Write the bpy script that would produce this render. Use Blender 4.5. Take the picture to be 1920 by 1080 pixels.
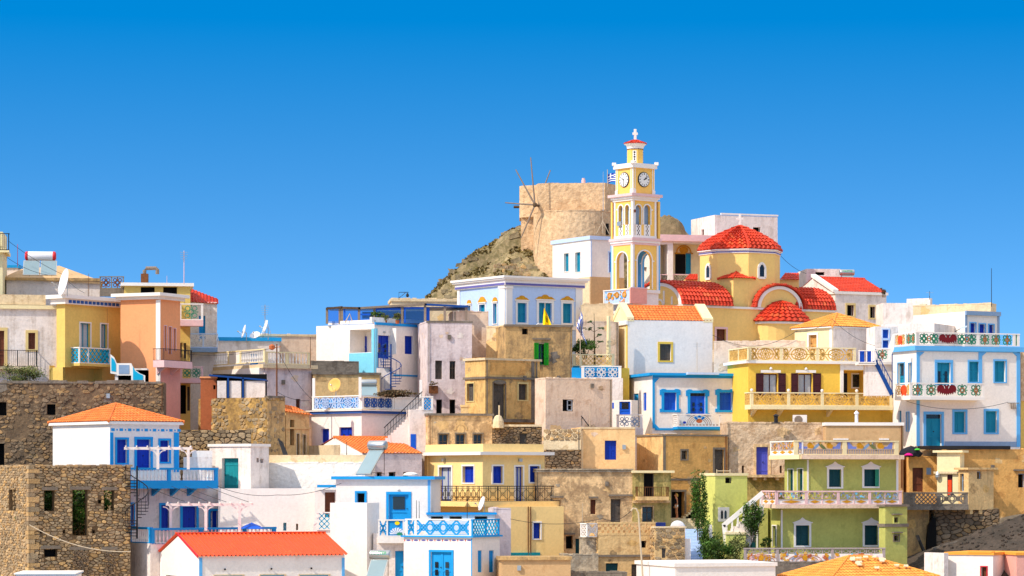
import bpy, math, random
from mathutils import Vector, Matrix, noise
R_ = math.radians
for o in list(bpy.data.objects): bpy.data.objects.remove(o)
SC = bpy.context.scene
COL = SC.collection
# ---------------------------------------------------------------- camera, sky, sun, exposure
F = 5600.0      # focal length in photo pixels (1920 wide)
HY = 900.0      # photo row of the eye level
cam = bpy.data.cameras.new("camera"); co = bpy.data.objects.new("camera", cam); COL.objects.link(co)
co.location = (0, 0, 0); co.rotation_euler = (R_(90), 0, 0)
cam.sensor_width = 36; cam.lens = 36 * F / 1920; cam.shift_y = (HY - 540) / 1920
cam.clip_start = 1; cam.clip_end = 20000
SC.camera = co
SUN_AZ = Vector((-.83, -.56)).normalized(); SUN_EL = 44
W = bpy.data.worlds.new("World"); SC.world = W; W.use_nodes = True
nt = W.node_tree; nt.nodes.clear()
def nn(t, kind, **k):
    n = t.nodes.new(kind)
    for a, b in k.items(): setattr(n, a, b)
    return n
sky = nn(nt, 'ShaderNodeTexSky', sky_type='NISHITA', sun_disc=False, sun_elevation=R_(SUN_EL),
         sun_rotation=math.atan2(SUN_AZ.x, SUN_AZ.y), altitude=300, air_density=1.0, dust_density=.2, ozone_density=4.0)
tc = nn(nt, 'ShaderNodeTexCoord'); sep = nn(nt, 'ShaderNodeSeparateXYZ'); cmb = nn(nt, 'ShaderNodeCombineXYZ')
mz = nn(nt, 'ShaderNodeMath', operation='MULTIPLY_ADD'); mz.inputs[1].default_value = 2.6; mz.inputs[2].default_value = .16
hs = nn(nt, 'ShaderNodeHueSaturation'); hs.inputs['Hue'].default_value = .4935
# deep blue towards the skyline, unseen zenith whitened and brightened to neutralise fill light
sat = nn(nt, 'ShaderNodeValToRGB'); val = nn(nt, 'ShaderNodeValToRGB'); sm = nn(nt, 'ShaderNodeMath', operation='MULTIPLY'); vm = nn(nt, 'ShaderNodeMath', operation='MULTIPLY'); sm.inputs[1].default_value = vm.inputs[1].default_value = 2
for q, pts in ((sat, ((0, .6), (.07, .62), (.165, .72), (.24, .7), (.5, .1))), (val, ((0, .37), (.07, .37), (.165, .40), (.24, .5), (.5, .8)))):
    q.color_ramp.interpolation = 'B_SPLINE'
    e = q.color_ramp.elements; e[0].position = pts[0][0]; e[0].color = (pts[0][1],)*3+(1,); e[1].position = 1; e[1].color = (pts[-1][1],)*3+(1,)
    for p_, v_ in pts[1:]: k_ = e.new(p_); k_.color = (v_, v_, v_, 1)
bg = nn(nt, 'ShaderNodeBackground'); bg.inputs[1].default_value = .15
wo = nn(nt, 'ShaderNodeOutputWorld')
lk = nt.links.new
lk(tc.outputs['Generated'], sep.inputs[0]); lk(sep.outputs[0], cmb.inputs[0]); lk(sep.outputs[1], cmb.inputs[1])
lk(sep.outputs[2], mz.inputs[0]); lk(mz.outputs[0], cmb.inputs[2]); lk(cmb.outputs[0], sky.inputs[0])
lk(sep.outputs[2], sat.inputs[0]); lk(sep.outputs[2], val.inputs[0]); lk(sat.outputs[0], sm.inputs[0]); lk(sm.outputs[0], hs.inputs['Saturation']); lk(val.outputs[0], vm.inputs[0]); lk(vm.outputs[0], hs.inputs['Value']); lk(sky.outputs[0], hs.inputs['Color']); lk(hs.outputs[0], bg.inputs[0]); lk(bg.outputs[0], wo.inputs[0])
sl = bpy.data.lights.new("sun", 'SUN'); sl.energy = 2.1; sl.angle = R_(.5); sl.color = (1, .93, .82)
so = bpy.data.objects.new("sun", sl); COL.objects.link(so)
sd = Vector((SUN_AZ.x * math.cos(R_(SUN_EL)), SUN_AZ.y * math.cos(R_(SUN_EL)), math.sin(R_(SUN_EL))))
so.rotation_euler = sd.to_track_quat('Z', 'Y').to_euler(); so.location = (-100, 100, 150)
SC.view_settings.view_transform = 'Standard'; SC.view_settings.look = 'None'
SC.view_settings.exposure = 1.06; SC.view_settings.gamma = 1
# ---------------------------------------------------------------- materials
MATS = {}
def srgb(c):
    return tuple(((x/255)/12.92 if x/255 <= .04045 else ((x/255+.055)/1.055)**2.4) for x in c)
def mat(key, col, rough=.85, var=.12, dirt=0., dcol=(95, 80, 62), sc=.7, bump=.25, bsc=7., metal=0., attr=False, spec=.25, streak=True, peel=0., pcol=(150, 124, 94)):
    m = bpy.data.materials.new(key); m.use_nodes = True; t = m.node_tree; b = t.nodes['Principled BSDF']
    c = srgb(col); L = t.links.new
    b.inputs['Roughness'].default_value = rough; b.inputs['Metallic'].default_value = metal
    b.inputs['Specular IOR Level'].default_value = spec
    tcn = nn(t, 'ShaderNodeTexCoord'); n1 = nn(t, 'ShaderNodeTexNoise'); n1.inputs['Scale'].default_value = sc; n1.inputs['Detail'].default_value = 6
    n1.inputs['Roughness'].default_value = .62
    L(tcn.outputs['Object'], n1.inputs['Vector'])
    mr = nn(t, 'ShaderNodeMapRange'); mr.inputs[1].default_value = .3; mr.inputs[2].default_value = .7
    mr.inputs[3].default_value = 1-var; mr.inputs[4].default_value = 1+var*.7
    L(n1.outputs[0], mr.inputs[0])
    mx = nn(t, 'ShaderNodeVectorMath', operation='SCALE'); mx.inputs[0].default_value = c; L(mr.outputs[0], mx.inputs['Scale'])
    out = mx.outputs[0]
    if attr:
        a = nn(t, 'ShaderNodeVertexColor', layer_name='Col'); mu = nn(t, 'ShaderNodeVectorMath', operation='MULTIPLY')
        L(out, mu.inputs[0]); L(a.outputs[0], mu.inputs[1]); out = mu.outputs[0]
    if bump > .08:   # fine mottling, present on every plaster, stone and tile
        nf = nn(t, 'ShaderNodeTexNoise'); nf.inputs['Scale'].default_value = 5.5; nf.inputs['Detail'].default_value = 8; nf.inputs['Roughness'].default_value = .7; L(tcn.outputs['Object'], nf.inputs['Vector'])
        rf = nn(t, 'ShaderNodeMapRange'); rf.inputs[1].default_value = .32; rf.inputs[2].default_value = .68; rf.inputs[3].default_value = 1-.05-var*.7; rf.inputs[4].default_value = 1.03+var*.35; L(nf.outputs[0], rf.inputs[0])
        vf = nn(t, 'ShaderNodeVectorMath', operation='SCALE'); L(out, vf.inputs[0]); L(rf.outputs[0], vf.inputs['Scale']); out = vf.outputs[0]
    if peel > 0:     # sharp edged patches of lost plaster
        np_ = nn(t, 'ShaderNodeTexNoise'); np_.inputs['Scale'].default_value = .75; np_.inputs['Detail'].default_value = 12; np_.inputs['Roughness'].default_value = .72; np_.inputs['Distortion'].default_value = .4; L(tcn.outputs['Object'], np_.inputs['Vector'])
        rp = nn(t, 'ShaderNodeMapRange'); c0 = .66-.2*peel; rp.inputs[1].default_value = c0; rp.inputs[2].default_value = c0+.05; rp.inputs[4].default_value = .4+.4*peel; L(np_.outputs[0], rp.inputs[0])
        ip = nn(t, 'ShaderNodeMix', data_type='RGBA'); L(rp.outputs[0], ip.inputs[0]); L(out, ip.inputs[6]); ip.inputs[7].default_value = srgb(pcol)+(1,); out = ip.outputs[2]
    if dirt > 0:
        mp = nn(t, 'ShaderNodeMapping'); mp.inputs['Scale'].default_value = (2.2, 2.2, .3 if streak else 1.6)
        L(tcn.outputs['Object'], mp.inputs[0])
        n2 = nn(t, 'ShaderNodeTexNoise'); n2.inputs['Scale'].default_value = 1.1; n2.inputs['Detail'].default_value = 8; n2.inputs['Roughness'].default_value = .68
        L(mp.outputs[0], n2.inputs['Vector'])
        n3 = nn(t, 'ShaderNodeTexNoise'); n3.inputs['Scale'].default_value = 1.3; n3.inputs['Detail'].default_value = 10; n3.inputs['Roughness'].default_value = .75
        L(tcn.outputs['Object'], n3.inputs['Vector'])
        ad = nn(t, 'ShaderNodeMath', operation='ADD'); L(n2.outputs[0], ad.inputs[0]); L(n3.outputs[0], ad.inputs[1])
        m2 = nn(t, 'ShaderNodeMapRange'); m2.inputs[1].default_value = 1.13-.28*dirt; m2.inputs[2].default_value = 1.4-.3*dirt
        m2.inputs[3].default_value = 0; m2.inputs[4].default_value = min(.85, .35+.5*dirt); L(ad.outputs[0], m2.inputs[0])
        mi = nn(t, 'ShaderNodeMix', data_type='RGBA'); L(m2.outputs[0], mi.inputs[0]); L(out, mi.inputs[6])
        mi.inputs[7].default_value = srgb(dcol)+(1,); out = mi.outputs[2]
    L(out, b.inputs['Base Color'])
    if bump > 0:
        n4 = nn(t, 'ShaderNodeTexNoise'); n4.inputs['Scale'].default_value = bsc; n4.inputs['Detail'].default_value = 5
        L(tcn.outputs['Object'], n4.inputs['Vector'])
        bp = nn(t, 'ShaderNodeBump'); bp.inputs['Strength'].default_value = bump; bp.inputs['Distance'].default_value = .08
        L(n4.outputs[0], bp.inputs['Height']); L(bp.outputs[0], b.inputs['Normal'])
    MATS[key] = m
    return m
def M(k): return MATS[k]
mat('white', (240, 229, 218), var=.05, dirt=.12, dcol=(190, 175, 160), bump=.15)
mat('white_old', (236, 221, 210), var=.09, dirt=.5, dcol=(170, 150, 132), bump=.3, peel=.3, pcol=(214, 196, 186))
mat('white_brick', (238, 230, 220), var=.05, dirt=.2, dcol=(200, 180, 165), bump=.8, bsc=4)
mat('lav', (230, 210, 205), var=.1, dirt=.55, dcol=(165, 140, 135), bump=.3, peel=.45, pcol=(206, 184, 180))
mat('trimwhite', (238, 229, 219), var=.04, bump=.05)
mat('yellow_pale', (252, 213, 140), var=.05, dirt=.1, dcol=(205, 165, 90), bump=.15)
mat('yellow_left', (228, 192, 104), var=.07, dirt=.12, dcol=(190, 140, 60), bump=.15)
mat('yellow_deep', (242, 196, 78), var=.06, dirt=.12, dcol=(200, 140, 20), bump=.15)
mat('yellow_church', (246, 204, 122), var=.05, dirt=.1, dcol=(225, 165, 70), bump=.12)
mat('yellow_tower', (247, 196, 100), var=.05, bump=.1)
mat('cream', (240, 220, 170), var=.06, dirt=.2, dcol=(205, 175, 125), bump=.15)
mat('cream_stone', (225, 200, 160), var=.12, dirt=.4, dcol=(160, 130, 95), bump=.4, peel=.5, pcol=(190, 158, 114))
mat('orange_wall', (240, 160, 108), var=.04, dirt=.08, dcol=(220, 140, 90), bump=.12)
mat('pink_wall', (236, 168, 150), var=.06, bump=.12)
mat('pink_trim', (232, 190, 186), var=.06, bump=.12)
mat('green_house', (190, 186, 100), var=.1, dirt=.3, dcol=(128, 130, 60), bump=.2, peel=.35, pcol=(166, 160, 78))
mat('green_light', (214, 212, 116), var=.08, dirt=.22, dcol=(150, 160, 80), bump=.2)
mat('ochre', (230, 184, 114), var=.18, dirt=.5, dcol=(125, 90, 55), bump=.4, peel=.6, pcol=(186, 132, 72))
mat('ochre_or', (228, 172, 98), var=.16, dirt=.4, dcol=(140, 95, 50), bump=.4, peel=.55, pcol=(186, 130, 70))
mat('ochre_pale', (230, 190, 130), var=.15, dirt=.5, dcol=(150, 115, 78), bump=.4, peel=.6, pcol=(196, 152, 98))
mat('beige_old', (240, 200, 146), var=.2, dirt=.8, dcol=(150, 120, 88), bump=.5, streak=False, peel=.75, pcol=(160, 128, 92))
mat('beige_peel', (214, 192, 160), var=.18, dirt=.95, dcol=(140, 122, 100), bump=.5, streak=False, peel=.9, pcol=(150, 140, 124))
mat('beige_pink', (232, 202, 174), var=.09, dirt=.5, dcol=(180, 140, 112), bump=.3, peel=.5, pcol=(204, 164, 130))
mat('beige_rough', (222, 190, 154), var=.2, dirt=.6, dcol=(150, 118, 88), bump=1., bsc=4.5, streak=False, peel=.7, pcol=(178, 142, 106))
mat('peach', (242, 198, 140), var=.12, dirt=.4, dcol=(195, 150, 100), bump=.25, peel=.5, pcol=(214, 160, 104))
mat('tan', (206, 166, 118), var=.08, dirt=.25, dcol=(165, 125, 85), bump=.2, peel=.4, pcol=(184, 142, 96))
mat('tan_grey', (206, 166, 110), var=.16, dirt=.65, dcol=(98, 82, 66), bump=.4, peel=.7, pcol=(150, 122, 86))
mat('concrete', (134, 122, 108), var=.2, dirt=.6, dcol=(72, 62, 54), bump=.5, peel=.6, pcol=(96, 84, 72))
mat('mossy', (204, 176, 106), var=.2, dirt=.75, dcol=(96, 96, 48), bump=.4, peel=.7, pcol=(134, 124, 66))
mat('mill', (222, 184, 140), var=.22, dirt=.5, dcol=(170, 132, 94), bump=1.4, bsc=3.2, sc=2.4, streak=False, peel=.5, pcol=(196, 156, 114))
mat('paleblue', (186, 206, 236), var=.04, bump=.1)
mat('greyblue', (136, 160, 188), var=.06, bump=.1)
mat('skyblue', (20, 150, 214), var=.07, bump=.05, rough=.6)
mat('skypale', (96, 172, 226), var=.06, bump=.05, rough=.6)
mat('porchblue', (130, 208, 232), var=.06, bump=.1)
mat('cobalt', (8, 52, 168), var=.1, bump=.05, rough=.5)
mat('royal', (14, 88, 200), var=.1, bump=.05, rough=.5)
mat('teal', (14, 134, 164), var=.12, bump=.05, rough=.5)
mat('teal_old', (22, 142, 150), var=.12, dirt=.2, dcol=(10, 90, 100), bump=.1, rough=.6)
mat('tealdark', (12, 68, 72), var=.15, bump=.05, rough=.5)
mat('turq', (0, 168, 206), var=.06, bump=.05, rough=.6)
mat('greenpaint', (20, 130, 12), var=.1, bump=.05, rough=.5)
mat('violet', (84, 88, 190), var=.1, bump=.05, rough=.6)
mat('maroon', (72, 26, 28), var=.15, bump=.05, rough=.5)
mat('brownwood', (108, 58, 34), var=.2, bump=.15, rough=.6)
mat('greywood', (98, 88, 78), var=.25, dirt=.3, dcol=(60, 52, 46), bump=.3)
mat('stonetrim', (128, 114, 98), var=.15, dirt=.3, dcol=(90, 78, 66), bump=.3)
mat('yellow_frame', (232, 190, 76), var=.05, bump=.05)
mat('cream_frame', (222, 194, 130), var=.06, bump=.05)
mat('tile_red', (212, 62, 32), var=.16, dirt=.25, dcol=(150, 44, 26), streak=False, attr=True, bump=.1, rough=.6)
mat('tile_orange', (234, 126, 58), var=.16, dirt=.35, dcol=(170, 96, 56), streak=False, attr=True, bump=.1, rough=.7)
mat('tile_amber', (242, 156, 66), var=.14, attr=True, bump=.1, rough=.7, dirt=.4, dcol=(176, 118, 66), streak=False)
mat('sheet_red', (232, 76, 26), var=.1, bump=.04, rough=.45, dirt=.1, dcol=(240, 140, 60))
mat('roof_tan', (206, 168, 122), var=.12, dirt=.4, dcol=(140, 105, 75), bump=.3)
mat('stone', (178, 153, 118), var=.16, attr=True, bump=.7, bsc=9)
mat('stone_dark', (146, 124, 98), var=.18, attr=True, bump=.7, bsc=9)
mat('mortar', (112, 88, 60), var=.2, bump=.5)
mat('mortar_dark', (84, 68, 50), var=.25, bump=.5)
mat('mortar_wall', (128, 104, 78), var=.3, dirt=.7, dcol=(84, 68, 54), bump=.8, bsc=4, streak=False, peel=.6, pcol=(104, 84, 64))
mat('rubble', (196, 152, 84), var=.25, dirt=.8, dcol=(118, 92, 62), bump=1.2, bsc=3.5, streak=False, peel=.7, pcol=(140, 112, 76))
mat('glass', (26, 32, 40), rough=.12, var=.3, bump=0, spec=.5)
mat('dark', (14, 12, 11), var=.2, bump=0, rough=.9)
mat('curtain', (176, 180, 186), var=.12, bump=.2, rough=.4)
mat('iron', (34, 32, 34), var=.2, bump=0, rough=.5)
mat('iron_blue', (14, 64, 130), var=.1, bump=0, rough=.5)
mat('rust', (120, 72, 40), var=.3, dirt=.3, dcol=(70, 40, 24), bump=.2)
mat('pole', (196, 176, 148), var=.1, bump=0)
mat('galv', (190, 190, 186), rough=.35, metal=.8, var=.08, bump=0)
mat('panelglass', (136, 156, 160), rough=.22, var=.06, bump=0, spec=.6)
mat('dishwhite', (226, 224, 226), rough=.5, var=.05, bump=0)
mat('dishgold', (226, 176, 88), rough=.5, var=.15, bump=0)
mat('redpaint', (206, 44, 52), var=.08, bump=0, rough=.5)
mat('purplepat', (104, 98, 160), var=.15, bump=0)
mat('bluepat', (50, 90, 160), var=.2, bump=0)
mat('gold', (214, 150, 36), var=.25, bump=.2)
mat('eaglered', (116, 22, 32), var=.1, bump=0)
mat('vermilion', (238, 76, 34), var=.1, bump=0)
mat('fretgreen', (52, 138, 106), var=.2, bump=0)
mat('swan', (120, 132, 196), var=.15, bump=0)
mat('greyrail', (170, 154, 148), var=.1, bump=.1)
mat('flagblue', (16, 58, 158), var=.05, bump=0)
mat('flagwhite', (236, 236, 240), var=.03, bump=0)
mat('flagyellow', (250, 216, 10), var=.05, bump=0)
mat('leaf', (66, 96, 32), var=.2, attr=True, bump=0, rough=.6, sc=2)
mat('leaf_grey', (112, 118, 72), var=.2, attr=True, bump=0, rough=.7, sc=2)
mat('leaf_scrub', (132, 118, 74), var=.2, attr=True, bump=0, rough=.8, sc=2)
mat('leaf_pine', (74, 100, 62), var=.2, attr=True, bump=0, rough=.7, sc=2)
mat('bark', (96, 76, 56), var=.3, bump=.5)
mat('drytwig', (110, 92, 72), var=.3, attr=True, bump=0)
mat('skin', (206, 138, 104), var=.04, bump=0, rough=.6)
mat('hairblond', (206, 160, 84), var=.15, bump=.2)
mat('shirt', (28, 24, 40), var=.1, bump=0)
mat('shorts', (230, 228, 232), var=.05, bump=0)
mat('magenta', (226, 18, 128), var=.1, bump=.2)
mat('tarp', (40, 40, 46), var=.2, bump=.5)
mat('blue_tarp', (16, 36, 100), var=.2, bump=.3)
mat('limegreen', (80, 200, 60), var=.1, bump=0)
mat('woodgrey', (140, 122, 106), var=.2, bump=.2)
mat('clockface', (232, 228, 220), var=.03, bump=0, rough=.5)
mat('textgreen', (40, 170, 100), var=.03, bump=0)
mat('textblue', (70, 90, 170), var=.03, bump=0)
mat('orange_trim', (240, 160, 60), var=.08, bump=.05)
mat('terracotta', (190, 104, 62), var=.15, bump=.2)
mat('straw', (226, 178, 96), var=.2, bump=.3)
m = bpy.data.materials.new('tint'); m.use_nodes = True; t = m.node_tree; t.nodes.clear(); MATS['tint'] = m
tr = nn(t, 'ShaderNodeBsdfTransparent'); gl = nn(t, 'ShaderNodeBsdfGlossy'); ms = nn(t, 'ShaderNodeMixShader'); ou = nn(t, 'ShaderNodeOutputMaterial'); tr.inputs[0].default_value = (.55, .68, .92, 1); gl.inputs[1].default_value = .05; ms.inputs[0].default_value = .12
t.links.new(tr.outputs[0], ms.inputs[1]); t.links.new(gl.outputs[0], ms.inputs[2]); t.links.new(ms.outputs[0], ou.inputs[0])
# ---------------------------------------------------------------- mesh helpers
def terrain_z(x, y):
    pts = [(-400, -45), (60, -44), (120, -40), (180, -10), (200, -8), (207, -6.8), (212, -2.5), (220, 1.5), (226, 4.), (232, 7.5), (240, 11),
           (250, 14), (258, 15.5), (275, 16), (300, 10), (420, -25), (9000, -60)]
    for (a, b), (c, d) in zip(pts, pts[1:]):
        if a <= y <= c: z = b+(d-b)*(y-a)/(c-a); break
    else: z = -60
    px = 960+x*F/max(y, 100)
    lim = 16
    if px < 860: lim = 9.5 if px > 560 else 8 if px > 350 else 7
    if px > 1500: lim = 10
    if y > 205: z = min(z, lim)
    return z
class MB:
    def __init__(s): s.v = []; s.f = []; s.m = []; s.c = []; s.has = False
    def add(s, vs, fs, m=0, c=None):
        n = len(s.v); s.v.extend(Vector(p) for p in vs)
        for f in fs: s.f.append([n+i for i in f]); s.m.append(m); s.c.append(c)
        if c is not None: s.has = True
    def hexa(s, p, m=0, c=None):   # p: 8 pts, bottom 4 then top 4
        s.add(p, [(0, 3, 2, 1), (4, 5, 6, 7), (0, 1, 5, 4), (1, 2, 6, 5), (2, 3, 7, 6), (3, 0, 4, 7)], m, c)
    def box(s, fac, u0, u1, z0, z1, o0, o1, m=0, c=None):
        q = fac.pt
        s.hexa([q(u0, z0, o0), q(u1, z0, o0), q(u1, z0, o1), q(u0, z0, o1), q(u0, z1, o0), q(u1, z1, o0), q(u1, z1, o1), q(u0, z1, o1)], m, c)
    def bar(s, fac, a, b, w, o0, o1, m=0):
        dx, dz = b[0]-a[0], b[1]-a[1]; l = math.hypot(dx, dz)
        if l < 1e-6: return
        nx, nz = -dz/l*w/2, dx/l*w/2; q = fac.pt
        s.hexa([q(a[0]-nx, a[1]-nz, o0), q(b[0]-nx, b[1]-nz, o0), q(b[0]-nx, b[1]-nz, o1), q(a[0]-nx, a[1]-nz, o1),
                q(a[0]+nx, a[1]+nz, o0), q(b[0]+nx, b[1]+nz, o0), q(b[0]+nx, b[1]+nz, o1), q(a[0]+nx, a[1]+nz, o1)], m)
    def ring(s, fac, cu, cz, r, w, o0, o1, n=12, m=0, a0=0, a1=2*math.pi, ru=1.):
        for i in range(n):
            t0 = a0+(a1-a0)*i/n; t1 = a0+(a1-a0)*(i+1)/n
            s.bar(fac, (cu+r*ru*math.cos(t0), cz+r*math.sin(t0)), (cu+r*ru*math.cos(t1), cz+r*math.sin(t1)), w, o0, o1, m)
    def poly(s, fac, pts, o0, o1, m=0):   # extruded outline in facade plane
        n = len(pts); q = fac.pt
        vs = [q(a, b, o0) for a, b in pts]+[q(a, b, o1) for a, b in pts]
        s.add(vs, [list(range(n))[::-1], list(range(n, 2*n))]+[(i, (i+1) % n, n+(i+1) % n, n+i) for i in range(n)], m)
    def blob(s, fac, cu, cz, ru, rz, o0, o1, n=10, rot=0., m=0):
        ca, sa = math.cos(rot), math.sin(rot)
        s.poly(fac, [(cu+ru*math.cos(t)*ca-rz*math.sin(t)*sa, cz+ru*math.cos(t)*sa+rz*math.sin(t)*ca) for t in [2*math.pi*i/n for i in range(n)]], o0, o1, m)
    def tube(s, pts, r, n=6, m=0, r2=None):
        pts = [Vector(p) for p in pts]; k = len(pts); vs = []; fs = []
        for i, p in enumerate(pts):
            d = (pts[min(i+1, k-1)]-pts[max(i-1, 0)]).normalized()
            a = d.cross(Vector((0, 0, 1)) if abs(d.z) < .9 else Vector((1, 0, 0))).normalized(); b = d.cross(a)
            rr = r if r2 is None else r+(r2-r)*i/(k-1)
            for j in range(n):
                t = 2*math.pi*j/n; vs.append(p+a*rr*math.cos(t)+b*rr*math.sin(t))
        for i in range(k-1):
            for j in range(n): fs.append((i*n+j, i*n+(j+1) % n, (i+1)*n+(j+1) % n, (i+1)*n+j))
        fs += [list(range(n))[::-1], [(k-1)*n+j for j in range(n)]]
        s.add(vs, fs, m)
    def lathe(s, c, prof, n=10, m=0, ax=None):
        c = Vector(c); vs = []; k = len(prof)
        X, Yv, Z = ax or (Vector((1, 0, 0)), Vector((0, 1, 0)), Vector((0, 0, 1)))
        for r, z in prof:
            for j in range(n):
                t = 2*math.pi*j/n; vs.append(c+X*(r*math.cos(t))+Yv*(r*math.sin(t))+Z*z)
        fs = [(i*n+j, i*n+(j+1) % n, (i+1)*n+(j+1) % n, (i+1)*n+j) for i in range(k-1) for j in range(n)]
        fs += [list(range(n))[::-1], [(k-1)*n+j for j in range(n)]]
        s.add(vs, fs, m)
    def prism(s, foot, z0, z1, m=0):
        n = len(foot)
        s.add([(x, y, z0) for x, y in foot]+[(x, y, z1) for x, y in foot],
              [list(range(n))[::-1], list(range(n, 2*n))]+[(i, (i+1) % n, n+(i+1) % n, n+i) for i in range(n)], m)
    def build(s, name, mats, parent=None, smooth=False, loc=None):
        if isinstance(mats, str): mats = [mats]
        me = bpy.data.meshes.new(name); L = Vector((0, 0, 0))
        if parent is not None:
            p = parent
            while p.parent: p = p.parent
            L = p.location.copy()
        elif loc is not None: L = Vector(loc)
        me.from_pydata([tuple(v-L) for v in s.v], [], s.f)
        for k in mats: me.materials.append(M(k))
        if len(mats) > 1: me.polygons.foreach_set('material_index', s.m)
        if s.has or any(k.startswith(('tile_', 'stone', 'leaf', 'drytwig')) for k in mats):
            ca = me.color_attributes.new('Col', 'FLOAT_COLOR', 'CORNER'); arr = []
            for f, c in zip(s.f, s.c): arr += list((c or (1, 1, 1))+(1,))*len(f)
            ca.data.foreach_set('color', arr)
        if smooth: me.polygons.foreach_set('use_smooth', [True]*len(s.f))
        me.update()
        o = bpy.data.objects.new(name, me); COL.objects.link(o)
        if parent is not None: o.parent = parent
        elif loc is not None: o.location = L
        return o
def tag(o, label, cat, group=None):
    o['label'] = label; o['category'] = cat
    if group: o['group'] = group
    return o
def thing(name, label, cat, loc, group=None):
    o = bpy.data.objects.new(name, None); COL.objects.link(o); o.location = loc; o.empty_display_size = .3
    return tag(o, label, cat, group)
def struct(o, kind='structure'): o['kind'] = kind; return o
def P(px, py, Y): return Vector(((px-960)*Y/F, Y, (HY-py)*Y/F))
class Fac:
    """a vertical plane: origin (x,y), direction d along it, outward normal n"""
    def __init__(s, x, y, d, n): s.x = x; s.y = y; s.d = d; s.n = n
    def off(s, o): return Fac(s.x+s.n[0]*o, s.y+s.n[1]*o, s.d, s.n)
    def u(s, px): k = px-960; return (k*s.y-F*s.x)/(F*s.d[0]-k*s.d[1])
    def z(s, py, u=0): return (HY-py)*(s.y+u*s.d[1])/F
    def pt(s, u, z, o=0): return Vector((s.x+s.d[0]*u+s.n[0]*o, s.y+s.d[1]*u+s.n[1]*o, z))
    def rect(s, x0, y0, x1, y1):
        a, b = sorted((s.u(x0), s.u(x1))); m = (a+b)/2
        return a, b, s.z(y1, m), s.z(y0, m)
def facs(cx, Y, th):
    x = (cx-960)*Y/F; t = R_(th); c, sn = math.cos(t), math.sin(t)
    return Fac(x, Y, (c, sn), (sn, -c)), Fac(x, Y, (-sn, c), (-c, -sn))
# ---------------------------------------------------------------- stone facing, tiles, fretwork
PAL_S = [(1, 1, 1), (1.08, .98, .84), (.84, .84, .84), (1.12, .96, .72), (.95, .86, .78), (.74, .72, .72), (1.15, 1.08, .98), (.62, .6, .6), (.88, .86, .86), (1.4, 1.2, .86)]
def stones(mb, fac, u0, u1, z0, z1, holes=(), m=1, size=.34, rh=.2, seed=1, keep=1., gap=.9):
    """rubble masonry: irregular cells (jittered, clipped against their neighbours), each a bevelled stone of its own depth and tone"""
    rnd = random.Random(seed); k = size/rh*.95; px = size; pz = rh*1.0
    nu = max(1, round((u1-u0)/px)); nz = max(1, round((z1-z0)/pz)); px = (u1-u0)/nu; pz = (z1-z0)/nz; g = {}
    for j in range(-1, nz+1):
        for i in range(-1, nu+2):
            g[i, j] = (u0+(i+.5*(j % 2)+rnd.uniform(-.42, .42))*px, z0+(j+.5+rnd.uniform(-.3, .3))*pz) if rnd.random() > .2 else None
    for (i, j), p in g.items():
        if p is None or not (u0-.1 < p[0] < u1+.1 and z0-.1 < p[1] < z1+.1): continue
        if any(h[0] < p[0] < h[1] and h[2] < p[1] < h[3] for h in holes): continue
        if keep < 1 and (rnd.random() > keep or noise.noise(Vector((p[0]*.5, p[1]*.5, seed))) < -.25): continue
        a, b, c, d = max(u0, p[0]-px*1.4), min(u1, p[0]+px*1.4), max(z0, p[1]-pz*1.5), min(z1, p[1]+pz*1.5)
        for ha, hb, hc, hd in holes:
            if a < hb and b > ha and c < hd and d > hc:
                if p[0] < ha: b = min(b, ha)
                elif p[0] > hb: a = max(a, hb)
                elif p[1] < hc: d = min(d, hc)
                else: c = max(c, hd)
        pl = [(a, c), (b, c), (b, d), (a, d)]
        for dj in (-2, -1, 0, 1, 2):
            for di in (-2, -1, 0, 1, 2):
                q = g.get((i+di, j+dj)) if di or dj else None
                if q is None: continue
                nx, nz_ = q[0]-p[0], (q[1]-p[1])*k*k; w = nx*(q[0]+p[0])/2+nz_*(q[1]+p[1])/2; o = []
                for s_, e_ in zip(pl, pl[1:]+pl[:1]):
                    ds, de = nx*s_[0]+nz_*s_[1]-w, nx*e_[0]+nz_*e_[1]-w
                    if ds <= 0: o.append(s_)
                    if (ds < 0) != (de < 0): t = ds/(ds-de); o.append((s_[0]+(e_[0]-s_[0])*t, s_[1]+(e_[1]-s_[1])*t))
                pl = o
                if len(pl) < 3: break
            if len(pl) < 3: break
        if len(pl) < 3: continue
        n = len(pl); cu, cz = sum(v[0] for v in pl)/n, sum(v[1] for v in pl)/n
        if max(v[0] for v in pl)-min(v[0] for v in pl) < .05: continue
        pr = rnd.uniform(.015, .085); gg = gap*rnd.uniform(.94, 1.03); tu, tz = rnd.uniform(-.05, .05), rnd.uniform(-.08, .08); R0 = []; R1 = []
        sm = []   # cut the corners so that stones read as rounded
        for s_, e_ in zip(pl, pl[1:]+pl[:1]): sm += [(s_[0]*.75+e_[0]*.25, s_[1]*.75+e_[1]*.25), (s_[0]*.25+e_[0]*.75, s_[1]*.25+e_[1]*.75)]
        for x, y in sm:
            du, dz = x-cu, y-cz; R0.append(fac.pt(cu+du*gg, cz+dz*gg, 0)); R1.append(fac.pt(cu+du*gg*.8, cz+dz*gg*.8, max(.008, pr+tu*du+tz*dz)))
        cc = rnd.choice(PAL_S); f = rnd.uniform(.72, 1.15); n = len(sm)
        mb.add(R0+R1, [(x, (x+1) % n, n+(x+1) % n, n+x) for x in range(n)]+[tuple(range(n, 2*n))], m, tuple(v*f for v in cc))
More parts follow.
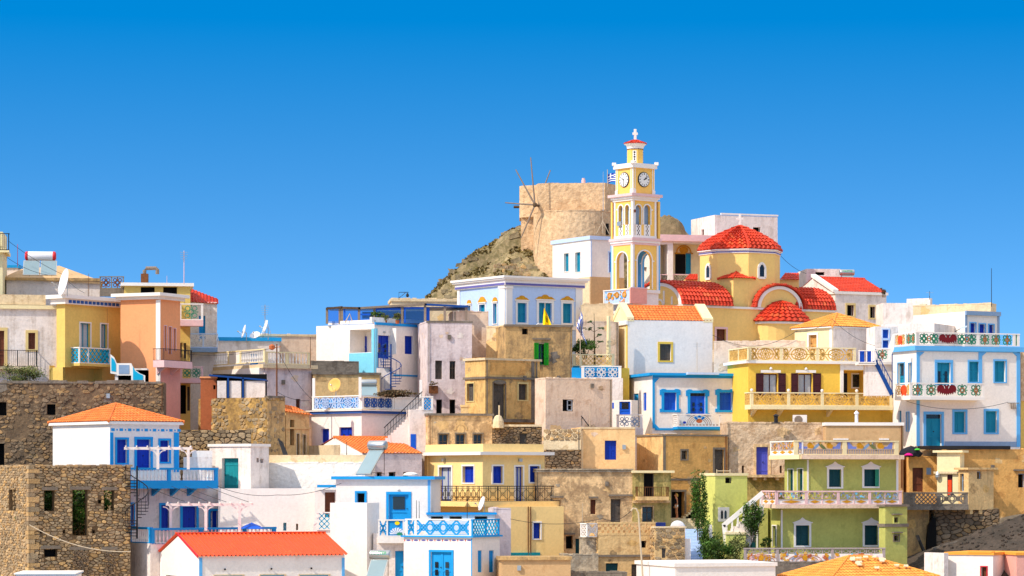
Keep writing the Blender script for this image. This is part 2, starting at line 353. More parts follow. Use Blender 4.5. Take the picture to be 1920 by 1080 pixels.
def tile_surf(parent, name, fn, nT, nS, mats, amp=.045, step=.035, seed=3, tint=.12, mb=None, m=0, over=None):
    own = mb is None; mb = mb or MB(); rnd = random.Random(seed); q = 5; prof = [0, .75, 1, .75, 0]
    for j in range(nS):
        vs = []
        for k, s in ((0, j/nS), (1, (j+1)/nS+.02/nS)):
            for i in range(nT):
                for a in range(q):
                    p, n = fn((i+a/(q-1)*.72)/nT, s); vs.append(p+n*(prof[a]*amp+(step if k == 0 else 0)))
            p, n = fn(1, s); vs.append(p+n*(step if k == 0 else 0))
        N = nT*q+1
        for i in range(nT):
            f = rnd.uniform(1-tint*1.6, 1+tint); g = rnd.uniform(.94, 1.1); c = (f, f*g, f*g*g)
            if over and rnd.random() < over[0]: c = over[1]
            ids = [i*q+a for a in range(q+1)]
            mb.add([vs[b] for b in ids]+[vs[N+b] for b in ids], [(a, a+1, q+1+a+1, q+1+a) for a in range(q)], m, c)
        # lower lip of the row
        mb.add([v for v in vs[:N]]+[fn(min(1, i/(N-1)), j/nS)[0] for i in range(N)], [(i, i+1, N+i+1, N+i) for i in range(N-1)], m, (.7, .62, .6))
    return mb.build(name, mats, parent) if own else mb
def tiles(parent, name, a, b, c, d, mats, pitch=.26, row=.42, hip=False, seed=1, over=None, amp=.05):
    a, b, c, d = map(Vector, (a, b, c, d)); t = (b-a); L = t.length; t.normalize()
    n = t.cross((c+d)/2-(a+b)/2).normalized()
    if n.z < 0: n = -n
    if hip:
        s = n.cross(t).normalized()
        if s.dot(d-a) < 0: s = -s
        dt, ds, ct, cs = (d-a).dot(t), (d-a).dot(s), (c-a).dot(t), (c-a).dot(s); S = max(ds, cs)
        def fn(x, y):
            x *= L; y *= S; m = S
            if dt > 1e-3 and x < dt: m = min(m, x/dt*ds)
            if L-ct > 1e-3 and x > ct: m = min(m, (L-x)/(L-ct)*cs)
            return a+t*x+s*min(y, max(m, 0)), n
        H = S
    else:
        H = (d-a).length
        def fn(x, y): return (a.lerp(b, x)).lerp(d.lerp(c, x), y), n
    return tile_surf(parent, name, fn, max(3, round(L/pitch)), max(2, round(H/row)), mats, seed=seed, over=over, amp=amp)
def ridge(parent, pts, r=.09, mats='tile_orange', name='ridge_tiles'):
    mb = MB()
    for p, q in zip(pts, pts[1:]):
        p, q = Vector(p), Vector(q); n = max(1, round((q-p).length/.38))
        for i in range(n): mb.tube([p.lerp(q, i/n), p.lerp(q, (i+1.08)/n)], r*1.08, 7, 0, r*.9)
    return mb.build(name, mats, parent)
def fret(mb, fac, u0, u1, z0, z1, style, o0, o1, m=0, w=.035):
    h = z1-z0; W_ = u1-u0; cz = (z0+z1)/2
    if style == 'bal':
        n = max(2, round(W_/.27))
        for i in range(n):
            c = fac.pt(u0+(i+.5)*W_/n, z0, (o0+o1)/2); r = .062
            mb.lathe(c, [(r*.8, 0), (r*.8, h*.08), (r*.45, h*.12), (r*1.05, h*.3), (r*.9, h*.42), (r*.4, h*.66), (r*.45, h*.86), (r*.8, h*.92), (r*.8, h)], 7, m)
    elif style == 'bars':
        n = max(2, round(W_/.14))
        for i in range(n+1): u = u0+i*W_/n; mb.bar(fac, (u, z0), (u, z1), w*.5, o0, o1, m)
    elif style == 'xbox':
        n = max(1, round(W_/.62))
        for i in range(n):
            a, b = u0+i*W_/n, u0+(i+1)*W_/n; mb.bar(fac, (a, z0), (a, z1), w*.8, o0, o1, m); mb.bar(fac, (a, z0+h*.1), (b, z1-h*.18), w*.55, o0, o1, m); mb.bar(fac, (a, z1-h*.18), (b, z0+h*.1), w*.55, o0, o1, m)
            mb.ring(fac, (a+b)/2, cz-h*.04, h*.13, w*.5, o0, o1, 8, m)
            for k in (.25, .75): mb.bar(fac, (a+(b-a)*k, z0), (a+(b-a)*k, z1), w*.4, o0, o1, m)
        mb.bar(fac, (u1, z0), (u1, z1), w*.8, o0, o1, m); mb.bar(fac, (u0, z1-h*.14), (u1, z1-h*.14), w*.7, o0, o1, m); mb.bar(fac, (u0, z0+h*.08), (u1, z0+h*.08), w*.7, o0, o1, m)
    elif style == 'lat':
        n = max(2, round(W_/(h/2.4))); c = W_/n
        for i in range(-3, n+3):
            for sg in (1, -1):
                p0, p1 = (u0+i*c, z0), (u0+i*c+sg*h, z1)
                k0 = max(0, min(1, ((u0 if sg > 0 else u1)-p0[0])/(p1[0]-p0[0]))) if (p0[0] < u0 if sg > 0 else p0[0] > u1) else 0
                k1 = max(0, min(1, ((u1 if sg > 0 else u0)-p0[0])/(p1[0]-p0[0])))
                if k1 > k0+.02: mb.bar(fac, (p0[0]+(p1[0]-p0[0])*k0, z0+h*k0), (p0[0]+(p1[0]-p0[0])*k1, z0+h*k1), w, o0, o1, m)
    elif style == 'heart':
        n = max(1, round(W_/(h*.95)))
        for i in range(n):
            a, b = u0+i*W_/n, u0+(i+1)*W_/n; mb.bar(fac, (a, z0), (b, z1), w*1.6, o0, o1, m); mb.bar(fac, (a, z1), (b, z0), w*1.6, o0, o1, m)
            mb.ring(fac, (a+b)/2, cz, h*.2, w*1.2, o0, o1, 8, m); mb.ring(fac, a, cz, h*.24, w*1.2, o0, o1, 6, m, -math.pi/2, math.pi/2)
            mb.ring(fac, b, cz, h*.24, w*1.2, o0, o1, 6, m, math.pi/2, 1.5*math.pi)
    elif style == 'flower':
        n = max(1, round(W_/(h*1.05)))
        for i in range(n):
            a, b = u0+i*W_/n, u0+(i+1)*W_/n; c = (a+b)/2; r = min(h, b-a)/2
            mb.ring(fac, c, cz, r*.3, w, o0, o1, 10, m)
            for k in range(4):
                t = math.pi/4+k*math.pi/2; mb.ring(fac, c+r*.68*math.cos(t), cz+r*.68*math.sin(t), r*.32, w*.9, o0, o1, 8, m)
            for k in range(4):
                t = k*math.pi/2; mb.bar(fac, (c+r*.3*math.cos(t), cz+r*.3*math.sin(t)), (c+r*math.cos(t), cz+r*math.sin(t)), w, o0, o1, m)
    elif style == 'rose':     # one wide medallion flanked by scrolls
        n = max(1, round(W_/(h*2.2)))
        for i in range(n):
            a, b = u0+i*W_/n, u0+(i+1)*W_/n; c = (a+b)/2; r = h/2
            mb.blob(fac, c, cz, r*.16, r*.16, o0, o1, 8, 0, m)
            for k in range(8):
                t = k*math.pi/4; mb.bar(fac, (c, cz), (c+r*.55*math.cos(t), cz+r*.55*math.sin(t)), w*.8, o0, o1, m); mb.ring(fac, c+r*.72*math.cos(t), cz+r*.72*math.sin(t), r*.22, w*.8, o0, o1, 8, m)
            mb.ring(fac, c, cz, r*.95, w, o0, o1, 16, m, ru=1.45)
            for sg in (-1, 1):
                e = c+sg*(b-a)*.40
                for kz in (-1, 1): mb.ring(fac, e, cz+kz*r*.5, r*.36, w*1.3, o0, o1, 10, m)
                mb.bar(fac, (c+sg*r*.9, cz), (c+sg*(b-a)*.5, cz), w, o0, o1, m); mb.blob(fac, e, cz, r*.2, r*.2, o0, o1, 8, 0, m)
                mb.bar(fac, (c+sg*r*1.3, z0), (c+sg*(b-a)*.48, z1), w*.8, o0, o1, m); mb.bar(fac, (c+sg*r*1.3, z1), (c+sg*(b-a)*.48, z0), w*.8, o0, o1, m)
EAGLE = [(0, -.5), (.1, -.3), (.2, -.45), (.3, -.25), (.42, -.42), (.5, -.2), (.62, -.4), (.72, -.1), (.85, -.3), (.95, .05), (.9, .3), (.75, .45), (.5, .5), (.32, .35), (.18, .05),
         (.14, .2), (.2, .36), (.34, .36), (.2, .48), (.06, .44), (0, .3)]
EAGLE = [(x, y) for x, y in EAGLE]+[(-x, y) for x, y in EAGLE[::-1][1:-1]]
def slabline(mb, fac, u0, u1, z0, z1, o0, o1, m=0): mb.box(fac, u0, u1, z0, z1, o0, o1, m)
def rail(parent, fac, u0, u1, zb, zt, style, post='white', pan='white', posts=(), pw=.14, cap=.08, base=.06, th=.1, capmat=None, ball=None, inset=.03, styles=None, w=.035, panth=.05, ends=(1, 1)):
    """railing whose outer face lies on fac; posts = u positions of the inner posts"""
    mb = MB(); mb.box(fac, u0-.02, u1+.02, zt-cap, zt, -th-.02, .02); mb.box(fac, u0, u1, zb, zb+base, -th, 0)
    us = sorted(([u0] if ends[0] else [])+list(posts)+([u1] if ends[1] else []))
    for i, u in enumerate(us):
        a = min(max(u-pw/2, u0), u1-pw); mb.box(fac, a, a+pw, zb+base, zt-cap, -th+.003, -.003)
    mb.build('handrail', capmat or post, parent)
    if ball:
        for u in us:
            b = MB(); a = min(max(u-pw/2, u0), u1-pw)+pw/2; b.lathe(fac.pt(a, zt+.02, -th/2), [(.02, -.02), (.06, 0), (.1, .06), (.11, .12), (.1, .18), (.05, .23)], 10); b.build('finial', ball, parent, True)
    edges = [u0]+sorted(posts)+[u1]
    for i, (a, b) in enumerate(zip(edges, edges[1:])):
        p = MB(); st = styles[i] if styles else style; a += pw/2 if i else pw*ends[0]; b -= pw/2 if i < len(edges)-2 else pw*ends[1]
        o1 = -inset; o0 = o1-panth; mm = [pan]
        if b-a < .08: continue
        za, zc = zb+base, zt-cap
        if isinstance(st, (list, tuple)): st[0](p, fac, a, b, za, zc, o0, o1, *st[2:]); mm = st[1]
        elif st == 'solid': p.box(fac, a, b, za, zc, o0, o1)
        else: fret(p, fac, a, b, za, zc, st, o0, o1, 0, w)
        if p.v: p.build('railing_panel', mm, parent)
def side(fac, u, out, right=False):
    """plane of a balcony's side return, running inward from the front edge"""
    o = fac.pt(u, 0, out); s = 1 if right else -1
    return Fac(o.x, o.y, (-fac.n[0], -fac.n[1]), (fac.d[0]*s, fac.d[1]*s))
def balcony(H, fac, x0, x1, yt, yb, ys, out, style, post='white', pan='white', posts=(), slab='white', sides='lr', brk=(), ends=(1, 1), **k):
    f = fac.off(out); a, b = sorted((f.u(x0), f.u(x1))); m = (a+b)/2; zt, zb, zs = f.z(yt, m), f.z(yb, m), f.z(ys, m)
    mb = MB(); mb.box(fac, a, b, zs, zb, .003, out+.03)
    o = mb.build('balcony', slab, H)
    for x in brk:
        u = f.u(x); g = MB()
        g.add([fac.pt(u-.1, zs-.5, .003), fac.pt(u+.1, zs-.5, .003), fac.pt(u+.1, zs-.003, out*.8), fac.pt(u-.1, zs-.003, out*.8), fac.pt(u-.1, zs-.003, .003), fac.pt(u+.1, zs-.003, .003)],
              [(0, 1, 2, 3), (3, 2, 5, 4), (0, 3, 4), (1, 5, 2), (0, 4, 5, 1)]); g.build('bracket', slab, o)
    rail(o, f, a, b, zb, zt, style, post, pan, [f.u(p) for p in posts], ends=ends, **k)
    k2 = {q: v for q, v in k.items() if q not in ('styles', 'ball')}
    if 'l' in sides: s = side(fac, a, out); rail(o, s, .12, out, zb, zt, style if isinstance(style, str) else 'lat', post, pan, ends=(0, 0), **k2)
    if 'r' in sides: s = side(fac, b, out, True); rail(o, s, .12, out, zb, zt, style if isinstance(style, str) else 'lat', post, pan, ends=(0, 0), **k2)
    return o
# ---------------------------------------------------------------- walls with real openings
def wallface(mb, fac, u0, u1, z0, z1, holes, m=0):
    us = sorted({u0, u1, *[x for h in holes for x in h[:2] if u0 < x < u1]}); zs = sorted({z0, z1, *[x for h in holes for x in h[2:4] if z0 < x < z1]})
    for a, b in zip(us, us[1:]):
        run = None
        for c, d in list(zip(zs, zs[1:]))+[(None, None)]:
            hole = c is None or any(h[0] < (a+b)/2 < h[1] and h[2] < (c+d)/2 < h[3] for h in holes)
            if not hole: run = (run[0], d) if run else (c, d)
            elif run:
                mb.add([fac.pt(a, run[0]), fac.pt(b, run[0]), fac.pt(b, run[1]), fac.pt(a, run[1])], [(0, 1, 2, 3)], m); run = None
    for a, b, c, d, r in holes:
        for p, q in (((a, c), (b, c)), ((b, c), (b, d)), ((b, d), (a, d)), ((a, d), (a, c))):
            mb.add([fac.pt(*p), fac.pt(*q), fac.pt(*q, -r), fac.pt(*p, -r)], [(0, 1, 2, 3)], m)
def leafdoor(mb, fac, a, b, c, d, o, m=0, boards=False):
    """one door or shutter leaf: stiles, rails and sunk panels (or boards)"""
    t = .04; s = min(.09, (b-a)*.2); mb.box(fac, a+.004, b-.004, c, d, o-.03, o, m)
    if boards:
        n = max(2, round((b-a)/.14))
        for i in range(n): mb.box(fac, a+(b-a)*i/n+.008, a+(b-a)*(i+1)/n-.008, c+.01, d-.01, o, o+.02, m)
        for k in (.18, .8): z = c+(d-c)*k; mb.box(fac, a+.02, b-.02, z-.05, z+.05, o+.02, o+.045, m)
        return
    for x, y in ((a+.004, a+s), (b-s, b-.004)): mb.box(fac, x, y, c, d, o, o+t, m)
    for k in (0, .36, 1): z = c+(d-c)*k; mb.box(fac, a+s, b-s, max(c, z-s*.6), min(d, z+s*.6), o, o+t, m)
def slats(mb, fac, a, b, c, d, o, m=0):
    s = min(.07, (b-a)*.18); mb.box(fac, a+.004, b-.004, c, d, o-.03, o-.01, m)
    for x, y in ((a+.004, a+s), (b-s, b-.004)): mb.box(fac, x, y, c, d, o-.01, o+.03, m)
    for z in (c, (c+d)/2-.03, d-.07): mb.box(fac, a+s, b-s, z, z+.07, o-.01, o+.03, m)
    n = max(4, int((d-c)/.1))
    for i in range(n):
        z = c+(d-c)*i/n; q = fac.pt
        mb.add([q(a+s, z, o+.015), q(b-s, z, o+.015), q(b-s, z+.085, o-.008), q(a+s, z+.085, o-.008)], [(0, 1, 2, 3)], m)
ALLH = []
class House:
    def __init__(s, name, label, cat, cx, Y, th, xl, xr, top, bot=None, wall='white', L=(), R=(), dl=None, dr=None, group=None, stone=None, z1=None, sp=None, lazy=False, hang=False):
        s.R, s.L = facs(cx, Y, th)
        s.U = dr if dr else s.R.u(xr); s.V = dl if dl else s.L.u(xl)
        if s.U <= 0 or s.V <= 0: print('BAD HOUSE', name, label, s.U, s.V)
        s.z1 = z1 if z1 is not None else s.R.z(top)
        cs = s.foot(0); s.z0 = (HY-bot)*Y/F if bot else min(terrain_z(x, y) for x, y in cs)-.6
        if not hang: s.z0 = min(s.z0, min(terrain_z(x, y) for x, y in cs)-.3)
        s.root = thing(name, label, cat, (s.R.x, s.R.y, s.z0), group)
        ALLH.append((label, s)); s.hang = hang; s.wall = wall; s.holes = {'L': [], 'R': []}; s.stone = stone; s.sp = sp
        for w, lst in (('L', L), ('R', R)):
            for o in lst: s.open(w, *o[:-1], **o[-1]) if isinstance(o[-1], dict) else s.open(w, *o)
        if not lazy: s.finish()
    def foot(s, e, z=None):
        q = [(-e, e), (s.U+e, e), (s.U+e, -s.V-e), (-e, -s.V-e)]
        return [s.R.pt(a, 0, b).to_2d() for a, b in q]
    def finish(s, roof=True):
        mb = MB(); wallface(mb, s.R, 0, s.U, s.z0, s.z1, s.holes['R']); wallface(mb, s.L, 0, s.V, s.z0, s.z1, s.holes['L'])
        f = [Vector((p[0], p[1], 0)) for p in s.foot(0)]; up = Vector((0, 0, 1))
        b0 = [p+up*s.z0 for p in f]; b1 = [p+up*s.z1 for p in f]
        mb.add([b0[1], b0[2], b1[2], b1[1]], [(0, 1, 2, 3)]); mb.add([b0[2], b0[3], b1[3], b1[2]], [(0, 1, 2, 3)])
        if roof: mb.add(b1, [(0, 1, 2, 3)])
        if s.hang: mb.add(b0, [(0, 1, 2, 3)])
        mats = [s.wall]
        if s.stone:
            mats = [s.wall, s.stone[0]]; kw = s.stone[1] if len(s.stone) > 1 else {}
            if kw.get('quoin'):
                z = s.z0; i = 0; rq = random.Random(4)
                while z < s.z1-.1:
                    h = min(rq.uniform(.24, .36), s.z1-z); a, b = (.62, .3) if i % 2 else (.32, .58); f = rq.uniform(.8, 1.2); c = tuple(q*f for q in rq.choice(PAL_S))
                    mb.box(s.R, .01, a*rq.uniform(.85, 1.1), z+.012, z+h-.012, 0, rq.uniform(.07, .1), 1, c); mb.box(s.L, -.09, b*rq.uniform(.85, 1.1), z+.012, z+h-.012, 0, rq.uniform(.07, .1), 1, c); z += h; i += 1
            for w, fac, ext in (('R', s.R, s.U), ('L', s.L, s.V)):
                stones(mb, fac, 0, ext, max(s.z0, kw.get('zmin', -99)), s.z1, [h[:4] for h in s.holes[w]], 1, seed=hash(w) % 7+3 if 0 else (3 if w == 'R' else 5), size=kw.get('size', .34), rh=kw.get('rh', .2), keep=kw.get('keep', 1.))
        s.wallobj = mb.build('wall', mats, s.root)
        if roof and s.wall in ('beige_old', 'beige_rough', 'tan_grey', 'ochre', 'ochre_or', 'ochre_pale', 'concrete', 'mossy', 'cream_stone', 'beige_pink', 'lav', 'beige_peel', 'peach', 'white_brick'):
            r = random.Random(round(s.U*1000)); g = MB()   # uneven worn top edge
            for fac, ext in ((s.R, s.U), (s.L, s.V)):
                a = 0.
                while a < ext-.12: w = min(r.uniform(.15, .7), ext-a); g.box(fac, a, a+w, s.z1-.05, s.z1+r.uniform(.0, .09), -.35, r.uniform(.004, .03)); a += w
            g.build('worn_edge', s.wall, s.root)
    def fac(s, w): return s.R if w == 'R' else s.L
    def open(s, w, kind, x0, y0, x1, y1, col='cobalt', fr=None, fw=3, **o):
        fac = s.fac(w); a, b, c, d = fac.rect(x0, y0, x1, y1); r = o.get('r', .2); s.holes[w].append((a, b, c, d, r+.06))
        R = s.root; k = .1
        if kind in 'wf':
            mb = MB(); t = min(.07, (b-a)*.14); q = -r
            for x in ((a, c, a+t, d), (b-t, c, b, d), (a+t, d-t, b-t, d), (a+t, c, b-t, c+t)): mb.box(fac, x[0], x[2], x[1], x[3], q-.05, q)
            mb.box(fac, (a+b)/2-t*.5, (a+b)/2+t*.5, c+t, d-t, q-.05, q)
            if kind == 'w': mb.box(fac, a+t, b-t, c+(d-c)*.6, c+(d-c)*.6+t*.6, q-.045, q-.005)
            W_ = mb.build('window', col, R); p = MB(); p.box(fac, a+.004, b-.004, c+.004, d-.004, q-.055, q-.035); p.build('pane', o.get('glass', 'glass' if kind == 'w' else 'curtain'), W_)
        elif kind == 's':
            mb = MB(); q = -r; t = .04
            for x in ((a, c, a+t, d), (b-t, c, b, d), (a+t, d-t, b-t, d), (a+t, c, b-t, c+t)): mb.box(fac, x[0], x[2], x[1], x[3], q-.055, q+.02)
            W_ = mb.build('window', col, R); m = (a+b)/2; ls = [(a+t, m), (m, b-t)] if b-a > .45 else [(a+t, b-t)]
            for x, y in ls: g = MB(); (slats if not o.get('boards') else lambda *z: leafdoor(*z, 0, True))(g, fac, x, y, c+t, d-t, q); g.build('shutter', o.get('scol', col), W_)
        elif kind == 'd':
            q = -r; mb = MB(); n = o.get('n', 2 if b-a > .8 else 1); g = o.get('g'); top = d
            if o.get('tr'): top = d-(d-c)*o['tr']
            for i in range(n): leafdoor(mb, fac, a+(b-a)*i/n, a+(b-a)*(i+1)/n, c, top, q, 0, o.get('boards', False))
            W_ = mb.build('door', col, R)
            if o.get('tr'): p = MB(); p.box(fac, a, b, top+.004, d, q-.03, q-.01); p.build('pane', 'glass', W_)
            if g:
                for i in range(n):
                    x0_, w_ = a+(b-a)*i/n, (b-a)/n; p = MB(); h_ = top-c
                    if g == 'tall': p.box(fac, x0_+w_*.32, x0_+w_*.68, c+h_*.12, c+h_*.62, q+.042, q+.05)
                    elif g == 'half': p.box(fac, x0_+w_*.2, x0_+w_*.8, c+h_*.45, c+h_*.92, q+.042, q+.05)
                    else:
                        p.box(fac, x0_+w_*.34, x0_+w_*.66, c+h_*.2, c+h_*.4, q+.042, q+.05); p.box(fac, x0_+w_*.34, x0_+w_*.66, c+h_*.46, c+h_*.66, q+.042, q+.05)
                    p.build('pane', o.get('glass', 'glass'), W_)
            hd = MB(); hu = (a+b)/2+.05 if n == 2 else b-.12; hd.box(fac, hu-.02, hu+.05, c+(d-c)*.46, c+(d-c)*.49, q+.045, q+.09); hd.build('handle', 'iron', W_)
        elif kind == 'h':
            s.holes[w][-1] = (a, b, c, d, o.get('r', .45)); mb = MB(); q = -o.get('r', .45); mb.box(fac, a-.01, b+.01, c-.01, d+.01, q-.06, q-.003); W_ = mb.build('window', o.get('back', 'dark'), R)
            if col in MATS and col != 'cobalt':
                g = MB(); t = .05
                for x in ((a, c, a+t, d), (b-t, c, b, d), (a+t, d-t, b-t, d)): g.box(fac, x[0], x[2], x[1], x[3], -.2, -.14)
                g.build('frame', col, W_)
        elif kind == 'o':
            s.holes[w][-1] = (a, b, c, d, o.get('r', .5)); W_ = R
        if fr:
            g = MB(); f_ = fw*fac.y/F; t = o.get('t', .05); bot = 0 if kind in 'df' or o.get('nosill') else f_*.8
            g.box(fac, a-f_, a, c-bot, d, .003, t); g.box(fac, b, b+f_, c-bot, d, .003, t); g.box(fac, a-f_-(.02 if o.get('ear') else 0), b+f_+(.02 if o.get('ear') else 0), d, d+f_, .003, t+.01)
            if bot: g.box(fac, a, b, c-bot, c, .003, t-.005)
            if o.get('ear'):
                for e0, e1 in ((a-f_*1.7, a-f_), (b+f_, b+f_*1.7)): g.box(fac, e0, e1, d-(d-c)*.14, d+f_, .003, t); g.box(fac, e0, e1, c-bot, c+(d-c)*.08, .003, t)
                g.blob(fac, a-f_*.2, d+f_, f_*1.1, f_*.4, .003, t+.012, 8); g.blob(fac, b+f_*.2, d+f_, f_*1.1, f_*.4, .003, t+.012, 8)
            if o.get('ped'):
                hp = o['ped']*fac.y/F; m = (a+b)/2; g.box(fac, a-f_*1.6, b+f_*1.6, d+f_, d+f_+.07, .003, t+.07)
                if o.get('pedm'):
                    pp = MB(); pp.blob(fac, m, d+f_+.07+hp*.42, hp*.8, hp*.5, .003, .06, 10)
                    for sg in (-1, 1): pp.poly(fac, [(m+sg*hp*.7, d+f_+.075), (m+sg*(b-a)*.78, d+f_+.075), (m+sg*(b-a)*.5, d+f_+.07+hp*.5), (m+sg*hp*.7, d+f_+.07+hp*.55)], .003, .05)
                    pp.build('ornament', o['pedm'], R)
                else: g.poly(fac, [(a-f_*1.2, d+f_+.07), (b+f_*1.2, d+f_+.07), (m+(b-a)*.22, d+f_+.07+hp*.5), (m, d+f_+.07+hp), (m-(b-a)*.22, d+f_+.07+hp*.5)], .003, t+.01)
            g.build('frame', fr, W_)
        if o.get('hood'):
            g = MB(); f_ = fw*fac.y/F; g.box(fac, a-f_-.1, b+f_+.1, d+f_+.1, d+f_+.18, .003, .3); g.build('hood', o['hood'], W_)
        return W_
    def band(s, y0, y1, out, m, name='cornice', e=None):
        mb = MB(); mb.prism(s.foot(out), s.R.z(y1), s.R.z(y0)); return mb.build(name, m, s.root)
    def strip(s, w, x0, y0, x1, y1, m, t=.03, name='trim', o=.003):
        a, b, c, d = s.fac(w).rect(x0, y0, x1, y1); mb = MB(); mb.box(s.fac(w), a, b, c, d, o, o+t); return mb.build(name, m, s.root)
    def hiproof(s, top_px, top_py, m, ov=.35, rl=.0, soffit='trimwhite', th=.16, sl=6):
        """four-sided tiled roof over the walls; rl = ridge length as a share of the long side"""
        z = s.z1; c = [Vector((x, y, z+th)) for x, y in s.foot(ov)]; mb = MB(); mb.prism(s.foot(ov-.03), z-.003, z+th-.02); mb.build('eaves', soffit, s.root)
        ctr = (c[0]+c[1]+c[2]+c[3])/4; h = (HY-top_py)*ctr.y/F-z-th; up = Vector((0, 0, h))
        d = (c[1]-c[0])*.5*rl; e = (c[2]-c[1])*.5*(rl if rl < 0 else 0); A, B = ctr-d+up, ctr+d+up
        tiles(s.root, 'roof', c[0], c[1], B, A, m, hip=True, seed=sl); tiles(s.root, 'roof', c[3], c[0], A, A, m, hip=True, seed=sl+1)
        tiles(s.root, 'roof', c[1], c[2], B, B, m, hip=True, seed=sl+2); tiles(s.root, 'roof', c[2], c[3], A, B, m, hip=True, seed=sl+3)
        for p, q in ((c[0], A), (c[1], B), (c[3], A), (c[2], B)): ridge(s.root, [p, q], .1, m)
        if rl > .02: ridge(s.root, [A, B], .1, m)
        return A, B
def patches(H, w, n, m, seed, lo=.25, hi=.7, y=(.05, .95), name='plaster_patch'):
    """ragged patches of repaired or lost plaster, a few millimetres proud of the wall"""
    r = random.Random(seed); fac = H.fac(w); U = H.U if w == 'R' else H.V; zt = H.z1; zb = max(H.z0, zt-6)
    for i in range(n):
        for _ in range(30):
            a, c = r.uniform(.35, max(.4, U-.35)), zb+(zt-zb)*r.uniform(*y); s = r.uniform(lo, hi)
            if not any(h[0]-s < a < h[1]+s and h[2]-s < c < h[3]+s for h in H.holes[w]): break
        else: continue
        k = 18; ph = r.uniform(0, 9); pts = []
        for j in range(k):
            t = 2*math.pi*j/k; q = s*(.7+.55*noise.noise(Vector((math.cos(t)*1.6, math.sin(t)*1.6, ph+seed)))+r.uniform(-.08, .08)); pts.append((min(max(a+q*1.1*math.cos(t), .05), U-.05), min(c+q*.8*math.sin(t), zt-.06)))
        g = MB(); g.poly(fac, pts, .002, .006+.004*i); g.build(name, m, H.root)
# ---------------------------------------------------------------- small things
def copy_tree(o, parent=None, **pr):
    c = o.copy(); COL.objects.link(c)
    if parent: c.parent = parent
    for ch in list(o.children): copy_tree(ch, c)
    for k, v in pr.items(): c[k] = v
    return c
GX = Fac(0, 0, (1, 0), (0, -1))
def fac_at(p, rz=0):
    t = R_(rz); return Fac(p[0], p[1], (math.cos(t), math.sin(t)), (math.sin(t), -math.cos(t)))
def dish(label, p, r, aim, m='dishwhite', mast=.7, group='satellite dishes'):
    """p = centre of the dish, aim = direction the bowl faces"""
    p = Vector(p); a = Vector(aim).normalized(); x = a.cross(Vector((0, 0, 1))).normalized(); y = x.cross(a)
    t = thing('satellite_dish', label, 'satellite dish', p-Vector((0, 0, mast)), group); ax = (x, y, a); mb = MB(); prof = []
    for i in range(6): q = r*i/5; prof.append((max(q, .01), -.18*r+.18*r*(i/5)**2))
    mb.lathe(p, prof+[(r*1.01, .02), (r*.98, .025)]+[(r*k, -.16*r+.18*r*k*k+.012) for k in (.7, .35, .02)], 20, ax=ax); mb.build('bowl', m, t, True)
    mb = MB(); mb.tube([p-y*r*.9, p+a*r*.8-y*r*.25], .014); mb.tube([p-x*r*.6-y*r*.5, p+a*r*.8-y*r*.25], .01); mb.lathe(p+a*r*.8-y*r*.25, [(.04, -.06), (.05, 0), (.04, .08)], 8, ax=ax); mb.build('feed_arm', 'galv', t)
    mb = MB(); b = p-a*.18*r; mb.tube([b, b-a*.12-Vector((0, 0, .1)), (b.x-a.x*.12, b.y-a.y*.12, p.z-mast)], .03); mb.build('mast', 'galv', t); return t
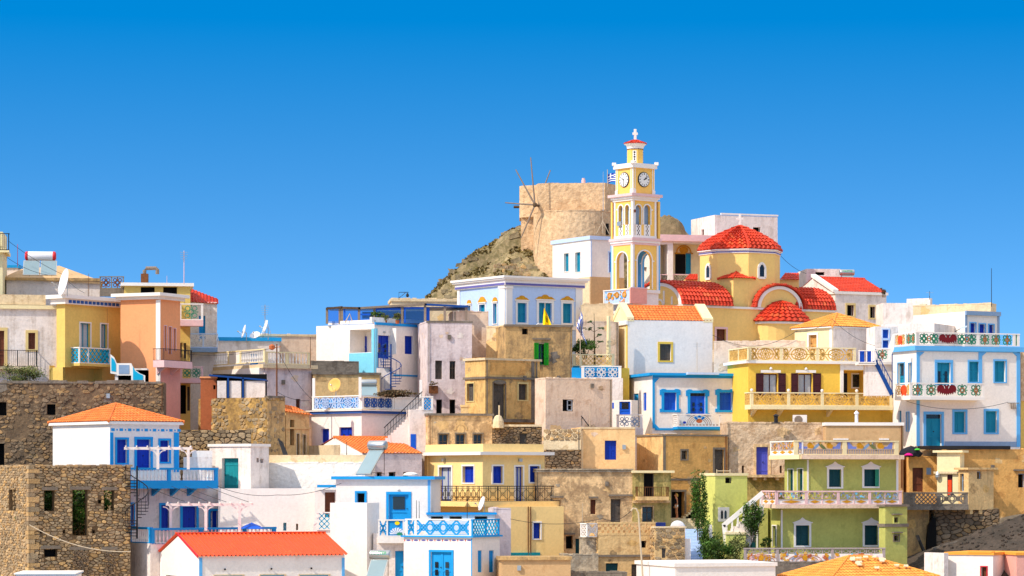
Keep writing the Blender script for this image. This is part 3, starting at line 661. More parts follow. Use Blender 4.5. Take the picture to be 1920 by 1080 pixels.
def heater(label, p, w, rz, tilt=50, npan=1, pw=1.0, ph=2.0, m='galv', ends='galv', r=.26, text=None, tm='textgreen'):
    """solar water heater: tank at p (its centre), collector sloping down in front"""
    p = Vector(p); f = fac_at(p, rz); x = Vector((*f.d, 0)); n = Vector((*f.n, 0)); up = Vector((0, 0, 1)); t = thing('solar_water_heater', label, 'solar water heater', p-up*(r+.12+ph*math.sin(R_(tilt))))
    mb = MB(); mb.lathe(p, [(r*.5, -w/2-.03), (r*.9, -w/2), (r, -w/2+.06), (r, w/2-.06), (r*.9, w/2), (r*.5, w/2+.03)], 18, ax=(n, up, x)); tank = mb.build('tank', m, t, True)
    if ends != m:
        for sg in (-1, 1): e = MB(); e.lathe(p+x*sg*(w/2-.07), [(r*1.012, -.1), (r*1.012, .06), (r*.7, .125), (r*.3, .13)] if sg > 0 else [(r*.3, -.13), (r*.7, -.125), (r*1.012, -.06), (r*1.012, .1)], 18, ax=(n, up, x)); e.build('end_cap', ends, tank, True)
    dn = (n*math.cos(R_(tilt))-up*math.sin(R_(tilt))); nr = (n*math.sin(R_(tilt))+up*math.cos(R_(tilt))); top = p-up*(r+.05)+n*.1
    for i in range(npan):
        c = top+x*((i-(npan-1)/2)*(pw+.08)); q = []
        def P3(a, b, h): return c+x*a+dn*b+nr*h
        fr = MB(); fr.hexa([P3(-pw/2, 0, 0), P3(pw/2, 0, 0), P3(pw/2, ph, 0), P3(-pw/2, ph, 0), P3(-pw/2, 0, .08), P3(pw/2, 0, .08), P3(pw/2, ph, .08), P3(-pw/2, ph, .08)]); g = fr.build('collector', 'galv', t)
        gl = MB(); gl.hexa([P3(-pw/2+.05, .05, .08), P3(pw/2-.05, .05, .08), P3(pw/2-.05, ph-.05, .08), P3(-pw/2+.05, ph-.05, .08), P3(-pw/2+.05, .05, .09), P3(pw/2-.05, .05, .09), P3(pw/2-.05, ph-.05, .09), P3(-pw/2+.05, ph-.05, .09)]); gl.build('pane', 'panelglass', g)
    mb = MB(); zb = (top+dn*ph).z
    for sg in (-1, 1):
        a = p+x*sg*w*.38-n*.05; mb.tube([a-up*r*.8, (a.x, a.y, zb)], .02); mb.tube([(a.x, a.y, zb+.1), top+x*sg*w*.38+dn*ph*.9], .018); mb.tube([a-up*r, top+x*sg*w*.38+dn*.6], .018)
    mb.tube([p+x*w*.4-up*r-n*.05, Vector(((p-x*w*.38).x, (p-x*w*.38).y, zb+.3))], .015); mb.build('stand', 'rust', t)
    if text: write(tank, text, r*.95, p+n*(r*.93)+up*r*.34+x*0, x, (up*.93-n*.36).normalized(), tm, .01)
    return t
def write(parent, s, size, c, x, y, m, ext=.01):
    cu = bpy.data.curves.new('text', 'FONT'); cu.body = s; cu.size = size; cu.extrude = ext; cu.align_x = 'CENTER'; cu.align_y = 'CENTER'; cu.resolution_u = 2
    ob = bpy.data.objects.new('text', cu); COL.objects.link(ob); me = bpy.data.meshes.new_from_object(ob.evaluated_get(bpy.context.evaluated_depsgraph_get())); bpy.data.objects.remove(ob)
    x = Vector(x).normalized(); y = Vector(y).normalized(); z = x.cross(y); mt = Matrix((x, y, z)).transposed().to_4x4(); p = parent
    while p.parent: p = p.parent
    mt.translation = Vector(c)-p.location; me.transform(mt); me.materials.clear(); me.materials.append(M(m))
    o = bpy.data.objects.new('lettering', me); COL.objects.link(o); o.parent = parent; return o
def mast(name, label, cat, px, y0, y1, Y, r=.02, m='galv', arms=0, group=None):
    p = P(px, y1, Y); q = P(px, y0, Y); t = thing(name, label, cat, p, group); mb = MB(); mb.tube([p, q], r, 6, 0, r*.7); mb.build('pole', m, t)
    if arms:
        mb = MB()
        for i in range(arms):
            z = q.z-.12-i*.16; l = .3-.02*i; mb.tube([(q.x-l, q.y, z), (q.x+l, q.y, z)], .009, 4)
        mb.tube([(q.x-.02, q.y-.05, q.z-.1), (q.x-.02, q.y-.05, q.z-.2-arms*.16)], .014, 4); mb.build('aerial', 'galv', t)
    return t
def wire(label, pts, sag=.4, r=.015, m='iron', name='cable', cat='cable'):
    pts = [P(*p) for p in pts]; L = []
    for a, b in zip(pts, pts[1:]):
        for i in range(13 if b is pts[-1] else 12):
            k = i/12; L.append(a.lerp(b, k)-Vector((0, 0, sag*4*k*(1-k))))
    mb = MB(); mb.tube(L, r, 5); o = mb.build(name, m, None, loc=L[0]); return tag(o, label, cat, 'cables strung between the houses')
def crown(parent, name, c, rad, n, size, m, seed=1, clumps=14, bright=(.45, 1.35), loc=None, flat=0.):
    rnd = random.Random(seed); mb = MB(); c = Vector(c); cl = []
    for i in range(clumps):
        while True:
            v = Vector((rnd.uniform(-1, 1), rnd.uniform(-1, 1), rnd.uniform(-1, 1)))
            if .3 < v.length < 1: break
        cl.append((Vector((v.x*rad[0], v.y*rad[1], v.z*rad[2])), rnd.uniform(.3, .5), rnd.uniform(*bright)))
    for i in range(n):
        o, k, b = rnd.choice(cl); v = Vector((rnd.gauss(0, .5), rnd.gauss(0, .5), rnd.gauss(0, .5)))
        if v.length > 1.2: continue
        p = c+o+Vector((v.x*rad[0]*k, v.y*rad[1]*k, v.z*rad[2]*k)); a = Vector((rnd.uniform(-1, 1), rnd.uniform(-1, 1), rnd.uniform(-1, 1))).normalized()
        d = a.orthogonal().normalized(); e = a.cross(d); s = size*rnd.uniform(.6, 1.3); f = b*rnd.uniform(.75, 1.25); g = rnd.uniform(.85, 1.2)
        mb.add([p-d*s, p+e*s*.45, p+d*s, p-e*s*.45], [(0, 1, 2, 3)], 0, (f*g, f, f*.8))
    return mb.build(name, m, parent, loc=loc)
def hrail(H, wf, x0, x1, yt, yb, style, post='white', pan='white', posts=(), o=0, **k):
    f = H.fac(wf).off(o); a, b = sorted((f.u(x0), f.u(x1))); m = (a+b)/2
    rail(H.root, f, a, b, f.z(yb, m), f.z(yt, m), style, post, pan, [f.u(p) for p in posts], **k)
House.rail = hrail
# ================================================================ ground
def grid(xs, ys, fz):
    mb = MB(); n = len(xs); mb.v = [Vector((x, y, fz(x, y))) for y in ys for x in xs]
    for j in range(len(ys)-1):
        for i in range(n-1): mb.f.append([j*n+i, j*n+i+1, (j+1)*n+i+1, (j+1)*n+i]); mb.m.append(0); mb.c.append(None)
    return mb
mat('earth', (204, 178, 142), var=.25, dirt=.5, dcol=(110, 96, 66), bump=.8, bsc=2, streak=False)
mat('scrubhill', (164, 142, 104), var=.35, dirt=.9, dcol=(92, 84, 48), bump=1.2, bsc=1.6, sc=.5, streak=False)
mat('rockhill', (138, 116, 84), var=.3, dirt=.8, dcol=(92, 78, 50), bump=1.2, bsc=1.2, streak=False)
mat('hillrock', (158, 140, 108), var=.35, dirt=.5, dcol=(110, 96, 66), bump=1., bsc=4, sc=.9, streak=False)
ys = [-400, -100, 60, 120, 150, 180]+[190+i*2 for i in range(45)]+[290, 310, 360, 420, 700, 2000, 9000]
xs = [-6000, -2000, -600, -200, -100]+[-60+i*2 for i in range(61)]+[100, 200, 600, 2000, 6000]
struct(grid(xs, ys, terrain_z).build('ground', 'earth'))
SIL = [(770, 600), (800, 560), (822, 537), (840, 519), (858, 502), (872, 489), (890, 474), (905, 465), (928, 452), (945, 441), (958, 432), (975, 428), (1010, 420), (1090, 405), (1150, 402), (1228, 406), (1245, 408), (1262, 413), (1276, 424), (1288, 440), (1320, 470), (1360, 520)]
def sil(px):
    if px <= SIL[0][0]: return SIL[0][1]
    for (a, b), (c, d) in zip(SIL, SIL[1:]):
        if a <= px <= c: return b+(d-b)*(px-a)/(c-a)
    return SIL[-1][1]
def hill_z(x, y):
    yc = 262; px = 960+x*F/yc; top = (HY-sil(px))*yc/F
    d = (yc-y)/16 if y < yc else (y-yc)/20
    k = max(0, 1-d*1.02) if d > .12 else 1-d*d*4
    nz = noise.fractal(Vector((x*.35, y*.35, 3.1)), .9, 2.1, 6)*.5; st = noise.noise(Vector((x*.25, y*.25, 1)))*1.2
    ledge = abs(((x*.25+y*.1+st) % 1.)-.5)-.25
    return 8+(top-8)*k+(nz+ledge*.5)*min(1, abs(d)*3+.25)
hx = [-12+i*.22 for i in range(150)]; hy = [243+i*.35 for i in range(110)]
struct(grid(hx, hy, hill_z).build('hill', 'scrubhill'))
# dark rock outcrop behind the bell tower
mb = MB(); rr = random.Random(4)
def rock_z(x, y):
    c = P(1250, 440, 256); dx, dy = (x-c.x)/2.1, (y-c.y)/3.
    k = max(0, 1-(abs(dx)**2.6+abs(dy)**2))
    return c.z-3+(3+1.55+.35*noise.fractal(Vector((x*1.1, y*1.1, 5)), .9, 2.2, 5))*k**.5
c = P(1250, 440, 256)
struct(grid([c.x-2.2+i*.1 for i in range(45)], [253+i*.2 for i in range(31)], rock_z).build('rock_outcrop', 'rockhill'))
# scrub and loose stones scattered over the hill
mb = MB(); rr = random.Random(9)
for i in range(420):
    x = rr.uniform(-8, 3); y = rr.uniform(247, 263); z = hill_z(x, y); s = rr.uniform(.04, .2)*(1 if noise.noise(Vector((x*.4, y*.4, 2))) > .1 else .5)
    mb.lathe((x, y, z), [(s*.6, -.05), (s, s*.3), (s*.7, s*.7), (s*.1, s*.9)], 5)
for i in range(520):      # outcropping ledges and boulders
    x = rr.uniform(-9, 4); y = rr.uniform(247, 263)
    if noise.noise(Vector((x*.3, y*.3, 6))) < -.05: continue
    z = hill_z(x, y); w = rr.uniform(.15, .65); h = w*rr.uniform(.3, .7); a = rr.uniform(-.3, .3); q = [Vector((x+w*sx*rr.uniform(.7, 1.1), y+w*.6*sy*rr.uniform(.7, 1.1), z+h*sz*rr.uniform(.6, 1.1)+a*sx*w-.05)) for sz in (-1, .7) for sx, sy in ((-1, -1), (1, -1), (1, 1), (-1, 1))]; mb.hexa(q)
struct(mb.build('loose_stones', 'hillrock'), 'stuff')
mb = MB()
for i in range(8000):
    x = rr.uniform(-9, 6); y = rr.uniform(247, 264)
    if noise.noise(Vector((x*.5, y*.5, 9))) < -.05: continue
    z = hill_z(x, y); s = rr.uniform(.06, .2); f = rr.uniform(.45, 1.1)
    for k in range(3):
        a = Vector((rr.uniform(-1, 1), rr.uniform(-1, 1), rr.uniform(.2, 1)))*s; b = a.orthogonal().normalized()*s*.7; p = Vector((x, y, z+.02))+a*.3
        mb.add([p-b, p+a, p+b, p-a*.3], [(0, 1, 2, 3)], 0, (f*1.1, f, f*.8))
struct(mb.build('low_scrub', 'leaf_scrub'), 'stuff')
mb = MB(); f = Fac(*P(925, 0, 252).to_2d(), (.96, .28), (.28, -.96)); q0 = f.u(995); zt = f.z(496, q0*.5)
stones(mb, f, 0, q0, zt-2, zt+.1, (), 1, .34, .24, 6, .75); tag(mb.build('stone_wall', ['mortar', 'stone'], None, loc=f.pt(0, zt-2)), 'pale dry stone terrace wall on the hill left of the windmill', 'wall')
# ================================================================ windmill
def rounded_foot(x0, x1, y0, y1, r, sides='l', n=10):
    pts = []
    for i in range(n+1): t = math.pi+math.pi/2*i/n; pts.append((x0+r+r*math.cos(t), y0+r+r*math.sin(t)))
    pts += [(x1, y0), (x1, y1)]
    for i in range(n+1): t = math.pi/2+math.pi/2*i/n; pts.append((x0+r+r*math.cos(t), y1-r+r*math.sin(t)))
    return pts
Y0 = 255; wl = thing('windmill', 'old round stone windmill with bare wooden arms on top of the hill', 'windmill', P(1075, 530, Y0))
a, b = P(998, 393, Y0), P(1157, 393, Y0)
mb = MB(); cyl = P(1078, 0, Y0+3.9); rad = P(1156, 0, cyl.y).x-cyl.x; ft = [(cyl.x+rad*math.cos(2*math.pi*i/40), cyl.y+rad*math.sin(2*math.pi*i/40)) for i in range(40)]; mb.prism(ft, 11, a.z); mb.build('lower_drum', 'mill', wl)
mb = MB(); rr = random.Random(8)
for i in range(40):
    p, q = Vector(ft[i]), Vector(ft[(i+1) % 40]); dd = (q-p).normalized(); fx = Fac(p.x, p.y, dd, Vector((dd.y, -dd.x)))
    if fx.n[1] < .3: mb.box(fx, -.02, (q-p).length+.02, a.z-.06, a.z+rr.uniform(-.02, .1), -.5, rr.uniform(.01, .05))
mb.build('top_course', 'mill', wl)
a2, b2 = P(1009, 347, Y0+2.2), P(1134, 344, Y0+2.2)
mb = MB(); mb.prism([(a2.x, Y0+2.2), (b2.x, Y0+1.6), (b2.x+1.0, Y0+3.4), (b2.x+1.0, Y0+8), (a2.x-1.6, Y0+8), (a2.x-1.6, Y0+4.6), (a2.x-1.3, Y0+4.1), (a2.x-.2, Y0+3.6)], a.z-.3, b2.z); mb.build('upper_wall', 'mill', wl)
mb = MB(); l0 = P(977, 352, Y0+4.4); mb.prism([(l0.x, Y0+4.4), (a2.x-.02, Y0+4.3), (a2.x-.02, Y0+8), (l0.x, Y0+8)], 14, l0.z); mb.build('side_wall', 'mill', wl)
for x0, x1, yy in ((1009, 1134, 345),):   # ragged top course
    mb = MB(); rr = random.Random(x0); q = P(x0, yy, Y0+(2.2 if yy < 390 else 0)); e = P(x1, yy, q.y)
    x = q.x+.3
    while x < e.x-.4:
        w = rr.uniform(.2, .6); oy = 3.6*(1-math.sqrt(max(0, 1-max(0, 1-(x-q.x)/3.6)**2))) if yy > 390 else 0
        mb.box(GX, x, x+w, q.z-.08, q.z+rr.uniform(.0, .12), -(q.y+oy+.5), -(q.y+oy-.02)); x += w*1.05
    mb.build('top_course', 'mill', wl)
hub = P(1003, 384, Y0+1.2)
mb = MB(); mb.tube([hub, hub+Vector((.5, 1.6, 0))], .12); mb.lathe(hub, [(.1, -.18), (.2, -.1), (.2, .1), (.1, .18)], 8, ax=(Vector((0, 0, 1)), Vector((.95, -.3, 0)), Vector((.3, .95, 0)))); mb.build('hub', 'bark', wl)
for px, py, dy in ((967, 318, .3), (995, 295, -.2), (947, 380, .6), (977, 446, .4)):
    mb = MB(); mb.tube([hub, hub.lerp(P(px, py, hub.y+dy), .5)+Vector((0, 0, -.02)), P(px, py, hub.y+dy)], .085, 6, 0, .05); mb.build('arm', 'woodgrey', wl)
mb = MB(); mb.tube([P(1018, 356, Y0+3.2), P(1032, 319, Y0+3.2)], .07, 6, 0, .05); mb.build('arm', 'woodgrey', wl)
mb = MB(); mb.tube([P(963, 388, Y0+5), P(980, 388, Y0+5)], .13, 6); mb.build('beam_end', 'bark', wl)
fw_ = Fac(b.x-3, Y0, (1, 0), (0, -1)); q0, q1 = P(1118, 439, Y0+.8), P(1142, 418, Y0+.8)
mb = MB(); mb.box(Fac(0, Y0+1.4, (1, 0), (0, -1)), q0.x, q1.x, q0.z, q1.z, -.6, .012); mb.build('window', 'dark', wl)
mb = MB()
for k in (-.55, 0, .55): mb.tube([(q0.x+.55+k, Y0+.5, q0.z), (q0.x+.55, Y0+.55, q1.z+.15)], .025, 5)
mb.tube([(q0.x+.55, Y0+.55, q1.z+.1), (q0.x+.55, Y0+.55, q1.z+.9)], .02, 5); o = mb.build('tripod', 'pole', None, loc=(q0.x+.55, Y0-.3, q0.z)); tag(o, 'thin wooden tripod before the dark opening of the windmill', 'tripod')
f2 = Fac(0, Y0+1.6, (1, 0), (0, -1)); q0, q1 = P(1139, 392, Y0+3.3), P(1152, 370, Y0+3.3)
mb = MB(); mb.box(Fac(0, Y0+3.36, (1, 0), (0, -1)), q0.x, q1.x, q0.z, q1.z, 0, .12); mb.build('window', 'dark', wl)
mb = MB(); p = P(1094, 345, Y0+3); mb.lathe(p, [(.17, -.1), (.17, .35), (.13, .36), (.13, .5)], 8); tag(mb.build('chimney_pipe', 'pink_trim', None, loc=p), 'short pinkish chimney pipe on top of the windmill', 'chimney')
mast('aerial_mast', 'thin lattice mast against the right end of the windmill', 'mast', 1131, 322, 395, Y0+.8, .03, 'galv')
# ================================================================ white houses at the top
H = House('house', 'white cubic house with two turquoise windows right below the windmill', 'house', 1107, 248, 30, 1036, 1170, 443, 575, 'white',
          L=[('s', 1058, 475, 1067, 509, 'teal', 'white', 1.5), ('s', 1079, 473, 1089, 510, 'teal', 'white', 1.5)], R=[('s', 1142, 473, 1149, 510, 'cobalt', 'paleblue', 2)])
H.band(442, 449, .12, 'paleblue'); H.strip('R', 1107.5, 450, 1109.5, 520, 'paleblue')
H.strip('R', 1107, 520, 1170, 574, 'tan', .06, 'lower_wall'); H.strip('L', 1086, 520, 1107, 574, 'cream_stone', .06, 'lower_wall')
H = House('house', 'pale pink house with an open porch to the right of the bell tower', 'house', 1236, 249, 12, 1225, 1362, 441, 560, 'white', dl=5,
          R=[('o', 1262, 456, 1340, 529, 'white', None, 0, dict(r=1.6)), ('o', 1238, 458, 1252, 529, 'white', None, 0, dict(r=1.6))])
H.band(440, 452, .3, 'pink_trim'); f = H.R
bk = f.off(-1.6); mb = MB(); a, b, c, d = f.rect(1236, 456, 1345, 531); mb.box(bk, a, b, c, d, -.05, -.002); mb.build('porch_wall', 'cream', H.root)
f3 = f.off(-1.6); u0, u1, z0, z1 = f3.rect(1266, 475, 1285, 514)
mb = MB(); mb.box(f3, u0, u1, z0, z1, .003, .03); dr = mb.build('door', 'dark', H.root); mb = MB(); leafdoor(mb, f3, u1+.02, f3.u(1295), z0, z1, .04); mb.build('door_leaf', 'teal', dr)
mb = MB(); cu = f3.u(1282); cz = f3.z(472, cu); mb.ring(f3, cu, cz-.1, .62, .1, .003, .05, 12, 0, 0, math.pi); mb.blob(f3, cu, cz+.15, .4, .3, .003, .04, 10); mb.box(f3, cu-.8, cu+.8, cz-.2, cz-.08, .003, .05); mb.build('ornament', 'gold', H.root)
H.rail('R', 1238, 1253, 514, 529, 'flower', 'pink_trim', 'concrete', pw=.06, o=-.1); H.rail('R', 1262, 1300, 514, 529, 'flower', 'pink_trim', 'concrete', pw=.06, o=-.1)
H = House('house', 'blank white cubic house on the skyline behind the red dome', 'house', 1340, 252, 20, 1299, 1458, 403, 480, 'white_old', dl=5, L=[('h', 1315, 430, 1320, 441, 'brownwood')], R=[('h', 1412, 426, 1426, 438)])
mb = MB(); a, b, c, d = H.R.rect(1352, 401.5, 1459, 404); mb.box(H.R, a, b, c, d+.02, -.15, .03); mb.build('coping', 'white', H.root)
# ================================================================ bell tower
YT = 235.; TH = 38; cx = 1186
t = thing('bell_tower', 'tall yellow and white church bell tower with clocks and a red cap', 'bell tower', P(1186, 580, YT))
TR, TL = facs(cx, YT, TH); wR, wL = TR.u(1234), TL.u(1148)
ctr = TR.pt(wR/2, 0, -wL/2)
def sq(e, fx=1.): return [TR.pt(a, 0, b).to_2d() for a, b in ((-e, e), (wR+e, e), (wR+e, -wL-e), (-e, -wL-e))]
def ztow(py): return (HY-py)*YT/F
def tband(y0, y1, e, m, n='cornice'): mb = MB(); mb.prism(sq(e), ztow(y1), ztow(y0)); return mb.build(n, m, t)
def tface(fac, w, y0, y1, e, m='yellow_tower', holes=(), name='wall', thick=.25):
    """tower wall slab between two heights, arches cut as real openings; e<0 insets"""
    mb = MB(); f = fac.off(e); a, b = -e, w+e; z0, z1 = ztow(y1), ztow(y0)
    hs = sorted((h[0], h[1], h[2], h[3]) for h in holes); u = a
    for h0, h1, hz0, hz1 in hs:
        mb.box(f, u, h0, z0, z1, -thick, 0); r = (h1-h0)/2; c = (h0+h1)/2; n = 8; zs = hz1-r
        for i in range(n):
            t0, t1 = math.pi*(1-i/n), math.pi*(1-(i+1)/n); p0, p1 = c+r*math.cos(t0), c+r*math.cos(t1); q0, q1 = zs+r*math.sin(t0), zs+r*math.sin(t1); q = f.pt
            mb.hexa([q(p0, q0, -thick), q(p1, q1, -thick), q(p1, q1, 0), q(p0, q0, 0), q(p0, z1, -thick), q(p1, z1, -thick), q(p1, z1, 0), q(p0, z1, 0)])
        if hz0 > z0: mb.box(f, h0, h1, z0, hz0, -thick, 0)
        u = h1
    mb.box(f, u, b, z0, z1, -thick, 0); o = mb.build(name, m, t)
    for h0, h1, hz0, hz1 in hs:
        g = MB(); r = (h1-h0)/2; c = (h0+h1)/2; g.ring(f, c, hz1-r, r+.045, .09, .003, .05, 12, 0, 0, math.pi)
        for x in (h0-.09, h1): g.box(f, x, x+.09, hz0, hz1-r, .003, .05)
        g.box(f, h0-.22, h0-.09, hz1-r-.1, hz1-r, .003, .07); g.box(f, h1+.09, h1+.22, hz1-r-.1, hz1-r, .003, .07); g.build('arch_trim', 'trimwhite', o)
    return o
def hole(fac, x0, y0, x1, y1, e=0): f = fac.off(e); a, b, c, d = f.rect(x0, y0, x1, y1); return (a, b, c, d)
back = {}
for y0, y1, e, hr, hl in ((457, 542, 0, [hole(TR, 1195, 470, 1222, 541)], [hole(TL, 1156.5, 473, 1177, 541)]),
                          (374, 445, -.12, [hole(TR, 1193, 384, 1204, 421), hole(TR, 1209, 384, 1221, 421)], [hole(TL, 1158, 385, 1166, 421), hole(TL, 1170.5, 384, 1178, 421)])):
    for f, w, h in ((TR, wR, hr), (TL, wL, hl)):
        tface(f, w, y0, y1, e, 'yellow_tower', h)
        g = f.off(e)
        for a in (-e, w+e-.16): mb = MB(); mb.box(g, a-.01, a+.17, ztow(y1), ztow(y0), .003, .045); mb.build('pilaster', 'trimwhite', t)
        # far sides: the same walls seen through the arches
        far = Fac(f.x-f.n[0]*(wL if f is TR else wR), f.y-f.n[1]*(wL if f is TR else wR), f.d, f.n)
        tface(far, w, y0, y1, e, 'skypale' if y0 > 400 else 'yellow_tower', h if y0 > 400 else [], thick=.2)
    mb = MB(); mb.prism(sq(-.3), ztow(y0)-.02, ztow(y0)+.05); mb.build('ceiling', 'white', t)
for f, hs in ((TR, [hole(TR, 1193, 384, 1204, 421), hole(TR, 1209, 384, 1221, 421)]), (TL, [hole(TL, 1158, 385, 1166, 421), hole(TL, 1170.5, 384, 1178, 421)])):
    g = f.off(-.12)
    for h0, h1, c, d in hs:
        mb = MB(); mb.box(g, h0+.005, h1-.005, c, d, -.34, -.27); mb.build('shutter', 'greyblue', t)
        mb = MB(); zz = ztow(443); mb.box(g, h0, h1, zz, c, .003, .02); pn = mb.build('railing_panel', 'trimwhite', t)
        mb = MB()
        for i in range(3):
            z = zz+(c-zz)*(i+.5)/3
            for du, dz in ((.1, 0), (-.1, 0), (0, .12), (0, -.12)): mb.blob(g, (h0+h1)/2+du, z+dz, .045, .07, .02, .028, 6)
        mb.build('cutwork', 'dark', pn)
for y0, y1, e, m in ((445, 450, .2, 'pink_trim'), (450, 454, .12, 'trimwhite'), (454, 458, .06, 'pink_trim'), (362, 367, .26, 'pink_trim'), (367, 371, .1, 'trimwhite'), (371, 375, -.02, 'trimwhite'), (440, 445, -.08, 'trimwhite')): tband(y0, y1, e, m)
# clock stage
e3 = -.22; mb = MB(); mb.prism(sq(e3), ztow(362), ztow(306)); mb.build('clock_stage', 'yellow_tower', t)
for f, w in ((TR, wR), (TL, wL)):
    g = f.off(e3)
    for a in (-e3, w+e3-.22): mb = MB(); mb.box(g, a-.01, a+.23, ztow(362), ztow(306), .003, .05); mb.box(g, a-.04, a+.26, ztow(362), ztow(354), .05, .09); mb.build('pilaster', 'trimwhite', t); mb = MB(); mb.box(g, a+.06, a+.16, ztow(352), ztow(311), .051, .058); mb.build('inset', 'yellow_tower', t)
    c = w/2; z = ztow(334.5); x = Vector((*f.d, 0)); n = Vector((*f.n, 0)); up = Vector((0, 0, 1)); R0 = .6
    mb = MB(); mb.lathe(g.pt(c, z, 0), [(R0, -.05), (R0, .05), (R0*.9, .08)], 28, ax=(x, up, n)); ck = mb.build('clock', 'iron', t)
    mb = MB(); mb.lathe(g.pt(c, z, 0), [(R0*.9, .05), (R0*.9, .09), (.01, .095)], 28, ax=(x, up, n)); mb.build('dial', 'clockface', ck)
    mb = MB()
    for i in range(12):
        th = i*math.pi/6; mb.bar(g, (c+R0*.64*math.sin(th), z+R0*.64*math.cos(th)), (c+R0*.84*math.sin(th), z+R0*.84*math.cos(th)), .05 if i % 3 else .075, .095, .102)
    mb.build('numerals', 'iron', ck)
    mb = MB(); hm = 42*6; hh = 1.15*30
    for th, l, wd in ((R_(45), R0*.72, .05), (R_(66), R0*.48, .075)) if f is TR else ((R_(180), R0*.72, .04), (R_(62), R0*.45, .06)): mb.bar(g, (c-.08*math.sin(th), z-.08*math.cos(th)), (c+l*math.sin(th), z+l*math.cos(th)), wd, .104, .112)
    mb.build('hands', 'iron', ck)
mb = MB(); mb.prism(sq(-.05), ztow(313), ztow(304.5)); mb.build('crown_parapet', 'trimwhite', t)
for p in sq(-.1): mb = MB(); mb.prism([(p[0]-.16, p[1]-.16), (p[0]+.16, p[1]-.16), (p[0]+.16, p[1]+.16), (p[0]-.16, p[1]+.16)], ztow(306), ztow(300.5)); mb.build('corner_block', 'trimwhite', t)
def octo(r, k=8, ph=0): return [(ctr.x+r*math.cos(R_(TH)+math.pi/8+ph+2*math.pi*i/k), ctr.y+r*math.sin(R_(TH)+math.pi/8+ph+2*math.pi*i/k)) for i in range(k)]
r8 = .66; mb = MB(); mb.prism(octo(r8), ztow(306), ztow(275)); mb.build('lantern', 'yellow_tower', t)
mb = MB(); mb.prism(octo(r8+.03), ztow(276.5), ztow(275)); mb.build('band', 'brownwood', t)
zz = [ztow(275), ztow(272), ztow(266)]; mb = MB(); rs = [r8+.02, r8+.03, r8+.18]
v = [(x, y, z) for r, z in zip(rs, zz) for x, y in octo(r)]; mb.add(v, [(i*8+j, i*8+(j+1) % 8, i*8+8+(j+1) % 8, i*8+8+j) for i in range(2) for j in range(8)]+[tuple(range(16, 24))]); mb.build('flare', 'trimwhite', t)
for i in range(8):
    o8 = octo(r8); p, q = Vector(o8[i]), Vector(o8[(i+1) % 8]); dd = (q-p); L = dd.length; dd /= L; nrm = Vector((dd.y, -dd.x)); fx = Fac(p.x, p.y, dd, nrm)
    if i % 2 == 0:
        mb = MB(); mb.box(fx, L*.2, L*.8, ztow(303), ztow(279), .003, .02); pn = mb.build('railing_panel', 'trimwhite', t); mb = MB()
        for k in range(5): mb.blob(fx, L*.5, ztow(300-k*4.5), .07 if k % 2 else .1, .09, .02, .03, 4, 0)
        mb.build('cutwork', 'dark', pn)
mb = MB()
o8 = octo(r8+.3); apex = Vector((ctr.x, ctr.y, ztow(256.5)))
for i in range(8):
    p, q = o8[i], o8[(i+1) % 8]; tiles(t, 'roof', (*p, ztow(265.5)), (*q, ztow(265.5)), apex, apex, 'tile_red', .2, .3, True, seed=i, amp=.04)
mb = MB(); mb.prism(octo(r8+.26), ztow(266)-.02, ztow(265.5)); mb.build('eaves', 'trimwhite', t)
gx = Fac(ctr.x, ctr.y, (math.cos(R_(10)), math.sin(R_(10))), (math.sin(R_(10)), -math.cos(R_(10))))
mb = MB(); mb.box(gx, -.09, .09, ztow(258), ztow(237), -.07, .07); mb.box(gx, -.2, .2, ztow(248), ztow(243.5), -.065, .065); mb.build('cross', 'trimwhite', t)
mb = MB(); mb.lathe(TR.off(-.1).pt(.28, ztow(395), .06), [(.02, -.12), (.07, -.1), (.09, .05), (.03, .14)], 10); mb.build('floodlight', 'brownwood', t)
mb = MB(); g = TL.off(-.1); u = g.u(1163); mb.box(g, u-.22, u+.22, ztow(421), ztow(413), .1, .16); mb.build('floodlight', 'galv', t)
# base and balcony of the tower
tband(542, 548, .12, 'trimwhite', 'base'); tband(548, 720, .02, 'white', 'base')
for f, w, x0, x1, mats in ((TL.off(.5), wL, 1131, 1182, 0), (TR.off(.5), wR, 1182, 1213, 1)):
    a, b = sorted((f.u(x0), f.u(x1))); z0, z1 = f.z(569), f.z(541)
    if mats: mb = MB(); mb.box(f, a, b, z0, z1, -.12, 0); mb.build('balcony_wall', 'pink_wall', t); mb = MB(); mb.box(f, a, b+.02, z1, z1+.1, -.16, .04); mb.build('handrail', 'pink_trim', t)
    else:
        rr = random.Random(5)
        def rel(mb, fac, a, b, c, d, o0, o1):
            mb.box(fac, a, b, c, d, o0, o1-.02, 0)
            for i in range(34): mb.blob(fac, rr.uniform(a+.12, b-.12), rr.uniform(c+.08, d-.08), rr.uniform(.05, .15), rr.uniform(.04, .1), o1-.02, o1+rr.uniform(0, .03), 7, rr.uniform(0, 3), rr.choice([1, 1, 1, 2, 3]))
            for k in (.2, .5, .8): mb.ring(fac, a+(b-a)*k, d-(d-c)*.35, .2, .09, o1, o1+.05, 12, 1); mb.blob(fac, a+(b-a)*k, d-(d-c)*.35, .13, .13, o1, o1+.03, 10, 0, 3)
        rail(t, f, a, b, z0, z1, (rel, ['paleblue', 'gold', 'skypale', 'orange_wall']), 'white')
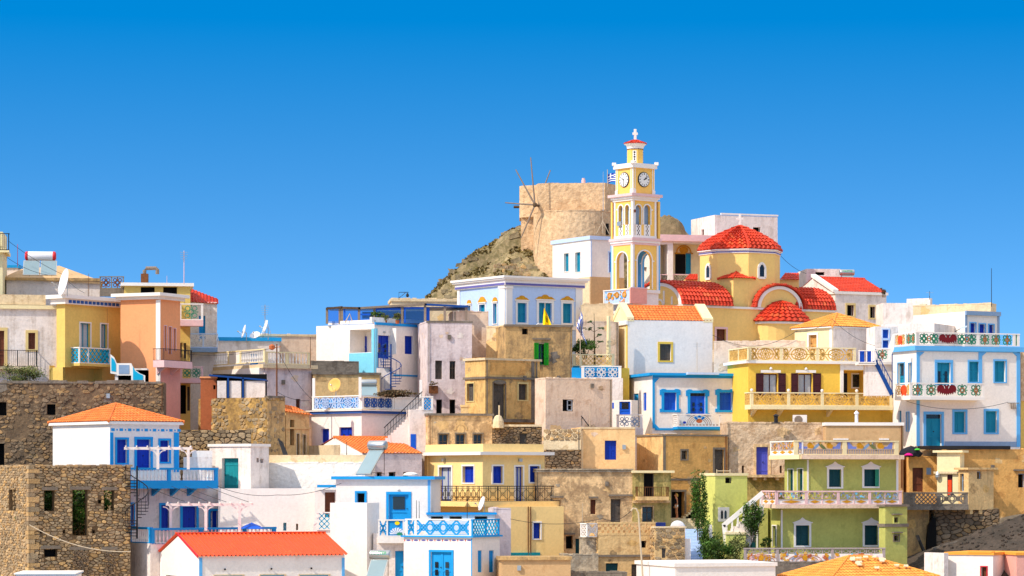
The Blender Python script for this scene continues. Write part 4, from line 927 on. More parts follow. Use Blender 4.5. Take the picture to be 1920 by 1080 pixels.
# ================================================================ church
YC, TC = 237., 33
H = House('church', 'yellow church with red tiled barrel roofs and an octagonal domed drum', 'church', 1281, YC, TC, 1194, 1563, 571, 660, 'yellow_church', lazy=True,
          R=[('d', 1343, 617, 1361, 640, 'brownwood', 'pink_trim', 4)])
H.finish(); ch = H.root; R, L = H.R, H.L; U, V, z1 = H.U, H.V, H.z1
dR, dL, nR, nL = (Vector((*v, 0)) for v in (R.d, L.d, R.n, L.n)); UP = Vector((0, 0, 1)); C0 = Vector((R.x, R.y, 0))
H.band(571, 575, .12, 'trimwhite')
def arch_pts(r, rise, n=24): return [(-r*math.cos(math.pi*i/n), rise*math.sin(math.pi*i/n)) for i in range(n+1)]
def vault(fac, uc, r, rise, depth, z, ov=.3, seed=1, nm='roof', shape=1.):
    """gable-ended barrel vault: arched gable wall on fac, tiled barrel running back from it"""
    t0 = .1
    def prof(t): a = math.pi*t; return (-(r+t0+.12)*math.cos(a), (rise+t0)*(math.sin(a)**shape if shape != 1 else math.sin(a)))
    def fn(side):
        def g(x, y):
            # x along the axis (columns), y from eave to crown
            s = y*.5 if side == 0 else 1-y*.5; a = prof(s); b = prof(min(1, s+.01)); c = prof(max(0, s-.01))
            p = fac.pt(uc+a[0], z+a[1], ov-x*(depth+ov)); tu, tz = b[0]-c[0], b[1]-c[1]; l = math.hypot(tu, tz); n = Vector((*fac.d, 0))*(-tz/l)+UP*(tu/l)
            if n.z < 0: n = -n
            return p, n
        return g
    arc = math.pi*math.sqrt((r*r+rise*rise)/2)/2; nS = round(arc/.44); nT = round((depth+ov)/.34)
    tile_surf(ch, nm, fn(0), nT, nS, 'tile_red', seed=seed, over=(.05, (1.05, 2.2, 2.)), amp=.11, step=.08); tile_surf(ch, nm, fn(1), nT, nS, 'tile_red', seed=seed+1, over=(.05, (1.05, 2.2, 2.)), amp=.11, step=.08)
    mb = MB(); n = 24; p = [(uc-r*math.cos(math.pi*i/n), z+rise*(math.sin(math.pi*i/n)**shape)) for i in range(n+1)]; mb.poly(fac, p, -depth, .02); mb.build('gable_wall', 'yellow_church', ch)
    mb = MB()
    for i in range(n):
        a, b = p[i], p[i+1]; c = (uc, z); k = .86
        q = lambda s, f, o: fac.pt(c[0]+(s[0]-c[0])*f, c[1]+(s[1]-c[1])*f, o)
        mb.hexa([q(a, k, .022), q(b, k, .022), q(b, k, .14), q(a, k, .14), q(a, 1.0, .022), q(b, 1.0, .022), q(b, 1.0, .14), q(a, 1.0, .14)])
    mb.build('arch_trim', 'trimwhite', ch)
# rim tiles on the arch edge
    mb = MB(); m_ = 40
    for i in range(m_):
        t_ = (i+.5)/m_; a = prof(t_); b = prof(min(1, t_+.012)); mb.tube([fac.pt(uc+a[0], z+a[1]+.03, ov-.02), fac.pt(uc+a[0], z+a[1]+.03, ov-.42)], .1, 6)
    mb.build('rim_tiles', 'tile_red', ch)
rw = V/2; riseW = (571-527)*YC/F
vault(L, V/2, rw, riseW, R.u(1372), z1+.02, .3, 3)
uS = (R.u(1419)+R.u(1503))/2; rS = (R.u(1503)-R.u(1419))/2; YS = R.pt(uS, 0).y
vault(R, uS, rS, (571-530)*YS/F, V/2, z1+.02, .3, 7)
uE = R.u(1503); mb = MB()
fE = Fac(R.pt(U, 0).x, R.pt(U, 0).y, L.d, (R.d[0], R.d[1]))
vault(fE, V/2, rw*.95, riseW*.95, U-R.u(1490), z1+.02, .2, 11)
# west gable decoration: white bands and a small arched window
for x0, x1 in ((1208, 1211), (1223, 1227), (1244, 1247), (1259, 1262)): H.strip('L', x0, 545 if 1220 < x0 < 1250 else 556, x1, 571, 'trimwhite', .03, 'trim', .025)
mb = MB(); mb.ring(L, V/2, z1, .55, .16, .025, .09, 14, 0, 0, math.pi); mb.build('arch_trim', 'trimwhite', ch)
# drum: octagon over the crossing
cc = R.pt((R.u(1379)+R.u(1503))/2, 0, -V/2); rD = (1463-1311)/2*cc.y/F/math.cos(math.pi/8)*.93
cc.x = (1387.5-960)*cc.y/F
def oc(r, ph=R_(TC-3)): return [(cc.x+r*math.cos(ph+math.pi/8+i*math.pi/4-math.pi/2), cc.y+r*math.sin(ph+math.pi/8+i*math.pi/4-math.pi/2)) for i in range(8)]
zd = lambda py: (HY-py)*(cc.y-rD*.8)/F
mb = MB(); mb.prism(oc(rD), z1, zd(472)); mb.build('drum', 'yellow_church', ch)
mb = MB(); mb.prism(oc(rD+.08), zd(475), zd(469)); mb.build('cornice', 'trimwhite', ch); mb = MB(); mb.prism(oc(rD+.1), zd(473.5), zd(471.5)); mb.build('painted_band', 'purplepat', ch)
mb = MB(); mb.prism(oc(rD+.22), zd(469), zd(467.5)); mb.build('eaves', 'trimwhite', ch)
o8 = oc(rD); dome = oc(rD+.16); Hd = zd(420)-zd(468)
for i in range(8):
    p, q = Vector((*dome[i], zd(468))), Vector((*dome[(i+1) % 8], zd(468)))
    def fn(x, y, p=p, q=q):
        y = min(y, 1); ce = Vector((cc.x, cc.y, zd(468))); a = y*math.pi/2; k = 1-(y**1.35)*.97; rad = math.cos(a*.985)**.85 if y < 1 else .03
        rad = max(.03, 1-y**1.55 if y > .1 else 1-y*.28); zz = Hd*(y**.92)
        b = p.lerp(q, x); pos = Vector((ce.x+(b.x-ce.x)*rad, ce.y+(b.y-ce.y)*rad, ce.z+zz)); m = (p+q)/2-ce; m.z = 0; m.normalize()
        return pos, (m*.6+UP*.8).normalized()
    tile_surf(ch, 'dome', fn, 6, 8, 'tile_red', seed=20+i, over=(.05, (1.05, 2.2, 2.)), amp=.13, step=.1, tint=.16); ridge(ch, [fn(0, k/6)[0]+Vector((0, 0, .06)) for k in range(7)], .11, 'tile_red')
    a, b = Vector(o8[i]), Vector(o8[(i+1) % 8]); dd = b-a; Lw = dd.length; dd /= Lw; fx = Fac(a.x, a.y, dd, Vector((dd.y, -dd.x)))
    if i % 2 == 1:
        m = Lw/2; za, zb = zd(521), zd(496)
        pr = [(m-.33, za), (m+.33, za), (m+.33, zb-.25), (m+.2, zb), (m, zb+.12), (m-.2, zb), (m-.33, zb-.25)]
        g = MB(); g.poly(fx, pr, .003, .03); w_ = g.build('window', 'glass', ch); g = MB()
        for s, e in zip(pr, pr[1:]+pr[:1]): g.bar(fx, s, e, .18, .01, .09)
        g.build('frame', 'trimwhite', w_)
mb = MB(); ax = Vector((cc.x, cc.y, zd(421))); gx = Fac(cc.x, cc.y, (.98, .2), (.2, -.98)); mb.box(gx, -.08, .08, ax.z-.1, ax.z+1.1, -.06, .06); mb.box(gx, -.28, .28, ax.z+.62, ax.z+.78, -.055, .055); mb.build('cross', 'trimwhite', ch)
# corner pier with its pyramid roof in front of the drum
b = facs(1375, YC+3.2, TC); pu, pv = b[0].u(1411), b[1].u(1351); z2 = b[0].z(521)
mb = MB(); ft = [b[0].pt(a, 0, o).to_2d() for a, o in ((0, 0), (pu, 0), (pu, -pv), (0, -pv))]; mb.prism(ft, z1-.3, z2); mb.build('pier', 'yellow_church', ch)
ft = [Vector((*b[0].pt(a, 0, o).to_2d(), z2)) for a, o in ((-.2, .2), (pu+.2, .2), (pu+.2, -pv-.2), (-.2, -pv-.2))]; ap = sum(ft, Vector())/4; ap.z += .62
for i in range(4): tiles(ch, 'roof', ft[i], ft[(i+1) % 4], ap, ap, 'tile_red', .27, .4, True, seed=i)
for i in range(4): ridge(ch, [ft[i], ap], .1, 'tile_red')
# small hipped shoulders left and right of the drum
for (xa, ya, xb, yb, Yd) in ((1283, 524, 1308, 514, YC+7), (1462, 524, 1498, 512, YC+9)):
    a, b_ = P(xa, ya, Yd), P(xb, ya+1, Yd); mb = MB(); mb.box(Fac(0, Yd, (1, 0), (0, -1)), a.x, b_.x, z1, a.z, -2, 0); mb.build('wall', 'yellow_church', ch)
    c_, d_ = P(xb, yb, Yd+1.4), P(xa+10, yb, Yd+1.4); tiles(ch, 'roof', a+Vector((0, -.2, 0)), b_+Vector((0, -.2, 0)), c_, d_, 'tile_red', seed=3)
# apse on the south face
uA = (R.u(1419)+R.u(1509))/2; rA = (R.u(1509)-R.u(1419))/2; zA = R.z(606, uA); ce = R.pt(uA, 0); n = 10
prA = [R.pt(uA-rA*math.cos(math.pi*i/n), 0, rA*.62*math.sin(math.pi*i/n)).to_2d() for i in range(n+1)]
mb = MB(); mb.prism(prA, H.z0, zA); mb.build('apse', 'yellow_church', ch)
mb = MB(); mb.prism([R.pt(uA-(rA+.15)*math.cos(math.pi*i/n), 0, (rA+.2)*.62*math.sin(math.pi*i/n)).to_2d() for i in range(n+1)], zA-.12, zA+.05); mb.build('cornice', 'trimwhite', ch)
hA = R.z(566, uA)-zA
def fa(x, y):
    y = min(y, 1); a = math.pi*x; rad = (1-y)**.62; p = R.pt(uA-(rA+.28)*math.cos(a)*rad, zA+.06+hA*y**.95, (rA+.28)*.62*math.sin(a)*rad+.05*y)
    return p, (nR*math.sin(a)-dR*math.cos(a)+UP*.8).normalized()
tile_surf(ch, 'apse_roof', fa, 14, 6, 'tile_red', seed=44, over=(.05, (1.05, 2.2, 2.)), amp=.12, step=.09)
H.strip('R', 1283, 575, 1287, 640, 'yellow_frame', .04, 'pilaster'); 
# white house with red tiled roof, right of the church
H = House('house', 'white house with a red tiled roof and yellow framed windows beside the church', 'house', 1566, 248, 25, 1495, 1662, 546, 640, 'white_old', L=[], R=[('h', 1588, 572, 1601, 592, 'brownwood', 'cream_frame', 3.5), ('h', 1631, 575, 1641, 596, 'brownwood', 'cream_frame', 3.5)], dl=7)
def gable(H, rise, m, side='L', soff='white', over=.15, para=None, seed=2, wall=None, x=None, endcap=True):
    """pitched roof with its ridge along the R face; gable triangle on the L face"""
    Rr, V, U = H.R, H.V, H.U; z = H.z1; k = .5 if x is None else x
    a, b = Rr.pt(-over, z, over), Rr.pt(U+over, z, over); c, d = Rr.pt(U+over, z+rise, -V*k), Rr.pt(-over, z+rise, -V*k); e, f = Rr.pt(U+over, z, -V-over), Rr.pt(-over, z, -V-over)
    mb = MB(); q = [Rr.pt(0, z-.003, 0), Rr.pt(0, z-.003, -V), Rr.pt(0, z+rise-.06, -V*k)]; q2 = [p+Vector((*Rr.d, 0))*U for p in q]; mb.add(q+q2, [(0, 1, 2), (5, 4, 3), (0, 2, 5, 3), (2, 1, 4, 5)]); mb.build('gable_wall', wall or H.wall, H.root)
    tiles(H.root, 'roof', a, b, c, d, m, seed=seed); tiles(H.root, 'roof', e, f, d, c, m, seed=seed+1); ridge(H.root, [d, c], .1, m)
    return a, b, c, d
rise = (543-512)*250/F
gable(H, rise, 'tile_red', seed=5, over=.02)
Rr = H.R; mb = MB(); V = H.V
mb.add([Rr.pt(-.25, H.z1-.1, .1), Rr.pt(.25, H.z1-.1, .1), Rr.pt(.25, H.z1+.15, .1), Rr.pt(-.25, H.z1+.15, .1), Rr.pt(-.25, H.z1+rise, -V*.5), Rr.pt(.25, H.z1+rise, -V*.5), Rr.pt(.25, H.z1+rise+.25, -V*.5), Rr.pt(-.25, H.z1+rise+.25, -V*.5)], [(0, 1, 2, 3), (7, 6, 5, 4), (3, 2, 6, 7), (0, 3, 7, 4), (1, 5, 6, 2)])
mb.build('gable_parapet', 'white', H.root); H.band(546, 551, .12, 'white', 'eaves')
H2 = House('house', 'flat roofed pale block behind the ridge of the red roofed house', 'house', 1512, 257, 5, 1500, 1576, 504, 560, 'white_old', dl=4, R=[('h', 1529, 510, 1546, 516)])
heater('solar tank with a green printed name on the flat roof behind the red tiled house', P(1588, 511, 254), 1.25, 8, text='MASTER', ph=1.2)
# ================================================================ left side, upper row
H = House('house', 'white house with brown framed openings and an iron balcony at the left edge', 'house', -70, 212.5, 12, -90, 107, 571, 720, 'white_old', dl=6,
          R=[('d', -14, 620, 8, 688, 'brownwood', 'cream_frame', 6), ('s', 53, 624, 66, 655, 'brownwood', 'cream_frame', 5)])
H.band(571, 578, .2, 'cream', 'cornice')
mb = MB(); a, b, c, d = H.R.rect(-60, 552, 86, 571); mb.box(H.R, a, b, c, d, -.5, -.02); mb.build('parapet', 'cream_stone', H.root)
balcony(H.root, H.R, -60, 70, 656, 687, 692, .9, 'bars', 'iron', 'iron', posts=(33, 53), slab='cream_stone', pw=.05, cap=.04, base=.04, th=.04, panth=.02, sides='r')
H = House('house', 'yellow house with a white cornice of dark dashes and teal windows', 'house', 122, 213, 56, 106, 231, 553, 765, 'yellow_left',
          R=[('f', 150, 606, 169, 652, 'teal', 'trimwhite', 2.5), ('f', 189, 608, 201, 653, 'teal', 'trimwhite', 2.5), ('o', 118, 690, 192, 716, 'white', None, 0, dict(r=1.2))])
H.band(553, 560, .55, 'trimwhite'); H.band(560, 570, .3, 'white', 'frieze')
f = H.R.off(.3); mb = MB(); u = .05
while u < H.U+.2: mb.box(f, u, u+.3, H.R.z(568), H.R.z(562.5), .003, .04); u += .42
mb.build('painted_dashes', 'bluepat', H.root)
bk = H.R.off(-1.2); a, b, c, d = H.R.rect(117, 689, 193, 716); mb = MB(); mb.box(bk, a, b, c-.5, d+.1, -.05, -.003); mb.build('recess_wall', 'yellow_left', H.root)
balcony(H.root, H.R, 149, 207, 652, 682, 687, .8, 'lat', 'trimwhite', 'turq', slab='yellow_left', posts=(166,), pw=.1, w=.07)
# outside stair of the yellow house
s0 = P(207, 690, 211.5); t = thing('staircase', 'white stepped stair parapets with turquoise lattice between yellow and orange houses', 'staircase', P(245, 720, 210.5))
f = Fac(s0.x, 211.3, (1, 0), (0, -1))
def quadpanel(px, m, pan, style='lat', Y=211.3, th=.12, name='stair_parapet', w=.05):
    f = Fac(0, Y, (1, 0), (0, -1)); q = [P(x, y, Y) for x, y in px]; mb = MB(); mb.poly(f, [(p.x, p.z) for p in q], -th, 0); o = mb.build(name, m, t)
    c = sum((Vector((p.x, 0, p.z)) for p in q), Vector())/len(q); mb = MB(); mb.poly(f, [(c.x+(p.x-c.x)*.72, c.z+(p.z-c.z)*.72) for p in q], .002, .03); mb.build('railing_panel', pan, o); return o
quadpanel([(207, 700), (219, 702), (219, 682), (214, 670), (207, 664)], 'trimwhite', 'turq'); quadpanel([(219, 704), (246, 704), (246, 681), (219, 681)], 'trimwhite', 'greyblue'); quadpanel([(246, 716), (272, 718), (272, 704), (262, 700), (251, 692), (246, 681)], 'trimwhite', 'turq', Y=211)
mb = MB()
for i in range(9): mb.box(Fac(0, 211.3, (1, 0), (0, -1)), P(214+i*6, 0, 211).x, P(274, 0, 211).x, 4, P(0, 690+i*3.4, 211).z, -1.2, -.14)
mb.build('steps', 'white_old', t)
H = House('house', 'salmon orange house with white corner strips and a pink balcony', 'house', 296, 214, 64, 226, 338, 549, 800, 'orange_wall',
          R=[('f', 307.5, 611, 311.5, 658, 'maroon', 'pink_trim', 1.2), ('f', 316, 613, 321, 664, 'maroon', 'pink_trim', 1.2), ('f', 325, 616, 329, 658, 'maroon', 'pink_trim', 1.2), ('h', 323, 716, 327, 754, 'pink_trim'), ('h', 308, 714, 311, 752, 'pink_trim')])
H.band(549, 555, .5, 'trimwhite'); H.band(555, 561, .25, 'white', 'cornice'); H.strip('L', 293, 562, 301, 715, 'trimwhite', .05, 'pilaster'); H.strip('R', 296, 562, 299, 715, 'trimwhite', .05, 'pilaster')
H.strip('R', 300, 690, 338, 800, 'pink_wall', .012, 'lower_wall', .0); 
balcony(H.root, H.R, 307, 360, 655, 677, 690, .9, 'bars', 'iron', 'iron', slab='pink_trim', pw=.04, cap=.04, base=.03, th=.04, panth=.02, brk=(315, 340), sides='lr')
H = House('house', 'pale yellow rooftop house with dark openings behind the orange house', 'house', 233, 220, 8, 225, 357, 533, 745, 'yellow_left', dl=5,
          R=[('h', 264, 538, 290, 552), ('h', 306, 538, 332, 560), ('d', 337, 643, 341, 670, 'greywood'), ('d', 345, 643, 349, 672, 'greywood'), ('h', 336, 722, 349, 776), ('s', 351, 725, 356, 770, 'greywood')])
H.band(530, 536, .25, 'trimwhite')
f = H.R.off(.01)
balcony(H.root, H.R, 336, 381, 569, 600, 611, 1.1, 'flower', 'trimwhite', 'fretgreen', slab='pink_trim', pw=.16, w=.06)
balcony(H.root, H.R, 338, 381, 687, 711, 718, 1.6, 'flower', 'pink_trim', 'fretgreen', slab='pink_trim', pw=.16, w=.06)
H = House('house', 'narrow white house with a small red tiled roof and white fretwork balcony', 'house', 356, 224, 6, 350, 407, 566, 745, 'white_old', dl=6, R=[('s', 373, 592, 385, 640, 'skyblue')])
a, b, c, d = H.R.pt(-.1, H.z1, .15), H.R.pt(H.U+.1, H.R.z(570), .15), H.R.pt(H.U+.1, H.R.z(556), -3), H.R.pt(-.1, H.R.z(535), -3)
tiles(H.root, 'roof', a, b, c, d, 'tile_red', seed=8); mb = MB(); mb.add([H.R.pt(0, H.z1-.1, 0), H.R.pt(H.U, H.z1-.1, 0), H.R.pt(H.U, H.R.z(557), -3), H.R.pt(0, H.R.z(536.5), -3), H.R.pt(0, H.z1-.1, -3), H.R.pt(H.U, H.z1-.1, -3)], [(0, 1, 2, 3), (1, 5, 2), (0, 3, 4), (3, 2, 5, 4)]); mb.build('gable_wall', 'white_old', H.root)
balcony(H.root, H.R, 355, 408, 625, 652, 660, 1., 'rose', 'paleblue', 'trimwhite', posts=(381,), slab='greyblue', pw=.1)
# roofscape at the far left
H = House('house', 'cream house corner with black railing at the upper left edge', 'house', -60, 219, 6, -70, 5, 434, 760, 'cream', dl=5)
H.band(465, 471, .25, 'cream'); balcony(H.root, H.R, -40, 17, 437, 469, 473, .5, 'bars', 'iron', 'iron', slab='cream', pw=.06, cap=.05, th=.05, panth=.03)
H = House('house', 'white house with a low tan plastered roof under the red ended water tank', 'house', 12, 222, 8, 5, 187, 520, 700, 'white_old', dl=8)
mb = MB(); z = H.z1; R = H.R
mb.add([R.pt(-.2, z, .2), R.pt(H.U+.2, R.z(528, H.U), .2), R.pt(R.u(110), R.z(490), -4), R.pt(R.u(38), R.z(497), -4), R.pt(-.2, z-.15, .2), R.pt(H.U+.2, R.z(532, H.U), .2), R.pt(H.U+.2, z-.2, -8), R.pt(-.2, z-.2, -8)],
       [(0, 1, 2, 3), (4, 5, 1, 0), (1, 6, 2), (0, 3, 7), (3, 2, 6, 7)]); mb.build('roof', 'roof_tan', H.root)
mb = MB(); mb.box(R, -.2, H.U, z-.22, z-.02, .1, .26); mb.build('eaves', 'tan_grey', H.root)
heater('white water tank with red ends above two solar panels on the tan roof', P(76, 480, 219.5), 2.15, 4, 62, 2, 1.18, 1.25, 'dishwhite', 'redpaint', .33)
dish('large white dish seen nearly edge on above the yellow house', P(119, 529, 211.8), .98, (-.88, -.42, .22), mast=1.0)
H = House('house', 'low white house wall with blue door edge at the far left skyline', 'house', -20, 226, 4, -30, 34, 498, 560, 'white_old', dl=4); H.band(497, 502, .1, 'skyblue', 'trim')
t = thing('fretwork_screen', 'brown fretwork screen on the roof between the tan roof and yellow house', 'screen', P(210, 556, 221)); f = Fac(0, 221, (1, 0), (0, -1)); a, b = P(187, 556, 221), P(232, 518, 221)
mb = MB(); mb.box(f, a.x, b.x, a.z, P(0, 541, 221).z, -.1, 0); mb.build('base', 'concrete', t); rail(t, f, a.x, b.x, P(0, 541, 221).z, b.z, 'flower', 'concrete', 'rust', [P(209, 0, 221).x], pw=.08, w=.07)
p = P(270, 523, 221); t = thing('chimney', 'brown chimney with a hooked metal flue on the yellow rooftop', 'chimney', P(270, 533, 221)); mb = MB(); mb.box(Fac(0, 221, (1, 0), (0, -1)), P(264, 0, 221).x, P(277, 0, 221).x, P(0, 534, 221).z, P(0, 513, 221).z, -.5, 0); mb.build('stack', 'rust', t)
mb = MB(); mb.tube([P(271, 514, 221.2), P(271, 507, 221.2), P(274, 503, 221.2), P(292, 503, 221.2), P(295, 506, 221.2), P(295, 514, 221.2)], .14, 8); mb.build('flue', 'woodgrey', t)
mast('antenna_pole', 'tall red and white antenna pole above the salmon orange house', 'antenna', 345, 470, 533, 219.5, .035, 'pink_trim', 4); mast('antenna_pole', 'short thin pole on the yellow rooftop left of the tall antenna', 'antenna', 313, 517, 533, 219.8, .02, 'pink_trim')
mast('antenna_pole', 'thin red tipped pole behind the white and red water tank', 'antenna', 33, 458, 500, 223, .025, 'redpaint'); mast('antenna_pole', 'thin brown rod in front of the white gable beside the large dish', 'antenna', 166, 513, 556, 212.4, .02, 'rust')
mast('antenna_pole', 'thin brown rod before the two teal windows of the yellow house', 'antenna', 201, 578, 650, 211.6, .018, 'rust')
# lower white house with balustrade terrace
H = House('house', 'white house with a cream balustrade terrace under the blue trimmed parapet', 'house', 497, 218, 33, 378, 584, 684, 800, 'lav', L=[], R=[('s', 555, 748, 563, 770, 'brownwood')])
H.band(683, 690, .35, 'cream_stone'); H.rail('L', 381, 496, 658, 683, 'bal', 'cream', 'trimwhite', posts=(428, 450), pw=.2, o=.3, capmat='cream', styles=['bal', 'solid', 'bal']); H.rail('R', 498, 582, 660, 683, 'bal', 'cream', 'trimwhite', posts=(539,), pw=.2, o=.3, capmat='cream')
H.strip('L', 393, 693, 495, 710, 'white', .4, 'fascia')
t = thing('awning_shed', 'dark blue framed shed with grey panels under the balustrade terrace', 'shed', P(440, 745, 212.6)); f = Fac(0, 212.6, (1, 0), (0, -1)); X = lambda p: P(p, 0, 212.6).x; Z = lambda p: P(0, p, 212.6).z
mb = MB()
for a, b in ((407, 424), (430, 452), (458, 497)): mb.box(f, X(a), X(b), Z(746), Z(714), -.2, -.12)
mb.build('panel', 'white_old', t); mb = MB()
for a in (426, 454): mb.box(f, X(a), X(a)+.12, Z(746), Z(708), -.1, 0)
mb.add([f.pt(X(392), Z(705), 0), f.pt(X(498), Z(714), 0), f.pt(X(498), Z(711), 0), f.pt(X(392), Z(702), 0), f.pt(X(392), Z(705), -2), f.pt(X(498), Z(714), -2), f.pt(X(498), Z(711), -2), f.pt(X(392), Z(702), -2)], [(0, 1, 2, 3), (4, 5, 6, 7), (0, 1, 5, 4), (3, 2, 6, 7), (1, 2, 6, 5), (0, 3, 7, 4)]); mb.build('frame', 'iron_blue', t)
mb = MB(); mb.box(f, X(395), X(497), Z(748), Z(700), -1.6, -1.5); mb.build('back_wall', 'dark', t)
H = House('house', 'set back white house with a blue roof edge behind the balustrade terrace', 'house', 400, 226, 10, 395, 524, 633, 700, 'white_old', dl=6, R=[('s', 469, 664, 484, 690, 'skyblue', None)]); H.band(632, 639, .15, 'skyblue', 'trim')
H = House('house', 'pale wall with a tan stained coping left of the white spiral stair house', 'house', 490, 229, 14, 480, 594, 627, 700, 'beige_pink', dl=6); H.band(626, 630, .08, 'cream_stone')
dish('small dish facing left on the roof behind the balustrade terrace, left of the pair', P(457, 621, 225), .5, (-.95, -.25, .25)); dish('small dish lying low between two other dishes on the blue edged roof', P(478, 628, 225.2), .4, (-.2, -.6, .75), mast=.3); dish('tilted dish beside the lattice mast on the blue edged roof', P(498, 612, 225), .5, (-.93, -.25, .3), mast=1)
t = mast('antenna_mast', 'lattice antenna mast on stays standing among the dishes', 'antenna', 497, 571, 630, 225.6, .035, 'galv', 5); mb = MB(); mb.tube([P(499, 600, 225.6), P(509, 628, 225)], .02); mb.tube([P(499, 600, 225.6), P(490, 628, 225)], .02); mb.build('stay', 'galv', t)
t = mast('utility_pole', 'rusty brown utility pole in front of the balustrade terrace', 'utility pole', 519, 645, 775, 211.8, .07, 'rust'); mb = MB(); mb.tube([P(514, 652, 211.8), P(526, 650, 211.8)], .03); mb.lathe(P(510, 651, 211.8), [(.03, -.2), (.2, -.12), (.22, .1), (.06, .22)], 8); mb.build('insulator', 'terracotta', t)
mast('antenna_pole', 'thin pole with small brackets right of the balustrade terrace', 'antenna', 582, 632, 690, 217, .03, 'rust', 0)
t = House('shed', 'small rust orange plastered shed beside the rubble house', 'shed', 376, 213.2, 6, 370, 406, 708, 800, 'terracotta', dl=2, R=[('h', 400, 722, 404, 730)]); t.band(706, 709, .06, 'orange_wall')
# rubble houses
H = House('rubble_house', 'roofless looking rubble house with yellow stained plaster', 'house', 500, 210, 52, 372, 534, 745, 870, 'rubble', stone=('stone', dict(size=.34, rh=.24, keep=.6)), R=[('s', 510, 788, 513, 828, 'ochre'), ('s', 523, 792, 526, 822, 'ochre')])
mb = MB(); mb.prism([H.R.pt(a, 0, b).to_2d() for a, b in ((.1, .05), (H.U, .05), (H.U, -.3), (.1, -.3))], H.z1-.02, H.z1+.12); mb.build('coping', 'concrete', H.root)
H.strip('R', 500.6, 752, 534, 868, 'tan_grey', .03, 'plaster', .003)
H.strip('L', 372, 748, 404, 860, 'concrete', .03, 'stain_patch') if 0 else None
H = House('house', 'narrow ochre house with dark openings and a broken tile roof beside the rubble house', 'house', 536, 213, 40, 530, 580, 772, 880, 'ochre_pale', dl=4, R=[('h', 544, 787, 552, 835), ('s', 556, 813, 561, 855, 'greywood', 'cream_stone', 1.5), ('s', 568, 815, 573, 855, 'greywood', 'cream_stone', 1.5)])
H.band(801, 804, .08, 'ochre_pale', 'string_course'); tiles(H.root, 'roof', H.R.pt(-.2, H.z1, .25), H.R.pt(H.U+.2, H.z1-.25, .25), H.R.pt(H.U+.2, H.z1+.4, -2), H.R.pt(-.2, H.z1+.75, -2), 'tile_orange', seed=9)
t = thing('timber_planks', 'dark planks leaning against the grey side of the rubble house', 'planks', P(528, 855, 209)); mb = MB()
for i in range(4): a = P(522+i*2, 822+i*2, 209.6); b = P(533+i*2, 854, 208.6); mb.hexa([a+Vector((-.06, 0, 0)), a+Vector((.06, 0, 0)), a+Vector((.06, .04, 0)), a+Vector((-.06, .04, 0)), b+Vector((-.06, 0, 0)), b+Vector((.06, 0, 0)), b+Vector((.06, .04, 0)), b+Vector((-.06, .04, 0))])
mb.build('plank', 'iron', t)
H = House('stone_wall', 'dry stone wall of rounded boulders below the yellow stained rubble house', 'wall', 336, 206.5, 6, 330, 471, 806, 870, 'mortar_dark', dl=1.2, stone=('stone', dict(size=.42, rh=.26)))
H = House('stone_wall', 'long dark rubble wall with small square holes behind the white tiled house', 'wall', -40, 207.5, 4, -45, 308, 716, 880, 'mortar_wall', dl=3, stone=('stone_dark', dict(size=.32, rh=.19, keep=.7)),
          R=[('h', -5, 754, 12, 779), ('h', 88, 758, 104, 778), ('h', -5, 832, 8, 872)])
mb = MB(); rr = random.Random(3)
a = 0
while a < H.U-.3:
    w = rr.uniform(.3, .9); mb.box(H.R, a, a+w, H.z1-.1, H.z1+rr.uniform(.02, .16), -.5, .06); a += w
mb.build('coping', 'concrete', H.root); H.strip('R', 117, 718, 140, 800, 'terracotta', .05, 'plaster_patch', .02) if 0 else None
# ================================================================ white and blue tiled house
H = House('house', 'white house with orange hipped tile roof, blue doors and two blue balustrades', 'house', 206, 198, 38, 99, 336, 795, 1010, 'white',
          R=[('s', 219, 824, 238, 868, 'cobalt', 'skyblue', 4), ('d', 256, 824, 282, 882, 'cobalt', 'skyblue', 5, dict(boards=True)), ('s', 300, 826, 317, 866, 'cobalt', 'skyblue', 4)])
H.hiproof(217, 757, 'tile_orange', .25, 0, 'trimwhite', .2, 31)
f = H.R; mb = MB(); u = .1; k = 0
while u < H.U-.1:
    w = .26 if k % 2 == 0 else .1; mb.box(f, u, u+w, f.z(808 if k % 2 == 0 else 807), f.z(803 if k % 2 == 0 else 804), .003, .02); u += w+.14; k += 1
mb.build('painted_dashes', 'skyblue', H.root)
for x0, x1 in ((204.5+1.6, 212), (326, 335)): H.strip('R', x0, 811, x1, 885, 'skyblue', .05, 'pilaster')
up = H
H = House('house', 'lower storey of the blue balustraded house with cobalt doors in shade', 'house', 214, 197.6, 33, 205, 412, 914, 1030, 'white_old', dl=3,
          R=[('s', 246, 944, 251, 985, 'cobalt', 'skyblue', 2), ('s', 302, 947, 317, 992, 'cobalt', 'skyblue', 4), ('d', 342, 950, 368, 994, 'cobalt', 'skyblue', 5, dict(boards=True)), ('s', 394, 958, 408, 992, 'cobalt', 'skyblue', 4)])
balcony(H.root, H.R, 240, 409, 877, 902, 916, 1.5, 'bal', 'skyblue', 'trimwhite', posts=(318,), slab='skyblue', pw=.22, cap=.14, base=.04, th=.2, panth=.12, inset=.03, brk=(305, 340, 372), sides='r')
H = House('terrace', 'white terrace block with sky blue topped balustrade behind the red roofed chapel', 'terrace', 282, 192, 36, 240, 520, 1019, 1100, 'white_old')
H.rail('R', 284, 518, 989, 1019, 'bal', 'skyblue', 'trimwhite', posts=(378, 460), pw=.24, th=.2, panth=.12, cap=.14); H.rail('L', 241, 281, 988, 1018, 'bal', 'skyblue', 'trimwhite', pw=.2, th=.2, panth=.12, cap=.14)
